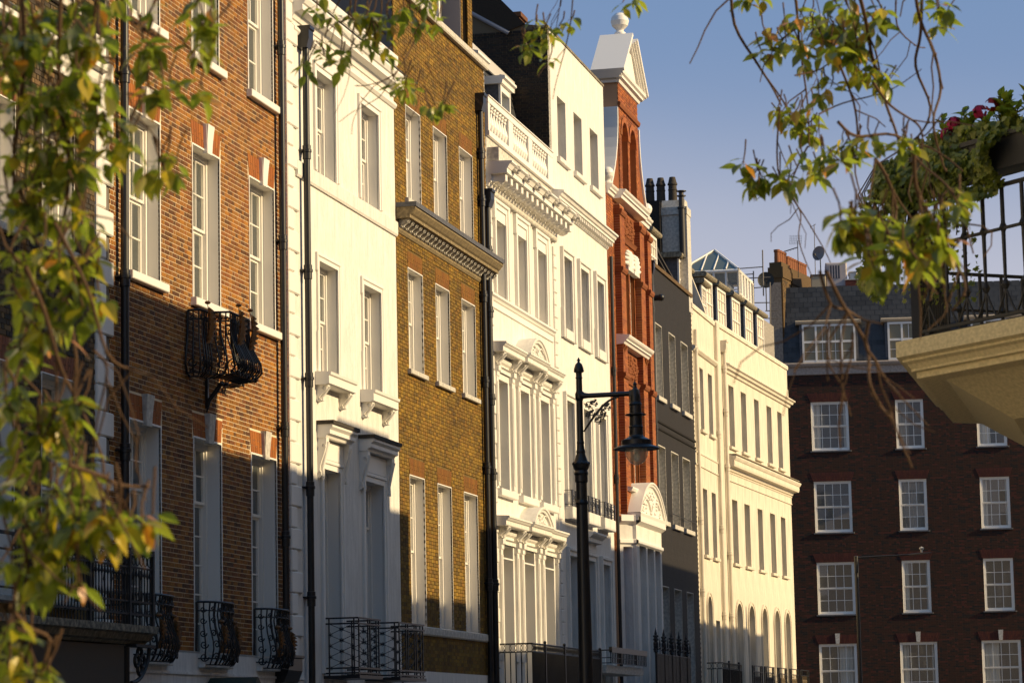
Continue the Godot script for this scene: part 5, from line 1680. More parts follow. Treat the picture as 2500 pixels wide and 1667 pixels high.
func house_cream_far() -> void:
	U0 = 0.0
	var o := thing("wide_cream_house", "wide five-window cream stucco house closing the row, with five arched ground floor windows", "house", Vector3(0, 0, -96.3), PI / 2 - atan(0.0482), "terraced houses along the street")
	var cs := [[1.6, 2.5], [3.73, 4.66], [6.13, 7.0], [8.47, 9.41], [10.58, 11.48]]
	var holes := []; var arches := []
	for c in cs:
		holes.append([c[0], c[1], 11.8, 13.95]); holes.append([c[0] + 0.03, c[1] + 0.06, 7.76, 9.97])
		holes.append([c[0] + 0.15, c[1] + 0.25, 3.2, 6.40]); arches.append(c[0] + 0.15); arches.append(c[0] + 0.25)
	cream(o, -0.5, 12.85, 15.93, holes, arches)
	for c in [[-0.45, 0.85], [1.65, 3.1], [4.15, 5.6], [6.5, 7.95], [8.75, 10.05]]: dormer(o, c[0], c[1], 16.1, 17.42, -0.3)
	var b := mb()
	b.run([Vector2(0, 14.30), Vector2(0.06, 14.32), Vector2(0.08, 14.40), Vector2(0.16, 14.43), Vector2(0.18, 14.50), Vector2(0.25, 14.54), Vector2(0.25, 14.58), Vector2(0, 14.66)], 0.75, 12.9, false, true)
	b.box(0.75, 14.66, 0.0, 12.87, 15.0, 0.03)
	part(o, "cornice", b, M.cream)
	b = mb()
	b.run([Vector2(0, 10.9), Vector2(0.06, 10.92), Vector2(0.10, 11.02), Vector2(0.26, 11.05), Vector2(0.28, 11.12), Vector2(0.28, 11.25), Vector2(0.31, 11.28), Vector2(0.35, 11.36), Vector2(0.35, 11.40), Vector2(0, 11.46)], 0.9, 12.88, false, true)
	part(o, "balcony_cornice", b, M.cream)
	b = mb(); b.box(0.9, 11.44, 0.0, 12.9, 11.47, 0.36); part(o, "cornice_top", b, M.dirty)
	b_band(o, 0.9, 12.87, 10.55, 10.88)
	b = mb(); b.box(-0.35, 0.0, -0.02, 0.15, 15.95, 0.05); part(o, "party_strip", b, M.cream)
	downpipe(o, 0.62, 0.09, 0.0, 15.0, 0.065, [14.4, 12.9, 11.0, 8.0, 5.9], M.cream, true, "cream painted drainpipe")
	b = mb()
	b.box(9.8, 16.0, -4.0, 12.85, 17.5, -0.45)
	part(o, "roof_room", b, mat(lin(0.42, 0.38, 0.33), 0.85, noise_tex(0.02, 0.7, 1.0, 6), 0.8))
	U0 = 0.0
	for i in 5:
		var c: Array = cs[i]
		var g := thing("balcony_guard", "gilt and black railing panel below arched window %s" % ["nearest the drainpipe", "second from the drainpipe", "in the middle of five", "second from the house corner", "nearest the house corner"][i], "railing", o.position + o.basis * Vector3(c[0] - 0.3, 3.2, 0.6), o.rotation.y, "panel railings of the wide cream house")
		b = MB.new()
		for y in [0.0, 0.82, 1.02]: b.box(0.0, y, -0.015, 1.75, y + 0.03, 0.015)
		for x in [0.0, 0.28, 1.42, 1.70]: b.box(x, 0, -0.02, x + 0.05, 1.05, 0.02)
		part(g, "frame", b, M.iron)
		b = MB.new()
		for k in 5:
			for y in [0.2, 0.5]:
				var ring := []
				for j in 11: ring.append(Vector3(0.45 + k * 0.2 + cos(TAU * j / 10) * 0.09, y + 0.06 + sin(TAU * j / 10) * 0.13, 0))
				b.tube(ring, 0.014, 4)
			b.tube([Vector3(0.45 + k * 0.2, 0.03, 0), Vector3(0.45 + k * 0.2, 0.82, 0)], 0.01, 4)
		part(g, "ironwork", b, M.iron if i < 2 else mat(lin(0.10, 0.065, 0.025), 0.5))


# ---------------------------------------------------------------- brick block closing the view
func back_building() -> void:
	U0 = 0.0
	var o := thing("brick_apartment_block", "dark red-brown brick apartment block closing the street at right", "building", Vector3(-1.94, 0, -127.94), deg_to_rad(8.34))
	var cs := [[1.05, 2.72], [4.83, 6.07], [8.43, 9.74], [12.1, 13.4]]
	var holes := []
	for i in 4:
		var c: Array = cs[i]
		holes.append([c[0], c[1], 14.44, 16.65]); holes.append([c[0] + 0.02, c[1] + 0.01, 10.76, 13.06]); holes.append([c[0] + 0.02, c[1] + 0.02, 7.1, 9.43])
		var w := 0.2 if i > 0 else 0.0
		holes.append([c[0] - w, c[1] + w, 3.4, 5.8])
	var bm := brick_block_mat()
	var b := MB.new()
	sheet(b, -6.0, 16.0, 0.0, 17.88, holes)
	part(o, "wall", b, bm)
	b = MB.new(); b.box(-6.0, 0, -10, 16.0, 17.8, -2.0); part(o, "rear_range", b, M.dim)
	b = MB.new(); b.box(-6.0, 17.5, -2.0, 16.0, 17.86, -0.02); part(o, "roof_deck", b, M.lead)
	b = MB.new(); b.run([Vector2(0, 17.88), Vector2(0.06, 17.9), Vector2(0.06, 18.22), Vector2(0.16, 18.26), Vector2(0.22, 18.36), Vector2(0.22, 18.40), Vector2(0, 18.46)], -6.0, 16.0)
	part(o, "cornice", b, mat(lin(0.45, 0.38, 0.33), 0.8, noise_tex(0.02, 0.75, 1.0, 6), 0.8))
	b = MB.new()
	b.quad(Vector3(-0.1, 18.42, -0.15), Vector3(16, 18.42, -0.15), Vector3(16, 22.0, -0.9), Vector3(-0.1, 22.0, -0.9))
	b.quad(Vector3(-0.1, 22.0, -0.9), Vector3(16, 22.0, -0.9), Vector3(16, 22.2, -8), Vector3(-0.1, 22.2, -8))
	var man := part(o, "mansard_roof", b, M.slate)
	for r in 15:
		b = MB.new()
		var y := 18.5 + r * 0.235
		var x := -0.1 + (0.2 if r % 2 else 0.0)
		while x < 12.0:
			b.col = Color(1, 1, 1) * rng.randf_range(0.45, 1.5)
			var z := -0.15 - 0.75 * (y - 18.42) / 3.58
			b.quad(Vector3(x + 0.01, y, z + 0.03), Vector3(x + 0.39, y, z + 0.03), Vector3(x + 0.39, y + 0.25, z - 0.03), Vector3(x + 0.01, y + 0.25, z - 0.03))
			x += 0.4
		stuff(part(man, "slates", b, M.slate))
	var red := [Color(0.10, 0.022, 0.013), Color(0.085, 0.018, 0.012), Color(0.12, 0.027, 0.014)]
	for h in holes:
		var wide: bool = h[1] - h[0] > 1.5
		var low: bool = h[3] < 6.0
		flat_arch(o, h[0] - 0.02, h[1] + 0.02, h[3] + 0.0, h[3] + 0.40, 0.15, red, 26, M.brick_fine, [], 0.015)
		if low:
			b = MB.new(); var xc: float = (h[0] + h[1]) / 2
			b.prism([Vector2(xc - 0.08, h[3] - 0.0), Vector2(xc + 0.08, h[3] - 0.0), Vector2(xc + 0.11, h[3] + 0.46), Vector2(xc - 0.11, h[3] + 0.46)], 0, 0.05); part(o, "keystone", b, M.stone)
		var f: float = rng.randf()
		window(o, h[0], h[1], h[2], h[3], {"rev": 0.06, "cols": 4 if wide else 3, "rows": 2, "tilt": 0.03, "curtain": [[0.0, 0.30, 0.78, 1.0], [0.0, 0.45], [0.0, 0.22, 0.9, 1.0], [0.0, 1.0], [0.55, 1.0], []][int(f * 5.99)], "cloth": M.blind if rng.randf() < 0.7 else M.darkcloth, "sill": [0.08, 0.08, 0.07, 0.06], "sill_mat": M.lead})
	# dormers
	for c in [[0.77, 3.17], [4.62, 7.1], [8.35, 10.8]]:
		b = MB.new(); b.box(c[0] - 0.12, 18.45, -1.6, c[1] + 0.12, 20.25, -0.16); var d := part(man, "dormer", b, M.lead)
		b = MB.new(); b.run([Vector2(0, 20.22), Vector2(0.10, 20.24), Vector2(0.16, 20.32), Vector2(0.16, 20.36), Vector2(0, 20.40)], c[0] - 0.28, c[1] + 0.28, false, false, -0.15); b.box(c[0] - 0.28, 20.22, -1.6, c[1] + 0.28, 20.38, -0.15)
		part(d, "dormer_cap", b, mat(lin(0.55, 0.45, 0.32), 0.8))
		b = MB.new()
		var n := 4
		for k in n + 1: var x := lerpf(c[0], c[1] - 0.09, float(k) / n); b.box(x, 18.47, -0.16, x + 0.09, 20.2, -0.08)
		for y in [18.47, 19.35, 20.1]: b.box(c[0] + 0.09, y, -0.16, c[1] - 0.09, y + 0.10, -0.085)
		for k in n:
			var xa := lerpf(c[0], c[1] - 0.09, float(k) / n); var xm: float = xa + 0.045 + (c[1] - c[0] - 0.09) / n / 2
			if k in [1, 2]: b.box(xm - 0.012, 18.57, -0.15, xm + 0.012, 20.1, -0.11)
			b.box(xa + 0.09, 18.95, -0.149, xa + (c[1] - c[0] - 0.09) / n, 18.97, -0.11)
		part(d, "dormer_window", b, M.paint)
		for k in n:
			b = MB.new(); var xa := lerpf(c[0], c[1] - 0.09, float(k) / n) + 0.09
			b.quad(Vector3(xa, 18.5, -0.14), Vector3(xa + (c[1] - c[0]) / n - 0.1, 18.5, -0.14), Vector3(xa + (c[1] - c[0]) / n - 0.1, 20.1, -0.14), Vector3(xa, 20.1, -0.14)); part(d, "pane", b, mat(lin(0.20, 0.17, 0.10), 0.25))
	# chimney stack with a row of terracotta pots
	var yb := mat(lin(0.22, 0.13, 0.045), 0.9, noise_tex(0.05, 0.4, 1.0, 11, 5), 1.0)
	var cp := [Color(0.24, 0.14, 0.05), Color(0.18, 0.10, 0.04), Color(0.28, 0.17, 0.06), Color(0.12, 0.08, 0.035)]
	var run_on := Transform3D(Basis(Vector3(0.95, 0, 0.312), Vector3.UP, Vector3(-0.312, 0, 0.95)), Vector3(-0.03, 0, -0.4))
	for c in [[0.0, 1.25, 22.0], [1.45, 4.6, 21.9]]:
		b = MB.new(); b.T = run_on
		b.box(-0.62, 18.0, -c[1], 0.0, c[2] + 0.45, -c[0]); b.box(-0.67, c[2] + 0.45, -c[1] - 0.04, 0.05, c[2] + 0.95, -c[0] + 0.04); b.box(-0.60, c[2] + 0.95, -c[1], -0.02, c[2] + 1.18, -c[0])
		var st := part(o, "chimney", b, yb)
		var k: float = c[0] + 0.2
		while k < c[1]:
			b = MB.new(); b.T = run_on; b.lathe([Vector2(0.14, 0), Vector2(0.125, 0.5), Vector2(0.15, 0.52), Vector2(0.15, 0.62), Vector2(0.11, 0.62), Vector2(0.10, 0.3)], Vector3(-0.28, c[2] + 1.16, -k), 12); part(st, "chimney_pot", b, M.terracotta); k += 0.33
	var face := Node3D.new(); face.name = "chimney_bricks"; face.transform = run_on * Transform3D(Basis(Vector3(0, 0, -1), Vector3.UP, Vector3(1, 0, 0)), Vector3(0.0, 0, 0)); o.add_child(face)
	bricks(face, 0.0, 1.25, 21.0, 22.4, [], cp, M.brick, 0.012, 0.006, 0); bricks(face, 1.45, 4.6, 21.0, 22.3, [], cp, M.brick, 0.012, 0.006, 0)
	b = MB.new(); b.box(-0.62, 12.0, -3.0, -0.1, 22.2, -0.2); part(o, "gable_strip", b, mat(lin(0.30, 0.26, 0.22), 0.9, noise_tex(0.02, 0.7, 1.0, 6), 0.8))


func brick_block_mat() -> StandardMaterial3D:
	var s := Image.create(512, 512, false, Image.FORMAT_RGB8)
	var r := RandomNumberGenerator.new(); r.seed = 99
	s.fill(Color(0.25, 0.18, 0.12))
	for j in 32:   # far bricks, about four pixels of the photograph a course: 32 courses of 75 mm and 10.7 bricks to 2.4 m
		var x := -24 if j % 2 else 0; var k := 0
		while x < 512:
			var w := 48 if k % 2 == 0 else 24
			var t := r.randf()
			var c := Color(0.16, 0.085, 0.045).lerp(Color(0.22, 0.10, 0.055), t)
			if r.randf() < 0.28: c = Color(0.09, 0.07, 0.07)
			if r.randf() < 0.1: c = Color(0.28, 0.12, 0.085)
			for xx in [x, x + 512]:
				s.fill_rect(Rect2i(xx + 1, j * 16 + 1, w - 2, 14).intersection(Rect2i(0, 0, 512, 512)), c)
			x += w; k += 1
	var m := StandardMaterial3D.new()
	m.albedo_texture = ImageTexture.create_from_image(s)
	m.roughness = 0.9
	m.uv1_triplanar = true
	m.uv1_scale = Vector3(1, 1, 1) / 2.4
	return m


# ---------------------------------------------------------------- houses across the street, which shade the foot of the row
func opposite() -> void:
	var W := 16.2
	var el := deg_to_rad(23.0); var az := deg_to_rad(3.0)
	var rise := W * tan(el) / cos(az); var slip := W * tan(az)
	# [from, to, height of the shade's edge on the fronts]
	var edge := [[-34.0, -4.0, 9.5], [30.5, 39.4, 9.3], [39.4, 44.2, 8.85], [44.2, 51.0, 6.75], [51.0, 54.55, 7.95], [54.55, 55.9, 6.5], [55.9, 61.9, 4.9], [61.9, 63.2, 6.6], [63.2, 69.85, 3.95], [69.85, 76.8, 7.35], [76.8, 91.0, 7.05], [91.0, 100.0, 5.5], [100.0, 102.7, 5.3]]
	for i in edge.size():
		var e: Array = edge[i]
		U0 = 0.0
		var L: float = e[1] - e[0]
		var o := thing("facing_house", "brick house across the street opposite %s" % ["the garden corner", "the dark brick house", "the near part of the red house", "the far part of the red house", "the white stucco house doors", "the end of the white stucco house", "the brown brick house", "the paired drainpipes", "the ornate white house", "the plain white house", "the gabled and black houses", "the narrow cream house", "the near end of the wide cream house"][i], "house", Vector3(W, 0, -(e[0] + slip)), PI / 2, "houses across the street")
		var b := MB.new()
		b.box(0.0, 0.0, 0.0, L, e[2] + rise, 9.0)
		part(o, "wall", b, mat(lin(0.13, 0.08, 0.05), 0.9))
		b = MB.new()
		var k := 0.8
		while k < L - 1.2:
			for y in [1.2, 4.6, 8.0]: b.box(k, y, -0.02, k + 1.0, y + 2.0, 0.0)
			k += 2.2
		if b.v.size(): part(o, "windows", b, M.paint)
	for e in [[-30.0, -10.0, 15.5], [-10.0, 12.0, 17.0], [12.0, 29.95, 16.5]]:
		var o := thing("near_terrace_house", "terraced white house nearer than the dark brick house, %s" % ["farthest back along the row", "in the middle of the near row", "adjoining the dark brick house"][int((e[0] + 40.0) / 20.0)], "house", Vector3(0, 0, -e[0]), PI / 2, "houses nearer along the row")
		var b := MB.new()
		b.box(0.0, 0.0, -9.0, e[1] - e[0], e[2], 0.0)
		part(o, "wall", b, M.stucco)
		b = MB.new()
		var k := 1.0
		while k < e[1] - e[0] - 1.5:
			for y in [4.0, 9.0, 13.0]: b.box(k, y, 0.0, k + 1.1, y + 2.2, 0.03)
			k += 2.6
		part(o, "windows", b, M.paint)
	U0 = 0.0


func more() -> void:
	street_lamp()
	slim_lamp()
	roof_things()
	balcony_house()
	tree_left()
	tree_right()
	tree_top()


func street_lamp() -> void:
	var o := thing("street_lamp", "tall black cast iron lamp post with scrolled bracket and hanging glass lantern", "street lamp", Vector3(7.335, 0.0, -38.1), 0.0)
	U0 = 0.0
	var b := MB.new()
	b.lathe([Vector2(0.22, 0), Vector2(0.22, 0.12), Vector2(0.17, 0.2), Vector2(0.16, 0.9), Vector2(0.19, 0.95), Vector2(0.13, 1.05), Vector2(0.105, 1.3), Vector2(0.098, 2.8), Vector2(0.085, 4.2), Vector2(0.078, 5.1), Vector2(0.09, 5.13), Vector2(0.075, 5.17), Vector2(0.075, 5.40), Vector2(0.09, 5.42), Vector2(0.088, 5.50), Vector2(0.10, 5.53), Vector2(0.085, 5.57), Vector2(0.105, 5.60), Vector2(0.12, 5.66), Vector2(0.095, 5.70), Vector2(0.075, 5.75), Vector2(0.06, 5.80), Vector2(0.065, 5.83), Vector2(0.055, 5.86), Vector2(0.048, 5.93), Vector2(0.054, 5.95), Vector2(0.045, 5.98), Vector2(0.042, 6.52), Vector2(0.058, 6.56), Vector2(0.060, 6.62), Vector2(0.044, 6.66), Vector2(0.042, 6.83), Vector2(0.050, 6.84), Vector2(0.042, 6.86), Vector2(0.042, 6.91), Vector2(0.066, 6.92), Vector2(0.068, 6.96), Vector2(0.060, 6.99), Vector2(0.045, 7.03), Vector2(0.018, 7.055), Vector2(0.014, 7.07), Vector2(0.028, 7.08), Vector2(0.014, 7.10), Vector2(0.010, 7.115), Vector2(0.0, 7.125)], Vector3.ZERO, 16)
	for k in 10:
		var a := TAU * k / 10
		b.ball(Vector3(cos(a) * 0.105, 5.665, sin(a) * 0.105), 0.022, 6); b.ball(Vector3(cos(a) * 0.062, 6.935, sin(a) * 0.062), 0.012, 5)
	part(o, "post", b, M.iron)
	b = MB.new()
	b.tube([Vector3(0.03, 6.60, 0), Vector3(0.07, 6.592, 0), Vector3(0.12, 6.59, 0), Vector3(0.75, 6.592, 0)], [0.06, 0.042, 0.034, 0.034], 8)
	b.box(0.70, 6.55, -0.04, 0.83, 6.64, 0.04)
	part(o, "arm", b, M.iron)
	b = MB.new()   # curved strut and leafy scrolls under the arm
	var arc := []
	for k in 11:
		var t := k / 10.0
		arc.append(Vector3(0.05 + 0.50 * t, 6.10 + 0.45 * sin(t * PI / 2), 0))
	b.tube(arc, [0.012, 0.014, 0.016, 0.017, 0.017, 0.017, 0.017, 0.016, 0.015, 0.014, 0.012], 6)
	part(o, "strut", b, M.iron)
	for s in [[0.12, 6.46, 0.055, 1.0], [0.20, 6.50, 0.045, -1.0], [0.16, 6.36, 0.05, -1.0], [0.27, 6.34, 0.055, 1.0], [0.33, 6.42, 0.05, 1.0], [0.38, 6.44, 0.045, -1.0], [0.11, 6.33, 0.04, 1.0], [0.24, 6.26, 0.05, -1.0], [0.32, 6.31, 0.04, 1.0]]:
		b = MB.new()
		var line := []
		for j in 14:
			var a: float = j * 0.5 * s[3]; var r: float = s[2] * (1.0 - j / 18.0)
			line.append(Vector3(s[0] + cos(a) * r, s[1] + sin(a) * r, 0.0))
		b.tube(line, 0.007, 5)
		for j in 3:
			var q: Vector3 = line[2 + j * 4]
			b.quad(q + Vector3(0, -0.002, 0.01), q + Vector3(0.028, -0.02, 0.02), q + Vector3(0.04, 0.012, 0.008), q + Vector3(0.012, 0.022, 0.02))
			b.tri(q, q + Vector3(-0.01, -0.035, 0.015), q + Vector3(0.02, -0.03, -0.01))
		part(o, "scroll", b, M.iron)
	b = MB.new()
	b.lathe([Vector2(0.31, 5.825), Vector2(0.315, 5.835), Vector2(0.30, 5.85), Vector2(0.25, 5.87), Vector2(0.215, 5.875), Vector2(0.205, 5.885), Vector2(0.205, 5.95), Vector2(0.17, 5.965), Vector2(0.11, 5.995), Vector2(0.095, 6.02), Vector2(0.092, 6.12), Vector2(0.098, 6.13), Vector2(0.088, 6.15), Vector2(0.084, 6.28), Vector2(0.145, 6.295), Vector2(0.145, 6.305), Vector2(0.082, 6.32), Vector2(0.078, 6.42), Vector2(0.09, 6.44), Vector2(0.075, 6.47), Vector2(0.07, 6.56), Vector2(0.05, 6.64), Vector2(0.03, 6.66), Vector2(0.022, 6.70), Vector2(0.028, 6.72), Vector2(0.010, 6.75), Vector2(0.0, 6.79)], Vector3(0.775, 0, 0), 24)
	b.lathe([Vector2(0.0, 5.845), Vector2(0.31, 5.826)], Vector3(0.775, 0, 0), 24)
	var hood := part(o, "lantern_hood", b, M.iron)
	b = MB.new()
	var pr := []
	for k in 10:
		var a := PI / 2 * k / 9
		pr.append(Vector2(0.158 * sin(a), 5.80 - 0.185 * cos(a)))
	pr.append(Vector2(0.158, 5.83))
	b.lathe(pr, Vector3(0.775, 0, 0), 24)
	var gm := StandardMaterial3D.new(); gm.albedo_color = Color(0.95, 0.9, 0.78, 0.38); gm.transparency = BaseMaterial3D.TRANSPARENCY_ALPHA; gm.roughness = 0.03
	part(o, "glass_globe", b, gm)
	b = MB.new(); b.lathe([Vector2(0.03, 5.84), Vector2(0.03, 5.78), Vector2(0.045, 5.76), Vector2(0.045, 5.68), Vector2(0.0, 5.65)], Vector3(0.775, 0, 0), 10)
	part(hood, "bulb", b, M.paint)


func slim_lamp() -> void:
	var o := thing("slim_lamp", "slim plain dark lamp column with a long thin arm before the brick block", "street lamp", Vector3(4.06, 0, -100.0), 0.0)
	var b := MB.new(); b.lathe([Vector2(0.10, 0), Vector2(0.10, 1.4), Vector2(0.065, 1.5), Vector2(0.06, 7.4), Vector2(0.075, 7.42), Vector2(0.07, 7.98), Vector2(0.0, 8.0)], Vector3.ZERO, 12)
	part(o, "column", b, mat(lin(0.025, 0.022, 0.018), 0.5))
	b = MB.new(); b.tube([Vector3(0, 7.93, 0), Vector3(0.9, 7.95, 0), Vector3(2.0, 7.97, 0)], 0.03, 8)
	part(o, "arm", b, mat(lin(0.025, 0.022, 0.018), 0.5))
	b = MB.new(); b.tube([Vector3(1.8, 7.97, 0), Vector3(1.95, 7.98, 0), Vector3(2.3, 8.0, 0), Vector3(2.62, 8.02, 0)], [0.03, 0.075, 0.07, 0.02], 10, 0.5)
	part(o, "lantern", b, mat(lin(0.10, 0.085, 0.07), 0.5))
	b = MB.new(); b.lathe([Vector2(0.04, 8.04), Vector2(0.045, 8.13), Vector2(0.08, 8.15), Vector2(0.08, 8.2), Vector2(0.0, 8.24)], Vector3(2.28, 0, 0), 10)
	part(o, "light_sensor", b, M.stone)


func roof_things() -> void:
	U0 = 0.0
	var grey := mat(lin(0.16, 0.14, 0.12), 0.6)
	# glazed room on the roof behind the cream house
	var o := thing("roof_conservatory", "glazed rooftop room with a pyramid glass roof behind the cream house", "conservatory", Vector3(0, 0, -107), PI / 2)
	var C := [Vector3(0, 0, -0.82), Vector3(3.6, 0, -0.82), Vector3(3.6, 0, -3.2), Vector3(0, 0, -3.2)]
	var apex := Vector3(1.8, 20.55, -2.0)
	var roofm := mat(lin(0.10, 0.115, 0.085), 0.15)
	var b := MB.new()
	for i in 4: b.tri(C[i] + Vector3(0, 19.48, 0), C[(i + 1) % 4] + Vector3(0, 19.48, 0), apex)
	part(o, "glass_roof", b, roofm)
	for i in 4:
		b = MB.new(); b.tube([C[i] + Vector3(0, 19.49, 0), apex + Vector3(0, 0.02, 0)], 0.045, 6); part(o, "hip_bar", b, M.paint)
		for k in [1, 2, 3, 4]:
			b = MB.new()
			var p: Vector3 = C[i].lerp(C[(i + 1) % 4], k / 5.0) + Vector3(0, 19.5, 0)
			var t: float = 1.0 - absf(k / 5.0 - 0.5) * 2.0
			var mid: Vector3 = (C[i] + C[(i + 1) % 4]) / 2 + Vector3(0, 19.5, 0)
			b.tube([p, p + (apex - mid) * t], 0.03, 5); part(o, "roof_bar", b, M.paint)
	for i in 4:
		var p0: Vector3 = C[i]; var p1: Vector3 = C[(i + 1) % 4]
		b = MB.new()
		for y in [18.55, 19.42]: b.tube([p0 + Vector3(0, y, 0), p1 + Vector3(0, y, 0)], 0.07, 4)
		part(o, "frame", b, M.paint)
		for k in 6:
			b = MB.new(); var p := p0.lerp(p1, k / 5.0); b.tube([p + Vector3(0, 17.5, 0), p + Vector3(0, 19.45, 0)], 0.05, 4); part(o, "mullion", b, M.paint)
		for k in 5:
			b = MB.new()
			var q0 := p0.lerp(p1, k / 5.0); var q1 := p0.lerp(p1, (k + 1) / 5.0)
			b.quad(q1 + Vector3(0, 17.5, 0), q0 + Vector3(0, 17.5, 0), q0 + Vector3(0, 19.42, 0), q1 + Vector3(0, 19.42, 0)); part(o, "pane", b, M.glass)
	b = MB.new(); b.box(0.1, 17.2, -3.1, 3.5, 18.5, -0.9); part(o, "base_wall", b, M.stucco)
	b = MB.new(); b.box(1.2, 17.4, -2.4, 2.6, 19.2, -1.4); part(o, "core", b, mat(lin(0.12, 0.13, 0.15), 0.8))
	o = thing("scaffold_rail", "scaffold tube guard rails on the roof beside the glazed room", "scaffolding", Vector3(0, 0, -111), PI / 2)
	for p in [[Vector3(0, 19.0, -0.45), Vector3(0, 20.83, -0.43)], [Vector3(0, 18.7, -0.85), Vector3(0, 20.01, -0.82)], [Vector3(0, 17.6, -0.22), Vector3(0, 19.52, -0.18)]]:
		b = MB.new(); b.tube(p, 0.026, 6); part(o, "standard", b, grey)
	for p in [[Vector3(0.03, 20.12, -2.8), Vector3(0.03, 20.16, -0.42)], [Vector3(0.03, 19.86, -2.5), Vector3(0.03, 19.9, -0.8)], [Vector3(0.03, 19.76, -2.4), Vector3(0.03, 19.73, -0.15)], [Vector3(0.03, 19.31, -1.8), Vector3(0.03, 19.35, -0.5)], [Vector3(0.03, 18.75, -0.9), Vector3(0.03, 18.72, -0.2)], [Vector3(0.03, 18.4, -0.4), Vector3(0.03, 18.38, 0.1)], [Vector3(0.03, 18.1, -0.4), Vector3(0.03, 18.08, 0.1)]]:
		b = MB.new(); b.tube(p, 0.022, 6); part(o, "ledger", b, grey)
	_dish("black_dish", "round black satellite dish behind the scaffold tubes", Vector3(-0.42, 19.72, -111.6), 0.33, 0.2, mat(lin(0.015, 0.017, 0.017), 0.6))
	var F := func(s: float, h: float, z: float) -> Vector3: return Vector3(-1.94, 0, -127.94) + Basis(Vector3.UP, deg_to_rad(8.34)) * Vector3(s, h, z)
	_dish("satellite_dish", "grey satellite dish by the roof aerial mast", F.call(1.68, 23.69, -1.5), 0.34, -0.5, mat(lin(0.22, 0.20, 0.19), 0.5))
	_dish("satellite_dish", "pale satellite dish before the white roof tank", F.call(3.69, 22.62, -1.5), 0.34, 0.3, mat(lin(0.38, 0.33, 0.27), 0.5))
	o = thing("roof_aerial", "grid television aerial above the terracotta pots", "aerial", F.call(0.72, 22.6, -1.5), deg_to_rad(8.34))
	b = MB.new(); b.tube([Vector3(0, 0, 0), Vector3(0.02, 1.7, 0)], 0.02, 5); b.tube([Vector3(-0.62, 1.22, 0), Vector3(0.02, 1.4, 0)], 0.025, 5); part(o, "boom", b, M.ironrough)
	b = MB.new()
	for k in 8: b.tube([Vector3(-0.36 + k * 0.075, 1.55, 0.05), Vector3(-0.30 + k * 0.075, 1.95, 0.05)], 0.005, 4)
	for k in 6: b.tube([Vector3(-0.36, 1.55 + k * 0.08, 0.05), Vector3(0.22, 1.53 + k * 0.08, 0.05)], 0.005, 4)
	for k in 5: b.tube([Vector3(-0.55 + k * 0.12, 1.2 + k * 0.034, -0.15), Vector3(-0.55 + k * 0.12, 1.2 + k * 0.034, 0.15)], 0.006, 4)
	part(o, "grid", b, M.ironrough)
	o = thing("roof_mast", "thin tall roof mast with a small antenna at its top", "aerial", F.call(1.50, 22.2, -1.5), deg_to_rad(8.34))
	b = MB.new(); b.tube([Vector3(0, 0, 0), Vector3(0.02, 2.85, 0)], 0.018, 5); part(o, "mast", b, grey)
	b = MB.new(); b.tube([Vector3(-0.14, 2.72, 0), Vector3(0.1, 2.85, 0)], 0.012, 4); b.tube([Vector3(-0.14, 2.64, 0), Vector3(-0.14, 2.8, 0)], 0.01, 4); part(o, "antenna", b, grey)
	o = thing("roof_plant_room", "pale grey rooftop housing with a louvred grille", "plant room", F.call(1.97, 22.1, -1.5), deg_to_rad(8.34))
	var pg := mat(lin(0.42, 0.38, 0.38), 0.7)
	b = MB.new(); b.cbox(0, 0, -1.4, 0.98, 1.14, 0.0, 0.06); part(o, "housing", b, pg)
	b = MB.new(); b.box(0.16, 0.4, 0.0, 0.66, 1.0, 0.012); part(o, "grille_back", b, mat(lin(0.08, 0.08, 0.10), 0.8))
	for k in 5: b = MB.new(); b.box(0.16 + k * 0.12, 0.4, 0.012, 0.20 + k * 0.12, 1.0, 0.03); part(o, "louvre", b, pg)
	o = thing("roof_tank", "low white rooftop tank beside the grey housing", "tank", F.call(3.05, 22.1, -1.6), deg_to_rad(8.34))
	b = MB.new(); b.cbox(0, 0, -1.0, 0.85, 0.66, 0.0, 0.04); b.box(-0.03, 0.66, -1.03, 0.88, 0.72, 0.03); part(o, "tank_body", b, M.stucco)
	o = thing("roof_block", "white rooftop block partly behind hanging ivy", "plant room", F.call(3.95, 22.1, -2.4), deg_to_rad(8.34))
	b = MB.new(); b.cbox(0, 0, -1.4, 0.62, 1.5, 0.0, 0.05); b.box(0.25, 0, 0.0, 1.1, 0.5, 0.3); part(o, "block_wall", b, mat(lin(0.5, 0.5, 0.55), 0.7))
	b = MB.new(); b.box(-0.04, 1.5, -1.44, 0.66, 1.56, 0.04); part(o, "block_cap", b, pg)
	o = thing("roof_parapet", "low red brick rooftop parapet under the white tank", "wall", F.call(2.85, 22.0, -1.35), deg_to_rad(8.34))
	b = MB.new(); b.box(0, 0, -0.2, 1.9, 0.38, 0.0); part(o, "parapet_wall", b, mat(lin(0.20, 0.05, 0.03), 0.9, noise_tex(0.05, 0.55, 1.0, 11, 5), 1.0))
	b = MB.new(); b.box(-0.02, 0.38, -0.22, 1.92, 0.42, 0.02); part(o, "coping", b, M.stone)
	o = thing("roof_hatch", "small cream rooftop box at the end of the chimney", "box", F.call(1.30, 22.0, -1.3), deg_to_rad(8.34))
	b = MB.new(); b.cbox(0, 0, -0.6, 0.66, 0.62, 0.0, 0.03); part(o, "hatch_body", b, mat(lin(0.40, 0.34, 0.24), 0.8))
	b = MB.new(); b.box(-0.04, 0.62, -0.64, 0.70, 0.68, 0.04); part(o, "lid", b, M.lead)


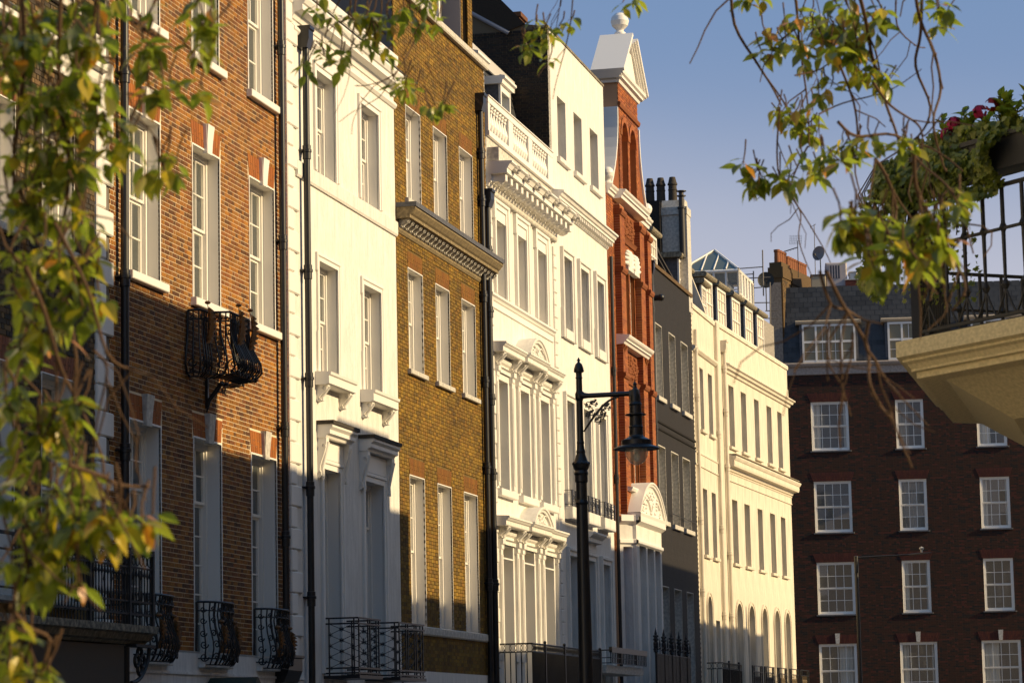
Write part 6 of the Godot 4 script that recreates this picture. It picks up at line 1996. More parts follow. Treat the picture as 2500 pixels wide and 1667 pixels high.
func _dish(called: String, label: String, at: Vector3, r: float, turn: float, m: Material) -> void:
	var o := thing(called, label, "satellite dish", at, turn)
	var b := MB.new()
	b.T = Transform3D(Basis(Vector3(1, 0, 0), PI / 2 - 0.12), Vector3.ZERO)
	b.lathe([Vector2(0.0, -0.09), Vector2(r * 0.5, -0.065), Vector2(r * 0.85, -0.02), Vector2(r, 0.0), Vector2(r, 0.015), Vector2(r * 0.85, -0.01), Vector2(0.0, -0.075)], Vector3.ZERO, 24)
	part(o, "reflector", b, m)
	b = MB.new(); b.tube([Vector3(0, -r * 0.9, 0.02), Vector3(0, -r * 0.3, 0.32)], 0.015, 5); b.box(-0.04, -r * 0.3 - 0.03, 0.28, 0.04, -r * 0.3 + 0.05, 0.36)
	part(o, "receiver_arm", b, M.ironrough)
	b = MB.new(); b.tube([Vector3(0, -1.2, -0.12), Vector3(0, 0, -0.12)], 0.025, 6)
	part(o, "stand", b, M.ironrough)


# ---------------------------------------------------------------- bay with balcony, planter and ivy at right
func balcony_house() -> void:
	U0 = 0.0
	var stone := mat(lin(0.80, 0.66, 0.36), 0.85, noise_tex(0.03, 0.75, 1.0, 41), 1.6, bump_tex(0.06, 2.0, 4))
	var e1 := Vector3(0.695, 0, 0.719); var nn := Vector3(-0.719, 0, 0.695)
	var o := thing("balcony_house", "cream stone bay with a projecting balcony slab at the right edge", "house", Vector3(12.976, 0, -24.49), 0.0)
	# plan of the slab's edge (x, z from its corner): along the near cant, the corner, the front going away, the far cant
	var plan := [Vector3(0.695, 0, 0.719) * 3.4, Vector3.ZERO, Vector3(0, 0, -3.9), Vector3(1.9, 0, -5.3)]
	var prof := [Vector2(0.0, 5.285), Vector2(0.0, 5.15), Vector2(0.05, 5.13), Vector2(0.05, 5.11), Vector2(0.09, 5.09), Vector2(0.12, 5.05), Vector2(0.12, 5.03), Vector2(0.16, 5.02), Vector2(0.165, 4.97), Vector2(0.20, 4.965)]
	var ring := func(inset: float, y: float) -> Array:
		var out := []
		for i in plan.size():
			var g1: Vector3 = (plan[max(i, 1)] - plan[max(i, 1) - 1]).normalized(); var g2: Vector3 = (plan[min(i, plan.size() - 2) + 1] - plan[min(i, plan.size() - 2)]).normalized()
			var n1 := Vector3(g1.z, 0, -g1.x); var n2 := Vector3(g2.z, 0, -g2.x)
			var m := (n1 + n2).normalized()
			out.append(plan[i] - m * inset / max(0.4, m.dot(n1)) + Vector3(0, y, 0))
		return out
	var b := MB.new()
	for j in prof.size() - 1:
		var p: Array = ring.call(prof[j].x, prof[j].y); var q: Array = ring.call(prof[j + 1].x, prof[j + 1].y)
		for i in plan.size() - 1: b.quad(q[i + 1], q[i], p[i], p[i + 1])
	var top: Array = ring.call(0.0, 5.285); var bot: Array = ring.call(0.20, 4.965)
	b.quad(top[0], top[1], top[2], top[3]); b.quad(bot[3], bot[2], bot[1], bot[0])
	part(o, "balcony_slab", b, stone)
	# splayed corbel under the slab
	b = MB.new()
	var hi: Array = ring.call(0.40, 4.966); var lo: Array = ring.call(0.95, 4.62)
	for i in plan.size() - 1: b.quad(lo[i + 1], lo[i], hi[i], hi[i + 1])
	b.quad(lo[3], lo[2], lo[1], lo[0])
	part(o, "corbel", b, stone)
	b = MB.new(); b.box(2.35, 0, -6.4, 11.0, 16.5, 3.2); part(o, "wall", b, mat(lin(0.55, 0.46, 0.30), 0.9))
	# ironwork, in the frame of each side
	var sides := [[Vector3.ZERO, e1, 3.2, nn], [Vector3(0, 0, -0.02), Vector3(0, 0, -1), 3.5, Vector3(-1, 0, 0)], [Vector3.ZERO, Vector3(0.805, 0, -0.593), 2.4, Vector3(-0.593, 0, -0.805)]]
	var rail := Node3D.new(); rail.name = "balcony_railing"; o.add_child(rail)
	rail.set_meta("label", "black iron railing with ball knops and pointed loops")
	for si in 3:
		var s: Array = sides[si]
		var X: Vector3 = s[1]; var Zn: Vector3 = s[3]
		var T := Transform3D(Basis(X, Vector3.UP, Zn if si == 0 else Zn), (Vector3(0, 5.285, 0) + s[0]) - Zn * 0.18 + (X * 0.16))
		if si == 1: T.origin = Vector3(0.18, 5.285, -0.25)
		if si == 2: T.origin = Vector3(0.2, 5.285, -3.78)
		b = MB.new(); b.T = T
		for y in [[0.075, 0.018], [0.80, 0.014], [1.16, 0.02]]: b.box(0.0, y[0] - y[1] / 2, -0.018, s[2], y[0] + y[1], 0.018)
		part(rail, "rail", b, M.ironrough)
		var q := MB.new()
		q.lathe([Vector2(0.011, 0.08), Vector2(0.011, 0.29), Vector2(0.02, 0.30), Vector2(0.036, 0.335), Vector2(0.02, 0.37), Vector2(0.014, 0.38), Vector2(0.018, 0.77), Vector2(0.02, 0.78), Vector2(0.036, 0.81), Vector2(0.02, 0.845), Vector2(0.018, 0.86), Vector2(0.018, 1.16)], Vector3.ZERO, 8)
		for h in [-1.0, 1.0]: q.tube([Vector3(h * 0.122, 0.085, 0), Vector3(h * 0.085, 0.14, 0), Vector3(h * 0.03, 0.24, 0), Vector3(0, 0.30, 0)], 0.010, 5)
		var bar := q.mesh()
		var x := 0.09
		while x < s[2]:
			place(rail, "baluster", bar, M.ironrough, T * Transform3D(Basis(), Vector3(x, 0, 0)))
			x += 0.25
	b = MB.new(); b.box(0.13, 5.285, -0.22, 0.20, 6.5, -0.15); b.ball(Vector3(0.165, 6.54, -0.185), 0.05)
	part(rail, "corner_post", b, M.ironrough)
	b = MB.new(); b.T = Transform3D(Basis(e1, Vector3.UP, nn), Vector3(0, 5.285, 0) - nn * 0.2 + e1 * 0.2); b.box(0, 0, -0.02, 0.06, 0.06, 0.04); b.box(-0.05, 0.0, 0.0, 2.9, 0.045, 0.03); part(rail, "foot_rail", b, M.ironrough)
	# trough of plants hung along the rail
	var pt := thing("planter_trough", "long black window-box trough on the balcony rail at right", "planter", Vector3(12.976, 6.55, -24.49), atan2(-0.719, 0.695))
	b = MB.new(); b.box(-0.02, 0.0, -0.30, 3.0, 0.27, -0.04, "t"); b.box(-0.04, 0.26, -0.32, 3.02, 0.30, -0.02); part(pt, "trough", b, M.ironrough)
	b = MB.new(); b.box(0.0, 0.27, -0.28, 2.98, 0.305, -0.06); part(pt, "soil", b, mat(lin(0.03, 0.02, 0.012), 1.0))
	ivy(pt)


func leaf_mesh(fold: float, droop: float) -> ArrayMesh:
	var b := MB.new()
	var n := 5
	var w := [0.0, 0.20, 0.27, 0.22, 0.11, 0.0]
	for i in n:
		var t0 := float(i) / n; var t1 := float(i + 1) / n
		for s in [-1.0, 1.0]:
			var a := Vector3(t0, -droop * t0 * t0, 0); var c := Vector3(t1, -droop * t1 * t1, 0)
			var ea := a + Vector3(-0.02, fold * w[i], s * w[i]); var ec := c + Vector3(-0.02, fold * w[i + 1], s * w[i + 1])
			if s > 0: b.quad(a, ea, ec, c)
			else: b.quad(a, c, ec, ea)
	b.tube([Vector3(-0.25, 0.03, 0), Vector3(0, 0, 0)], 0.014, 3)
	return b.mesh()


func leaf_mats() -> Array:
	var out := []
	for c in [Color(0.045, 0.052, 0.004), Color(0.12, 0.105, 0.005), Color(0.21, 0.175, 0.007), Color(0.012, 0.017, 0.004), Color(0.36, 0.26, 0.010), Color(0.34, 0.11, 0.008), Color(0.018, 0.026, 0.005)]:
		var m := StandardMaterial3D.new()
		m.albedo_color = c.linear_to_srgb(); m.roughness = 0.32
		m.backlight_enabled = true
		m.backlight = Color(0.62, 0.70, 0.22)
		m.cull_mode = BaseMaterial3D.CULL_DISABLED
		out.append(m)
	return out


var _lm := []
var _lmesh := []
func leafy_tree(o: Node3D, stems: Array, clumps: Array, seed_no: int, size: float, more_leaves := 1.0, orange := 0.08) -> void:
	var r := RandomNumberGenerator.new(); r.seed = seed_no
	if _lm.is_empty():
		_lm = leaf_mats()
		_lmesh = [leaf_mesh(0.25, 0.12), leaf_mesh(0.45, 0.3), leaf_mesh(0.1, 0.2)]
	var bark := mat(lin(0.17, 0.085, 0.032), 0.85, noise_tex(0.05, 0.45, 1.0, 51), 9.0)
	var at := o.position
	for s in stems:
		var pts := []
		var raw: Array = s[1]
		for i in raw.size() - 1:   # rounded through the given points
			var p0: Vector3 = raw[max(i - 1, 0)]; var p1: Vector3 = raw[i]; var p2: Vector3 = raw[i + 1]; var p3: Vector3 = raw[min(i + 2, raw.size() - 1)]
			for k in 4: pts.append(p1.cubic_interpolate(p2, p0, p3, k / 4.0) - at)
		pts.append(raw[-1] - at)
		var rad := []
		for i in pts.size(): rad.append(s[0] * 0.72 * lerpf(1.0, 0.45, float(i) / pts.size()))
		var b := MB.new()
		b.tube(pts, rad, 7)
		for i in range(2, pts.size() - 1, 3): b.ball(pts[i] + Vector3(r.randf_range(-1, 1), 0, r.randf_range(-1, 1)) * s[0] * 0.3, s[0] * 0.72 * r.randf_range(0.7, 1.1), 5)
		part(o, "branch", b, bark)
		for e in 2:   # finer twigs that leave the branch and wander downwards
			var i0: int = r.randi() % max(1, pts.size() - 3)
			var p: Vector3 = pts[i0]; var dv := Vector3(r.randf_range(-1, 1), r.randf_range(-1.2, -0.1), r.randf_range(-0.5, 0.5)).normalized() * 0.09
			var tl := [p]
			for k in 2 + r.randi() % 4:
				dv = (dv + Vector3(r.randf_range(-1, 1), r.randf_range(-1.0, 0.5), r.randf_range(-0.6, 0.6)) * 0.05).normalized() * r.randf_range(0.06, 0.11)
				p += dv; tl.append(p)
			var rd := []
			for k in tl.size(): rd.append(s[0] * 0.42 * lerpf(1.0, 0.5, float(k) / tl.size()))
			b = MB.new(); b.tube(tl, rd, 5); part(o, "twig", b, bark)
	var right := Vector3(0.973, 0, -0.231); var fwd := Vector3(-0.231, 0, -0.973)
	var single := 0; var rest := []
	var tw := MB.new()
	for c in clumps:
		var n: int = int(c[3] * more_leaves)
		while n > 0:
			var k: int = min(n, 4 + r.randi() % 4)
			n -= k
			var a := r.randf() * TAU; var q := sqrt(r.randf())
			var ctr: Vector3 = c[0] + right * cos(a) * q * c[1] + Vector3(0, sin(a) * q * c[2], 0) + fwd * r.randf_range(-1, 1) * (0.5 * c[1] + 0.05) - at
			var up := ctr + Vector3(r.randf_range(-0.05, 0.05), r.randf_range(0.05, 0.12), r.randf_range(-0.05, 0.05))
			tw.tube([up, (up + ctr) / 2 + Vector3(r.randf_range(-0.01, 0.01), 0, 0), ctr], [0.004, 0.0035, 0.003], 4)
			var base := r.randf() * TAU
			for j in k:
				var az := base + TAU * j / k + r.randf_range(-0.5, 0.5)
				var pitch := r.randf_range(-1.25, 0.15)
				var X := Vector3(cos(az) * cos(pitch), sin(pitch), sin(az) * cos(pitch))
				var Y := (Vector3.UP + Vector3(r.randf_range(-0.5, 0.5), 0, r.randf_range(-0.5, 0.5)))
				Y = (Y - X * Y.dot(X)).normalized()
				var sc := size * r.randf_range(0.72, 1.2)
				var bs := Basis(X, Y, X.cross(Y)).scaled_local(Vector3(sc, sc, sc * r.randf_range(0.85, 1.15)))
				var tf := Transform3D(bs, ctr + X * sc * 0.25 + Vector3(0, r.randf_range(-0.03, 0.03), 0))
				var mi := r.randi() % 4
				if r.randf() < 0.22: mi = 4
				if r.randf() < 0.25: mi = 6
				if r.randf() < orange: mi = 5
				if single < 300:
					single += 1
					place(o, "leaf", _lmesh[r.randi() % 3], _lm[mi], tf)
				else: rest.append([tf, mi])
	part(o, "twigs", tw, bark).set_meta("kind", "stuff")
	var by := {}
	for e in rest:
		if not by.has(e[1]): by[e[1]] = []
		by[e[1]].append(e[0])
	for mi in by:
		var mm := MultiMesh.new(); mm.transform_format = MultiMesh.TRANSFORM_3D; mm.mesh = _lmesh[mi % 3]; mm.instance_count = by[mi].size()
		for i in by[mi].size(): mm.set_instance_transform(i, by[mi][i])
		var x := MultiMeshInstance3D.new(); x.name = named(o, "leaves"); x.multimesh = mm; x.material_override = _lm[mi]; x.set_meta("kind", "stuff"); o.add_child(x, true)


func trunk(o: Node3D, pts: Array, rad: Array) -> void:
	var b := MB.new(); b.tube(pts, rad, 12)
	part(o, "trunk", b, mat(lin(0.10, 0.07, 0.045), 0.95, noise_tex(0.04, 0.5, 1.0, 52), 2.0))


func tree_left() -> void:
	U0 = 0.0
	var o := thing("leafy_tree", "out of focus leafy branches hanging down the left edge, nearest the camera", "tree", Vector3(11.0, 0, -6.6))
	trunk(o, [Vector3(0, 0, 0), Vector3(0.05, 2.0, 0), Vector3(0.0, 3.8, -0.1), Vector3(0.3, 4.8, -0.3), Vector3(1.0, 5.0, -0.6), Vector3(1.6, 4.6, -0.9)], [0.16, 0.13, 0.11, 0.09, 0.06, 0.03])
	var stems := [
		[0.01, [Vector3(12.27, 4.13, -7.18), Vector3(12.25, 3.89, -7.27), Vector3(12.18, 3.59, -7.36), Vector3(12.18, 3.29, -7.47), Vector3(12.19, 2.92, -7.36), Vector3(12.2, 2.59, -7.48), Vector3(12.12, 2.14, -7.59)]],
		[0.009, [Vector3(12.39, 4.13, -7.2), Vector3(12.34, 3.83, -7.3), Vector3(12.33, 3.58, -7.4), Vector3(12.26, 3.34, -7.49), Vector3(12.36, 3.06, -7.38), Vector3(12.28, 2.82, -7.47), Vector3(12.16, 2.71, -7.52)]],
		[0.007, [Vector3(12.31, 4.26, -7.68), Vector3(12.26, 4.04, -7.77), Vector3(12.32, 4.01, -7.86), Vector3(12.36, 3.92, -7.95), Vector3(12.51, 3.88, -7.82)]],
		[0.006, [Vector3(12.37, 3.89, -7.75), Vector3(12.43, 3.89, -7.83), Vector3(12.45, 3.91, -7.9)]],
		[0.009, [Vector3(12.44, 3.23, -6.83), Vector3(12.46, 3.12, -6.91), Vector3(12.47, 2.98, -7), Vector3(12.5, 2.87, -7.08), Vector3(12.6, 2.72, -6.97), Vector3(12.55, 2.63, -7.04)]],
		[0.008, [Vector3(12.52, 3.34, -6.83), Vector3(12.57, 3.18, -6.93), Vector3(12.59, 3.02, -7.02), Vector3(12.63, 2.98, -7.1), Vector3(12.73, 2.95, -6.97)]],
		[0.009, [Vector3(12.71, 2.67, -6.46), Vector3(12.76, 2.65, -6.53), Vector3(12.79, 2.63, -6.6), Vector3(12.84, 2.63, -6.67)]],
		[0.009, [Vector3(12.55, 2.34, -6.47), Vector3(12.57, 2.29, -6.54), Vector3(12.59, 2.27, -6.61), Vector3(12.59, 2.24, -6.67)]],
		[0.008, [Vector3(12.59, 2.51, -6.46), Vector3(12.58, 2.44, -6.52), Vector3(12.55, 2.37, -6.58)]],
		[0.006, [Vector3(12.72, 2.48, -6.49), Vector3(12.7, 2.39, -6.56), Vector3(12.69, 2.39, -6.61)]],
		[0.006, [Vector3(12.6, 3.01, -6.9), Vector3(12.61, 2.97, -6.97), Vector3(12.56, 2.87, -7.04), Vector3(12.52, 2.79, -7.1)]],
	]
	var clumps := [
		[Vector3(12.03, 4.14, -7.74), 0.085, 0.073, 26],
		[Vector3(12.16, 4.13, -7.77), 0.085, 0.073, 26],
		[Vector3(12.28, 4.16, -7.79), 0.061, 0.049, 16],
		[Vector3(12.42, 4.15, -7.83), 0.017, 0.036, 4],
		[Vector3(12.55, 4.16, -7.86), 0.049, 0.036, 10],
		[Vector3(12.59, 4.1, -7.88), 0.049, 0.061, 9],
		[Vector3(12.57, 4.02, -7.88), 0.043, 0.036, 6],
		[Vector3(12.24, 3.89, -7.3), 0.091, 0.091, 40],
		[Vector3(12.37, 3.9, -7.33), 0.091, 0.080, 34],
		[Vector3(12.26, 3.76, -7.33), 0.103, 0.080, 44],
		[Vector3(12.41, 3.78, -7.36), 0.069, 0.069, 26],
		[Vector3(12.45, 4.05, -7.85), 0.073, 0.049, 10],
		[Vector3(12.44, 3.92, -7.86), 0.073, 0.049, 11],
		[Vector3(12.37, 4.04, -7.83), 0.049, 0.036, 8],
		[Vector3(12.55, 3.95, -7.89), 0.030, 0.036, 6],
		[Vector3(12.29, 3.63, -7.35), 0.126, 0.069, 50],
		[Vector3(12.47, 3.68, -7.39), 0.057, 0.069, 18],
		[Vector3(12.4, 3.7, -7.88), 0.049, 0.036, 8],
		[Vector3(12.45, 3.7, -7.9), 0.030, 0.055, 7],
		[Vector3(12.2, 3.52, -7.35), 0.080, 0.069, 26],
		[Vector3(12.32, 3.47, -7.38), 0.080, 0.057, 24],
		[Vector3(12.29, 3.31, -7.19), 0.078, 0.078, 30],
		[Vector3(12.41, 3.29, -7.22), 0.067, 0.056, 22],
		[Vector3(12.33, 3.17, -7.22), 0.078, 0.067, 28],
		[Vector3(12.46, 3.21, -7.24), 0.045, 0.056, 14],
		[Vector3(12.29, 3.06, -7.22), 0.056, 0.045, 10],
		[Vector3(12.37, 2.92, -6.95), 0.054, 0.054, 14],
		[Vector3(12.47, 2.87, -6.98), 0.064, 0.054, 24],
		[Vector3(12.53, 2.83, -7), 0.043, 0.054, 14],
		[Vector3(12.38, 2.79, -6.97), 0.075, 0.054, 24],
		[Vector3(12.62, 2.7, -6.73), 0.062, 0.041, 16],
		[Vector3(12.57, 2.6, -6.53), 0.070, 0.050, 24],
		[Vector3(12.68, 2.57, -6.55), 0.070, 0.045, 26],
		[Vector3(12.77, 2.54, -6.58), 0.060, 0.045, 22],
		[Vector3(12.84, 2.53, -6.6), 0.035, 0.040, 10],
		[Vector3(12.63, 2.49, -6.56), 0.060, 0.050, 20],
		[Vector3(12.64, 2.41, -6.57), 0.050, 0.040, 14],
		[Vector3(12.54, 2.42, -6.55), 0.050, 0.050, 14],
		[Vector3(12.51, 2.26, -6.56), 0.040, 0.060, 14],
		[Vector3(12.55, 2.18, -6.58), 0.050, 0.040, 12],
		[Vector3(12.6, 2.18, -6.59), 0.040, 0.030, 8],
	]
	leafy_tree(o, stems, clumps, 61, 0.070, 1.7, 0.06)


func tree_right() -> void:
	U0 = 0.0
	var o := thing("weeping_tree", "weeping tree with long bare twigs and drooping leaves against the sky at right", "tree", Vector3(15.9, 0, -13.4))
	trunk(o, [Vector3(0, 0, 0), Vector3(-0.05, 2.5, 0), Vector3(0.0, 5.0, 0), Vector3(-0.5, 6.2, 0.1), Vector3(-1.4, 6.4, 0.2), Vector3(-2.4, 6.0, 0.3)], [0.19, 0.16, 0.14, 0.11, 0.08, 0.03])
	var stems := [
		[0.012, [Vector3(13.32, 5.62, -13.36), Vector3(13.31, 5.41, -13.5), Vector3(13.39, 5.25, -13.66), Vector3(13.44, 5.16, -13.8), Vector3(13.52, 5, -13.55)]],
		[0.01, [Vector3(13.61, 5.61, -13.43), Vector3(13.61, 5.46, -13.56), Vector3(13.6, 5.33, -13.7), Vector3(13.61, 5.07, -13.85), Vector3(13.64, 4.8, -13.61)]],
		[0.014, [Vector3(14, 5.35, -12.53), Vector3(14.03, 5.19, -12.67), Vector3(14.04, 5.05, -12.8), Vector3(14.08, 4.85, -12.95), Vector3(14.15, 4.64, -12.72), Vector3(14.16, 4.52, -12.85)]],
		[0.012, [Vector3(14.26, 5.34, -12.59), Vector3(14.27, 5.18, -12.73), Vector3(14.32, 5.04, -12.87), Vector3(14.33, 4.9, -13), Vector3(14.31, 4.7, -12.75), Vector3(14.33, 4.55, -12.88), Vector3(14.34, 4.52, -13)]],
		[0.012, [Vector3(14.26, 5.47, -13.09), Vector3(14.23, 5.23, -13.23), Vector3(14.19, 5.1, -13.35), Vector3(14.24, 4.93, -13.49), Vector3(14.2, 4.74, -13.23), Vector3(14.01, 4.64, -13.31)]],
		[0.007, [Vector3(14.1, 5.56, -13.55), Vector3(14.08, 5.39, -13.68), Vector3(14.15, 5.32, -13.83), Vector3(14.19, 5.33, -13.95)]],
		[0.007, [Vector3(13.52, 4.98, -13.49), Vector3(13.48, 4.79, -13.63), Vector3(13.48, 4.67, -13.76), Vector3(13.56, 4.53, -13.92), Vector3(13.68, 4.32, -13.68), Vector3(13.7, 4.26, -13.81)]],
		[0.007, [Vector3(13.64, 4.79, -13.55), Vector3(13.58, 4.73, -13.66), Vector3(13.52, 4.63, -13.78), Vector3(13.55, 4.53, -13.91), Vector3(13.57, 4.35, -13.65), Vector3(13.61, 4.19, -13.8)]],
		[0.009, [Vector3(13.92, 4.95, -12.57), Vector3(13.96, 4.81, -12.71), Vector3(13.96, 4.68, -12.83), Vector3(13.93, 4.53, -12.95), Vector3(14, 4.3, -12.73)]],
		[0.009, [Vector3(14.11, 4.76, -12.13), Vector3(14.17, 4.68, -12.26), Vector3(14.27, 4.62, -12.39), Vector3(14.29, 4.59, -12.51), Vector3(14.39, 4.63, -12.26)]],
		[0.006, [Vector3(13.66, 5.02, -13.01), Vector3(13.76, 5.07, -13.14), Vector3(13.82, 5.15, -13.25), Vector3(13.89, 5.27, -13.37)]],
		[0.006, [Vector3(13.76, 4.84, -13.06), Vector3(13.86, 4.91, -13.18), Vector3(14, 4.97, -13.32), Vector3(14.09, 5.03, -13.44), Vector3(14.23, 5.05, -13.2)]],
		[0.01, [Vector3(14.01, 4.49, -11.63), Vector3(14.07, 4.45, -11.75), Vector3(14.22, 4.47, -11.88), Vector3(14.31, 4.37, -12.02), Vector3(14.43, 4.23, -11.81), Vector3(14.48, 4.13, -11.94), Vector3(14.51, 3.98, -12.07)]],
		[0.011, [Vector3(14.25, 4.14, -10.71), Vector3(14.27, 4.11, -10.81), Vector3(14.29, 4.05, -10.92), Vector3(14.29, 3.98, -11.02), Vector3(14.28, 3.82, -10.81)]],
		[0.01, [Vector3(14.52, 3.86, -9.28), Vector3(14.52, 3.75, -9.37), Vector3(14.58, 3.64, -9.48), Vector3(14.61, 3.57, -9.58), Vector3(14.66, 3.43, -9.41), Vector3(14.61, 3.37, -9.49)]],
		[0.009, [Vector3(14.28, 3.41, -8.77), Vector3(14.31, 3.33, -8.87), Vector3(14.34, 3.27, -8.96), Vector3(14.37, 3.2, -9.05), Vector3(14.39, 3.07, -8.88), Vector3(14.41, 3.01, -8.97), Vector3(14.44, 2.96, -9.06), Vector3(14.49, 2.85, -8.9), Vector3(14.5, 2.81, -8.99)]],
		[0.008, [Vector3(14.26, 3.41, -8.77), Vector3(14.28, 3.32, -8.86), Vector3(14.32, 3.31, -8.95), Vector3(14.36, 3.29, -9.03), Vector3(14.44, 3.25, -8.87)]],
		[0.008, [Vector3(14.4, 3.25, -8.82), Vector3(14.38, 3.19, -8.9), Vector3(14.4, 3.15, -8.99), Vector3(14.42, 3.1, -9.07), Vector3(14.48, 3.03, -8.91)]],
		[0.006, [Vector3(14.28, 3.25, -8.8), Vector3(14.26, 3.18, -8.88), Vector3(14.25, 3.09, -8.96)]],
		[0.006, [Vector3(14.35, 3.22, -8.82), Vector3(14.33, 3.14, -8.9), Vector3(14.29, 3.09, -8.97)]],
		[0.008, [Vector3(14.65, 3.58, -9.35), Vector3(14.57, 3.5, -9.42), Vector3(14.51, 3.41, -9.5)]],
		[0.008, [Vector3(14.5, 3.59, -9.31), Vector3(14.5, 3.5, -9.41), Vector3(14.56, 3.43, -9.51)]],
		[0.006, [Vector3(14.46, 2.99, -8.88), Vector3(14.43, 2.98, -8.94), Vector3(14.38, 3.05, -9)]],
	]
	var clumps := [
		[Vector3(13.42, 5.5, -13.57), 0.080, 0.090, 16],
		[Vector3(13.46, 5.32, -13.61), 0.080, 0.080, 26],
		[Vector3(13.63, 5.41, -13.63), 0.090, 0.120, 34],
		[Vector3(13.84, 5.29, -13.18), 0.135, 0.135, 60],
		[Vector3(14.02, 5.22, -12.72), 0.111, 0.093, 36],
		[Vector3(13.74, 5.16, -13.18), 0.116, 0.077, 26],
		[Vector3(14.35, 5.23, -12.79), 0.093, 0.065, 20],
		[Vector3(13.5, 4.96, -13.67), 0.090, 0.070, 34],
		[Vector3(13.62, 4.96, -13.7), 0.070, 0.060, 16],
		[Vector3(13.78, 4.98, -13.21), 0.048, 0.058, 14],
		[Vector3(14.03, 4.94, -12.76), 0.093, 0.065, 30],
		[Vector3(13.92, 5.08, -12.71), 0.111, 0.056, 36],
		[Vector3(13.41, 4.63, -13.17), 0.058, 0.048, 10],
		[Vector3(13.48, 4.57, -13.2), 0.106, 0.042, 26],
		[Vector3(13.59, 4.56, -13.23), 0.068, 0.039, 14],
		[Vector3(13.76, 4.56, -12.75), 0.074, 0.056, 22],
		[Vector3(13.94, 4.48, -12.28), 0.089, 0.071, 34],
		[Vector3(14.13, 4.45, -11.81), 0.034, 0.043, 8],
		[Vector3(14.24, 4.43, -11.84), 0.069, 0.043, 16],
		[Vector3(14.33, 3.69, -9.37), 0.075, 0.054, 24],
		[Vector3(14.43, 3.64, -9.41), 0.081, 0.054, 28],
		[Vector3(14.3, 3.61, -9.38), 0.061, 0.048, 18],
		[Vector3(14.55, 3.65, -9.23), 0.073, 0.046, 20],
		[Vector3(14.61, 3.57, -9.25), 0.053, 0.060, 16],
		[Vector3(14.51, 3.52, -9.23), 0.080, 0.053, 24],
		[Vector3(14.4, 3.51, -9.21), 0.066, 0.046, 16],
		[Vector3(14.67, 3.68, -9.25), 0.040, 0.053, 8],
	]
	leafy_tree(o, stems, clumps, 62, 0.082, 1.35, 0.16)


func tree_top() -> void:
	U0 = 0.0
	var o := thing("overhanging_tree", "leafy twigs hanging from the top edge in front of white and brown houses", "tree", Vector3(8.9, 0, -12.4))
	trunk(o, [Vector3(0, 0, 0), Vector3(0.05, 2.5, 0), Vector3(0.0, 5.2, 0), Vector3(0.8, 6.3, 0.1), Vector3(2.2, 6.5, 0.1), Vector3(4.0, 6.1, 0.0)], [0.18, 0.15, 0.13, 0.10, 0.07, 0.03])
	var stems := [
		[0.006, [Vector3(12.07, 5.39, -12.07), Vector3(12.03, 5.27, -12.19), Vector3(12.04, 5.22, -12.31), Vector3(11.98, 5.15, -12.41), Vector3(11.96, 4.96, -12.16), Vector3(11.82, 4.94, -12.24), Vector3(11.73, 4.96, -12.32)]],
		[0.006, [Vector3(11.81, 5.39, -12.01), Vector3(11.76, 5.24, -12.13), Vector3(11.67, 5.23, -12.22), Vector3(11.59, 5.21, -12.31)]],
		[0.005, [Vector3(11.79, 5.21, -12.03), Vector3(11.78, 5.2, -12.14), Vector3(11.74, 5.13, -12.25)]],
		[0.004, [Vector3(11.79, 5.23, -12.03), Vector3(11.83, 5.16, -12.16), Vector3(11.87, 5.13, -12.28)]],
		[0.004, [Vector3(12.34, 4.92, -11.18), Vector3(12.24, 4.81, -11.27)]],
		[0.004, [Vector3(12.36, 4.77, -11.2), Vector3(12.38, 4.71, -11.32), Vector3(12.42, 4.66, -11.43)]],
		[0.005, [Vector3(12.58, 5.59, -13.19), Vector3(12.54, 5.46, -13.31), Vector3(12.49, 5.37, -13.43), Vector3(12.43, 5.28, -13.55), Vector3(12.46, 5.12, -13.28), Vector3(12.42, 5.08, -13.4)]],
		[0.004, [Vector3(12.53, 5.59, -13.18), Vector3(12.48, 5.48, -13.3), Vector3(12.44, 5.43, -13.41)]],
	]
	var clumps := [
		[Vector3(11.66, 5.29, -12.15), 0.111, 0.074, 12],
		[Vector3(11.76, 5.28, -12.18), 0.093, 0.056, 12],
		[Vector3(11.91, 5.25, -12.22), 0.130, 0.093, 34],
		[Vector3(12.03, 5.28, -12.24), 0.149, 0.084, 30],
		[Vector3(11.63, 5.1, -12.17), 0.084, 0.056, 10],
		[Vector3(11.68, 5.06, -12.19), 0.074, 0.037, 10],
		[Vector3(11.54, 5.07, -12.16), 0.056, 0.037, 6],
		[Vector3(11.88, 5.12, -12.23), 0.074, 0.056, 8],
		[Vector3(11.98, 4.94, -12.28), 0.084, 0.041, 22],
		[Vector3(11.85, 5.18, -12.21), 0.074, 0.074, 12],
		[Vector3(12.4, 4.63, -11.38), 0.077, 0.021, 14],
		[Vector3(12.44, 5.43, -13.35), 0.100, 0.050, 20],
		[Vector3(12.32, 5.39, -13.33), 0.070, 0.040, 10],
		[Vector3(12.35, 5.29, -13.35), 0.080, 0.044, 10],
		[Vector3(12.78, 5.54, -13.42), 0.060, 0.030, 6],
	]
	leafy_tree(o, stems, clumps, 63, 0.070, 1.4, 0.05)


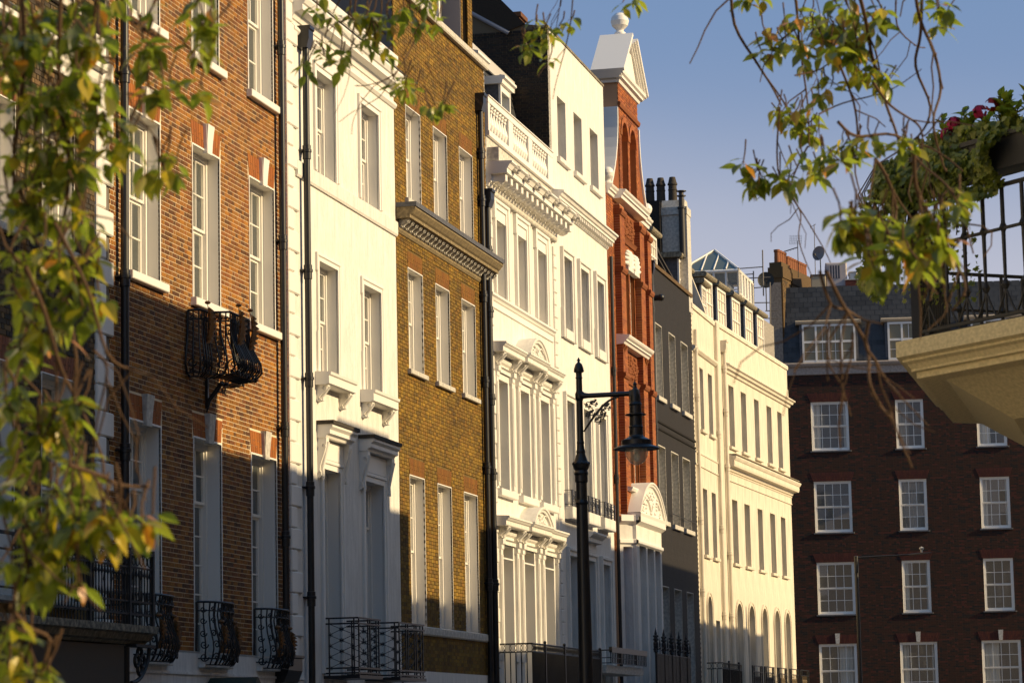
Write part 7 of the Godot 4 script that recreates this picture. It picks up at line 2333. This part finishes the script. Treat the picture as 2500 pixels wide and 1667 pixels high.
# ivy spilling over the trough, bedding shoots and a few flowers above it
func ivy(planter: Node3D) -> void:
	var o := thing("ivy_plant", "dense green ivy spilling over the left end of the black trough", "ivy", planter.position, planter.rotation.y)
	var r := RandomNumberGenerator.new(); r.seed = 71
	var b := MB.new()
	for k in 5:
		var a := PI * (k - 2) / 4.2
		var tip := Vector3(sin(a) * 0.5, cos(a) * 0.6 + 0.1, 0.0)
		var side := Vector3(cos(a), -sin(a), 0) * 0.16
		b.quad(Vector3(0, 0, 0.03), tip * 0.55 + side, tip, tip * 0.55 - side)
	var lm := b.mesh()
	var mats := []
	for c in [Color(0.085, 0.11, 0.014), Color(0.14, 0.16, 0.018), Color(0.05, 0.07, 0.012), Color(0.20, 0.21, 0.03)]:
		var m := StandardMaterial3D.new(); m.albedo_color = c.linear_to_srgb(); m.roughness = 0.5; m.backlight_enabled = true; m.backlight = Color(0.6, 0.65, 0.2); mats.append(m)
	var sets := [[], [], [], []]
	for k in 4200:
		var x := r.randf_range(-0.35, 1.55); var lowest := -0.12 - 0.25 * sin(x * 7.0) * r.randf()
		if x < 0.1: lowest = -0.62 + 0.3 * absf(x + 0.2)
		if x > 1.25: lowest += (x - 1.25) * 1.2
		var y := lerpf(lowest, 0.36 + 0.10 * sin(x * 2.0), pow(r.randf(), 0.8))
		if x < -0.1: y -= 0.12 + (-0.1 - x) * 0.7
		if x < 0 and r.randf() < 0.35: continue
		var bulge := 0.10 + 0.10 * sin(x * 9.0 + y * 5.0) + 0.06 * sin(y * 16.0)
		var z := -0.06 + bulge * (1.0 if y < 0.3 else 0.3) + r.randf_range(-0.05, 0.04)
		if y > 0.3: z -= r.randf() * 0.2
		var bs := Basis.from_euler(Vector3(r.randf_range(-0.7, 0.4), r.randf_range(-0.9, 0.9), PI + r.randf_range(-0.6, 0.6))).scaled_local(Vector3.ONE * r.randf_range(0.05, 0.10))
		sets[r.randi() % 4].append(Transform3D(bs, Vector3(x, y, z)))
	for k in 420:   # on the far side of the corner, and thin streamers below
		var x := r.randf_range(-0.5, 0.0)
		sets[r.randi() % 4].append(Transform3D(Basis.from_euler(Vector3(r.randf_range(-0.7, 0.4), r.randf_range(-1.2, 0.9), PI + r.randf_range(-0.6, 0.6))).scaled_local(Vector3.ONE * r.randf_range(0.04, 0.075)), Vector3(x, r.randf_range(-0.85, 0.2), -0.25 - r.randf() * 0.8)))
	for s in 9:
		var x := r.randf_range(1.6, 2.8); var tall := r.randf_range(0.1, 0.45)
		for k in int(tall * 70): sets[r.randi() % 4].append(Transform3D(Basis.from_euler(Vector3(r.randf_range(-0.7, 0.4), r.randf_range(-0.9, 0.9), PI + r.randf_range(-0.6, 0.6))).scaled_local(Vector3.ONE * r.randf_range(0.04, 0.07)), Vector3(x + r.randf_range(-0.09, 0.09), 0.40 - r.randf() * tall, r.randf_range(-0.04, 0.05))))
	for i in 4:
		var mm := MultiMesh.new(); mm.transform_format = MultiMesh.TRANSFORM_3D; mm.mesh = lm; mm.instance_count = sets[i].size()
		for k in sets[i].size(): mm.set_instance_transform(k, sets[i][k])
		var x := MultiMeshInstance3D.new(); x.name = named(o, "ivy_leaves"); x.multimesh = mm; x.material_override = mats[i]; x.set_meta("kind", "stuff"); o.add_child(x, true)
	b = MB.new()   # the shaded mass of stems behind the leaves
	for k in 60:
		var x := r.randf_range(-0.35, 1.0)
		b.tube([Vector3(x, 0.34, -0.12), Vector3(x + r.randf_range(-0.1, 0.1), 0.1, 0.0), Vector3(x + r.randf_range(-0.15, 0.15), r.randf_range(-0.5, -0.1), 0.0)], 0.006, 4)
	part(o, "stems", b, mat(lin(0.05, 0.03, 0.015), 0.9)).set_meta("kind", "stuff")
	if _lm.is_empty():
		_lm = leaf_mats()
		_lmesh = [leaf_mesh(0.25, 0.12), leaf_mesh(0.45, 0.3), leaf_mesh(0.1, 0.2)]
	var p := thing("bedding_plant", "upright green leafy shoots standing above the ivy in the trough", "plant", planter.position, planter.rotation.y)
	for k in 46:
		var x := r.randf_range(0.6, 3.0); var tall := r.randf_range(0.14, 0.34) + 0.12 * clampf(x - 1.0, 0.0, 1.0)
		var base := Vector3(x, 0.30, -0.17 + r.randf_range(-0.08, 0.08))
		var tip := base + Vector3(r.randf_range(-0.08, 0.08), tall, r.randf_range(-0.05, 0.05))
		b = MB.new(); b.tube([base, tip], 0.006, 5); part(p, "shoot", b, _lm[6])
		for j in 9:
			var t := 0.35 + 0.65 * j / 9.0
			var az := j * 2.4; var pitch := r.randf_range(0.15, 1.0)
			var X := Vector3(cos(az) * cos(pitch), sin(pitch), sin(az) * cos(pitch)); var Y := Vector3.UP; Y = (Y - X * Y.dot(X)).normalized()
			place(p, "leaf", _lmesh[r.randi() % 3], _lm[[0, 1, 2, 6][r.randi() % 4]], Transform3D(Basis(X, Y, X.cross(Y)).scaled_local(Vector3.ONE * r.randf_range(0.09, 0.14)), base.lerp(tip, t)))
	var red := mat(lin(0.35, 0.008, 0.06), 0.6); var crimson := mat(lin(0.22, 0.008, 0.012), 0.6)
	for f in [[0.73, 0.42, "pink geranium head lowest at the left end of the trough", 0], [0.82, 0.5, "pink geranium head second from the left end of the trough", 0], [1.16, 0.53, "large magenta geranium head above the middle of the ivy", 0], [1.32, 0.56, "dark red geranium head right of the magenta one", 1], [1.92, 0.62, "dark red geranium head near the right edge of the picture", 1]]:
		var g := thing("geranium_flower", f[2], "flower", planter.position + Basis(Vector3.UP, planter.rotation.y) * Vector3(f[0], f[1], -0.06), planter.rotation.y)
		b = MB.new()
		for k in 22:
			var d := Vector3(r.randf_range(-1, 1), r.randf_range(-0.7, 1), r.randf_range(-1, 1)).normalized() * 0.05
			var s1 := d.cross(Vector3(0.3, 1, 0.2)).normalized() * 0.024; var s2 := d.cross(s1).normalized() * 0.024
			b.quad(d - s1 - s2, d + s1 - s2, d * 1.15 + s1 + s2, d - s1 + s2)
		part(g, "petals", b, red if f[3] == 0 else crimson)
		b = MB.new(); b.tube([Vector3(0, -0.2, -0.08), Vector3(0, -0.04, 0)], 0.005, 4); part(g, "stalk", b, _lm[6])
